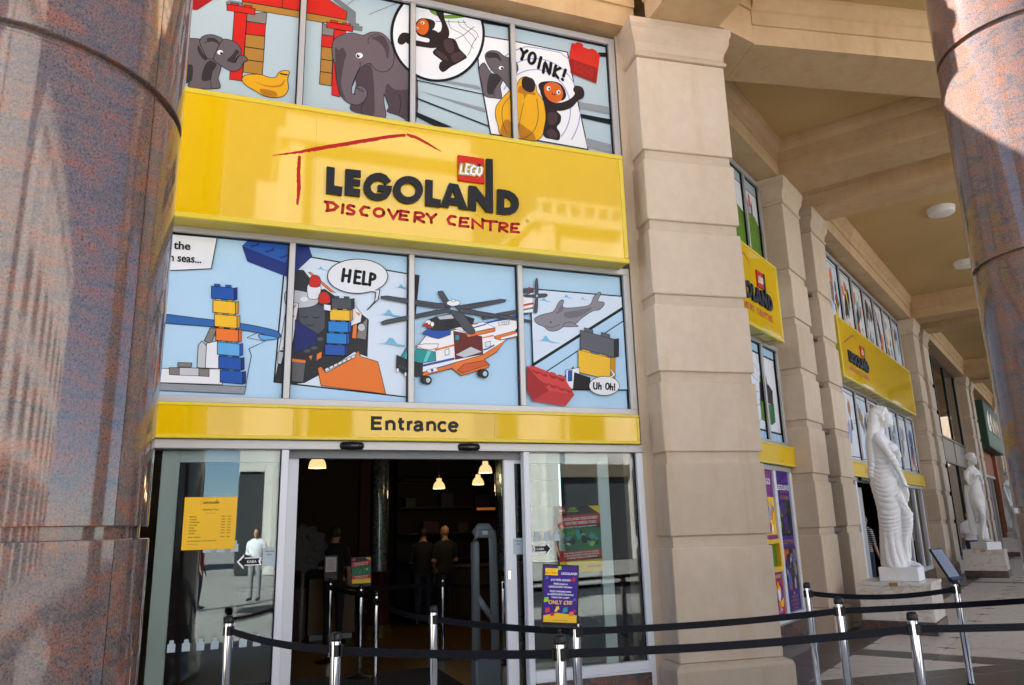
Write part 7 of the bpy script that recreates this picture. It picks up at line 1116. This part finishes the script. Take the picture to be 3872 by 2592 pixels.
q_.text('LEGOLAND DISCOVERY', 0, Z(.78), .0165, -.0108, 'white', 'C', .02, rot=R(3)); q_.text('CENTRE NEEDS YOU!', 0, Z(.71), .0165, -.0108, 'white', 'C', .02, rot=R(3)); q_.text('FOR YOUR CHANCE TO WIN', 0, Z(.26), .012, -.0108, 'white', 'C', .02, rot=R(3)); q_.text('AN ENTRY FORM AT ADMISSIONS', 0, Z(.21), .0095, -.0108, 'white', 'C', .02, rot=R(3)); q_.build('printing', ln_)
mn = holder('black framed tilted menu board on the barrier post by the nearest statue', 'J', .21, .30, R(-12), R(-48), R(-3))
mn.rotation_euler = (R(-28), 0, R(14))
MB().box(-.10, .10, -.0095, -.0085, .014, .31, 'pgrey').build('sheet', mn)
q_ = MB()
for i in range(11): q_.box(-.08, .08-.02*(i % 3), -.0102, -.0098, .04+.023*i, .045+.023*i, 'shade')
q_.build('printing', mn)

# ---------------------------------------------------------------- inside the shop
ct = thing('brick_filled_column', 'clear column filled with mixed toy bricks on a red drum', 'column', (2.37, 5.9, 0))
m, nt, b = newmat('brick_mix'); v = nt.nodes.new('ShaderNodeTexVoronoi'); v.inputs['Scale'].default_value = 30; v.feature = 'F1'
nt.links.new(pos(nt), v.inputs['Vector']); nt.links.new(v.outputs['Color'], b.inputs['Base Color']); b.inputs['Roughness'].default_value = .2
hs = nt.nodes.new('ShaderNodeHueSaturation'); hs.inputs['Saturation'].default_value = .55; hs.inputs['Value'].default_value = .38; nt.links.new(v.outputs['Color'], hs.inputs['Color']); nt.links.new(hs.outputs[0], b.inputs['Base Color'])
MB().lathe([(.145, 1.0), (.145, 2.9)], 24, 'brick_mix').build('brick_fill', ct)
MB().lathe([(.155, 1.0), (.155, 3.0)], 24, 'glass', caps=False).build('clear_tube', ct)
MB().lathe([(.17, .19), (.17, .98), (.185, .985), (.185, 1.01)], 28, 'interior_red').build('drum', ct)
MB().lathe([(.24, 0), (.24, .08), (.2, .14), (.2, .19)], 28, 'interior_yellow').build('foot', ct)
ct2 = copy_tree(ct); ct2.location = (4.05, 4.4, 0); ct2['label'] = 'clear column filled with toy bricks behind the right door edge'
cn = thing('counter', 'yellow fronted counter left of the brick filled column', 'counter', (0, 6.0, 0))
MB().cbox(1.28, 2.02, 0, .6, .08, .93, .01, 'interior_yellow').build('front', cn); MB().cbox(.2, 1.26, .1, .6, 0, .79, .01, 'interior_red').build('red_cabinet', cn); MB().cbox(1.24, 2.06, -.03, .62, .932, .97, .006, 'dark_interior').build('worktop', cn); MB().box(1.32, 1.98, .03, .58, 0, .08, 'frost').build('kick', cn)
c2_ = thing('counter', 'long low counter below the shelves at the back right', 'counter', (0, 7.05, 0))
MB().cbox(3.3, 6.2, .1, .6, 0, .95, .01, 'interior_mustard').build('front', c2_); MB().cbox(3.25, 6.25, .05, .65, .951, .99, .006, 'interior_yellow').build('worktop', c2_)
sh = thing('shelf_unit', 'dark shelves with glowing strips at the back right of the shop', 'shelves', (0, 8.2, 0))
MB().box(3.2, 6.6, .3, .4, 0, 3.1, 'dark_interior').build('back', sh)
for z in (1.05, 1.55, 2.05, 2.6): MB().cbox(3.2, 6.6, -.1, .3, z, z+.03, .004, 'interior_mustard').build('shelf', sh)
MB().box(4.75, 5.4, -.11, -.102, 2.0, 2.05, 'shelf_glow').build('light_strip', sh)
for i in range(10, 27, 2):
    x = 3.3+(i % 9)*.36; z = (1.081, 1.581, 2.081)[i//9]; w = .2+.06*((i*5) % 3); h = .18+.09*((i*7) % 3)/2
    t = thing('toy_box', 'small %s toy box, %s from the left on the %s shop shelf' % (('dark red', 'dark blue', 'tan', 'dark red', 'green', 'tan', 'dark blue')[i % 7], ('first', 'second', 'third', 'fourth', 'fifth', 'sixth', 'seventh', 'eighth', 'ninth')[i % 9], ('lower', 'middle', 'upper')[i//9]), 'box', (x, 8.15, z), 0, 'boxed sets on the shop shelves')
    MB().cbox(0, w, 0, .15, 0, h, .003, ('carton_red', 'carton_blue', 'carton_tan', 'carton_red', 'carton_green', 'carton_tan', 'carton_blue')[i % 7]).build('carton', t); MB().box(.02, w-.02, -.002, -.0005, .03, h*.6, ('carton_tan', 'carton_red', 'carton_blue')[i % 3]).build('label_print', t)
gw = thing('gear_wheel', 'big dark grey gear wheel display at the left of the shop', 'display', (1.1, 5.2, 1.42)); mb = MB(); pts = []
for i in range(48):
    r_ = .36 if (i//2) % 2 == 0 else .315; a = 2*math.pi*i/48; pts.append((r_*math.cos(a), r_*math.sin(a)))
MB().prism(pts, 0, .06, 'gear_grey', Matrix.Rotation(R(90), 4, 'X')).build('wheel', gw)
for i in range(6): a = i*math.pi/3; MB().lathe([(.06, .061), (.06, .075), (.045, .076)], 16, 'gear_grey', Matrix.Rotation(R(90), 4, 'X') @ Matrix.Translation((.2*math.cos(a), .2*math.sin(a), 0))).build('stud', gw)
MB().tube([(0, -.03, -.3), (0, -.03, -1.42)], .03, 10, 'gate_grey').build('stand', gw)
PD = [((.985, 2.5), 2.405, 'pendant lamp at the upper left of the open doorway'), ((3.413, 6.0), 2.33, 'pendant lamp left of the glass door edge, hanging lowest'), ((4.123, 6.0), 2.394, 'pendant lamp behind the right door edge, left of a pair'), ((3.672, 4.2), 2.469, 'pendant lamp highest behind the right door edge')]
for (x, y), z, lab in PD:
    t = thing('pendant_lamp', lab, 'lamp', (x, y, z), 0, 'lit pendant lamps in the shop')
    MB().lathe([(.104, 0), (.102, .03), (.09, .075), (.065, .11), (.045, .125), (.043, .17), (.04, .175)], 28, 'pendant_glow', caps=False).build('shade', t)
    MB().tube([(0, 0, .17), (0, 0, 3.2-z)], .006, 8, 'black_plastic').build('cord', t); MB().ball((0, 0, .06), .03, 'pendant_glow').build('bulb', t)
    ld_ = bpy.data.lights.new('lamp_light', 'POINT'); ld_.energy = .8; ld_.color = (1, .72, .4); ld_.shadow_soft_size = .08; lo_ = link('lamp_light', ld_, t); lo_.location = (0, 0, -.06)
sg_ = thing('security_gate', 'grey shop security gate standing inside the right door edge', 'security gate', (2.56, .9, 0), R(8))
path = [(-.105, 0, .35), (-.105, 0, 1.50), (-.095, 0, 1.60), (-.05, 0, 1.655), (.05, 0, 1.655), (.095, 0, 1.60), (.105, 0, 1.50), (.115, 0, .35)]
MB().tube(path, [(.022, .05)]*8, 12, 'gate_grey').build('loop', sg_); MB().cbox(-.10, .10, -.03, .03, 1.55, 1.64, .01, 'gate_grey').build('head', sg_)
MB().cbox(-.14, .15, -.07, .07, 0, .36, .02, 'gate_grey').build('foot', sg_); MB().add(*(lambda q: (q.v, q.f))(MB().tube([(-.1, 0, .98), (.1, 0, .72)], [(.02, .035)]*2, 10)), 'gate_grey', True).build('cross_bar', sg_)
MB().cbox(-.03, .03, -.035, -.028, 1.585, 1.625, .002, 'stone2').build('badge', sg_)
MB().tube([(2.515, .3, .01), (2.515, .3, 2.3)], .016, 10, 'gate_grey').build('door_rail', sg_) if False else None

# ---------------------------------------------------------------- people
def person(label, loc, rz, H, top, legs_, hair, arms, sleeve=.3, skinm='skin', bald=False, extra=None):
    """arms: for each side shoulder>elbow>wrist directions; facing -y"""
    k = H/1.75; mb = MB()
    def q(f, l, z): return (l*k, -f*k, z*k)
    for sgn in (-1, 1):
        mb.tube([q(0, .09*sgn, .93), q(.01, .095*sgn, .72), q(.015, .1*sgn, .5), q(-.005, .1*sgn, .28), q(-.02, .1*sgn, .07)], [.092*k, .082*k, .062*k, .058*k, .045*k], 14)
        mb.tube([q(-.07, .1*sgn, .045), q(.02, .105*sgn, .05), q(.13, .115*sgn, .035), q(.18, .118*sgn, .03)], [(.04*k, .045*k), (.045*k, .045*k), (.048*k, .033*k), (.03*k, .022*k)], 12)
    loft2 = [(.86, -.10, .09, .165), (.96, -.115, .10, .175), (1.08, -.10, .105, .16), (1.22, -.105, .11, .175), (1.36, -.11, .105, .195), (1.44, -.095, .07, .195), (1.48, -.07, .04, .14), (1.51, -.055, .03, .07)]
    n = 24; vs = []; fs = []
    for z, fb, ff, hw in loft2:
        for i in range(n): a = 2*math.pi*i/n; vs.append(q((fb+ff)/2+(ff-fb)/2*math.sin(a), hw*math.cos(a), z))
    for j in range(len(loft2)-1):
        for i in range(n): fs.append((j*n+i, j*n+(i+1) % n, (j+1)*n+(i+1) % n, (j+1)*n+i))
    fs += [list(range(n))[::-1], list(range((len(loft2)-1)*n, len(loft2)*n))]; mb.add(vs, fs)
    mb.tube([q(-.02, 0, 1.47), q(.0, 0, 1.56), q(.01, 0, 1.60)], [.06*k, .052*k, .052*k], 12); head(mb, .015*k, 0, 1.635*k, k*1.0, 0)
    el = []
    for sgn, (e_, w_) in zip((-1, 1), arms):
        mb.tube([q(-.015, .175*sgn, 1.42), q(e_[0]*.5-.01, (.2+e_[1]*.5-.1)*sgn, (1.42+e_[2])/2), q(e_[0], e_[1]*sgn, e_[2]), q((e_[0]+w_[0])/2, (e_[1]+w_[1])/2*sgn, (e_[2]+w_[2])/2), q(w_[0], w_[1]*sgn, w_[2])], [.06*k, .05*k, .042*k, .038*k, .028*k], 12)
        d = Vector(q(w_[0], w_[1]*sgn, w_[2])) - Vector(q(e_[0], e_[1]*sgn, e_[2])); hand(mb, q(w_[0], w_[1]*sgn, w_[2]), d, sgn, k); el.append((Vector(q(e_[0], e_[1]*sgn, e_[2])), sgn))
    me = fused(mb, 'body', .016, 2)
    ms = [skinm, top, legs_, hair, 'black_plastic']
    for x in ms: me.materials.append(mat(x))
    for p in me.polygons:
        c = p.center; z = c.z/k; f = -c.y/k; l = abs(c.x)/k; i = 1
        if z < .085: i = 4
        elif z < .93 and l < .2: i = 2
        elif z > 1.50: i = 0 if (bald or f > .045 + (.03 if z > 1.70 else 0) or z < 1.585) and not (z > 1.735 and not bald) else 3
        elif l > .165:
            # sleeves end part way down the arm
            i = 1 if z > 1.42-sleeve else 0
        p.material_index = i
    t = thing('person', label, 'person', loc, rz); link('body', me, t)
    return t
rel = ((.02, .23, 1.12), (.10, .22, .88))
bent = ((.0, .24, 1.13), (.2, .12, 1.12))
person('bald person in dark waistcoat and pale sleeves seen from behind in the shop', (3.70, 6.7, 0), R(190), 1.70, 'cloth_black', 'cloth_black', 'hair_dark', (bent, bent), .25, bald=True)
person('person in dark clothes standing left of the bald person in the shop', (3.35, 6.9, 0), R(170), 1.68, 'cloth_black', 'cloth_navy', 'hair_dark', (rel, bent), .3)
person('person in black uniform standing behind the small notice in the shop', (1.60, 5.45, 0), R(150), 1.73, 'cloth_black', 'cloth_black', 'hair_dark', (rel, bent), .28)
person('person in striped shirt in the shop doorway half behind the nearest statue', W2(8.15, .45), AR + R(60), 1.72, 'cloth_stripe', 'cloth_navy', 'hair_dark', (rel, rel), .3)
person('person in white shirt and dark shorts standing in for a reflected reader', W2(16.35, -.72), AR - R(75), 1.74, 'cloth_white', 'cloth_navy', 'hair_dark', (bent, bent), .3)  # solid figure added where the glass only holds a reflection
pp_ = thing('paper_sheet', 'open white paper held by the stand-in person behind the second statue', 'paper', W2(16.02, -.80, 1.14), AR - R(75)); MB().add([(-.22, -.1, 0), (0, -.14, -.02), (.22, -.1, 0), (.22, -.16, .30), (0, -.2, .28), (-.22, -.16, .30)], [(0, 1, 4, 5), (1, 2, 3, 4)], 'white').build('sheet', pp_)
# passers-by in the square, seen only as reflections in the door glass
person('person in red top out in the square, mirrored in the left sidelight', (-.55, -12.6, 0), R(100), 1.66, 'cloth_red', 'cloth_navy', 'hair_dark', (rel, rel), .3)
person('person in white top out in the square, mirrored in the left sidelight', (.75, -14.2, 0), R(200), 1.78, 'cloth_white', 'cloth_grey', 'hair_dark', (rel, bent), .3)
person('person in grey top out in the square, mirrored in the right sidelight', (9.4, -14.5, 0), R(160), 1.72, 'cloth_grey', 'cloth_black', 'hair_dark', (bent, rel), .3)
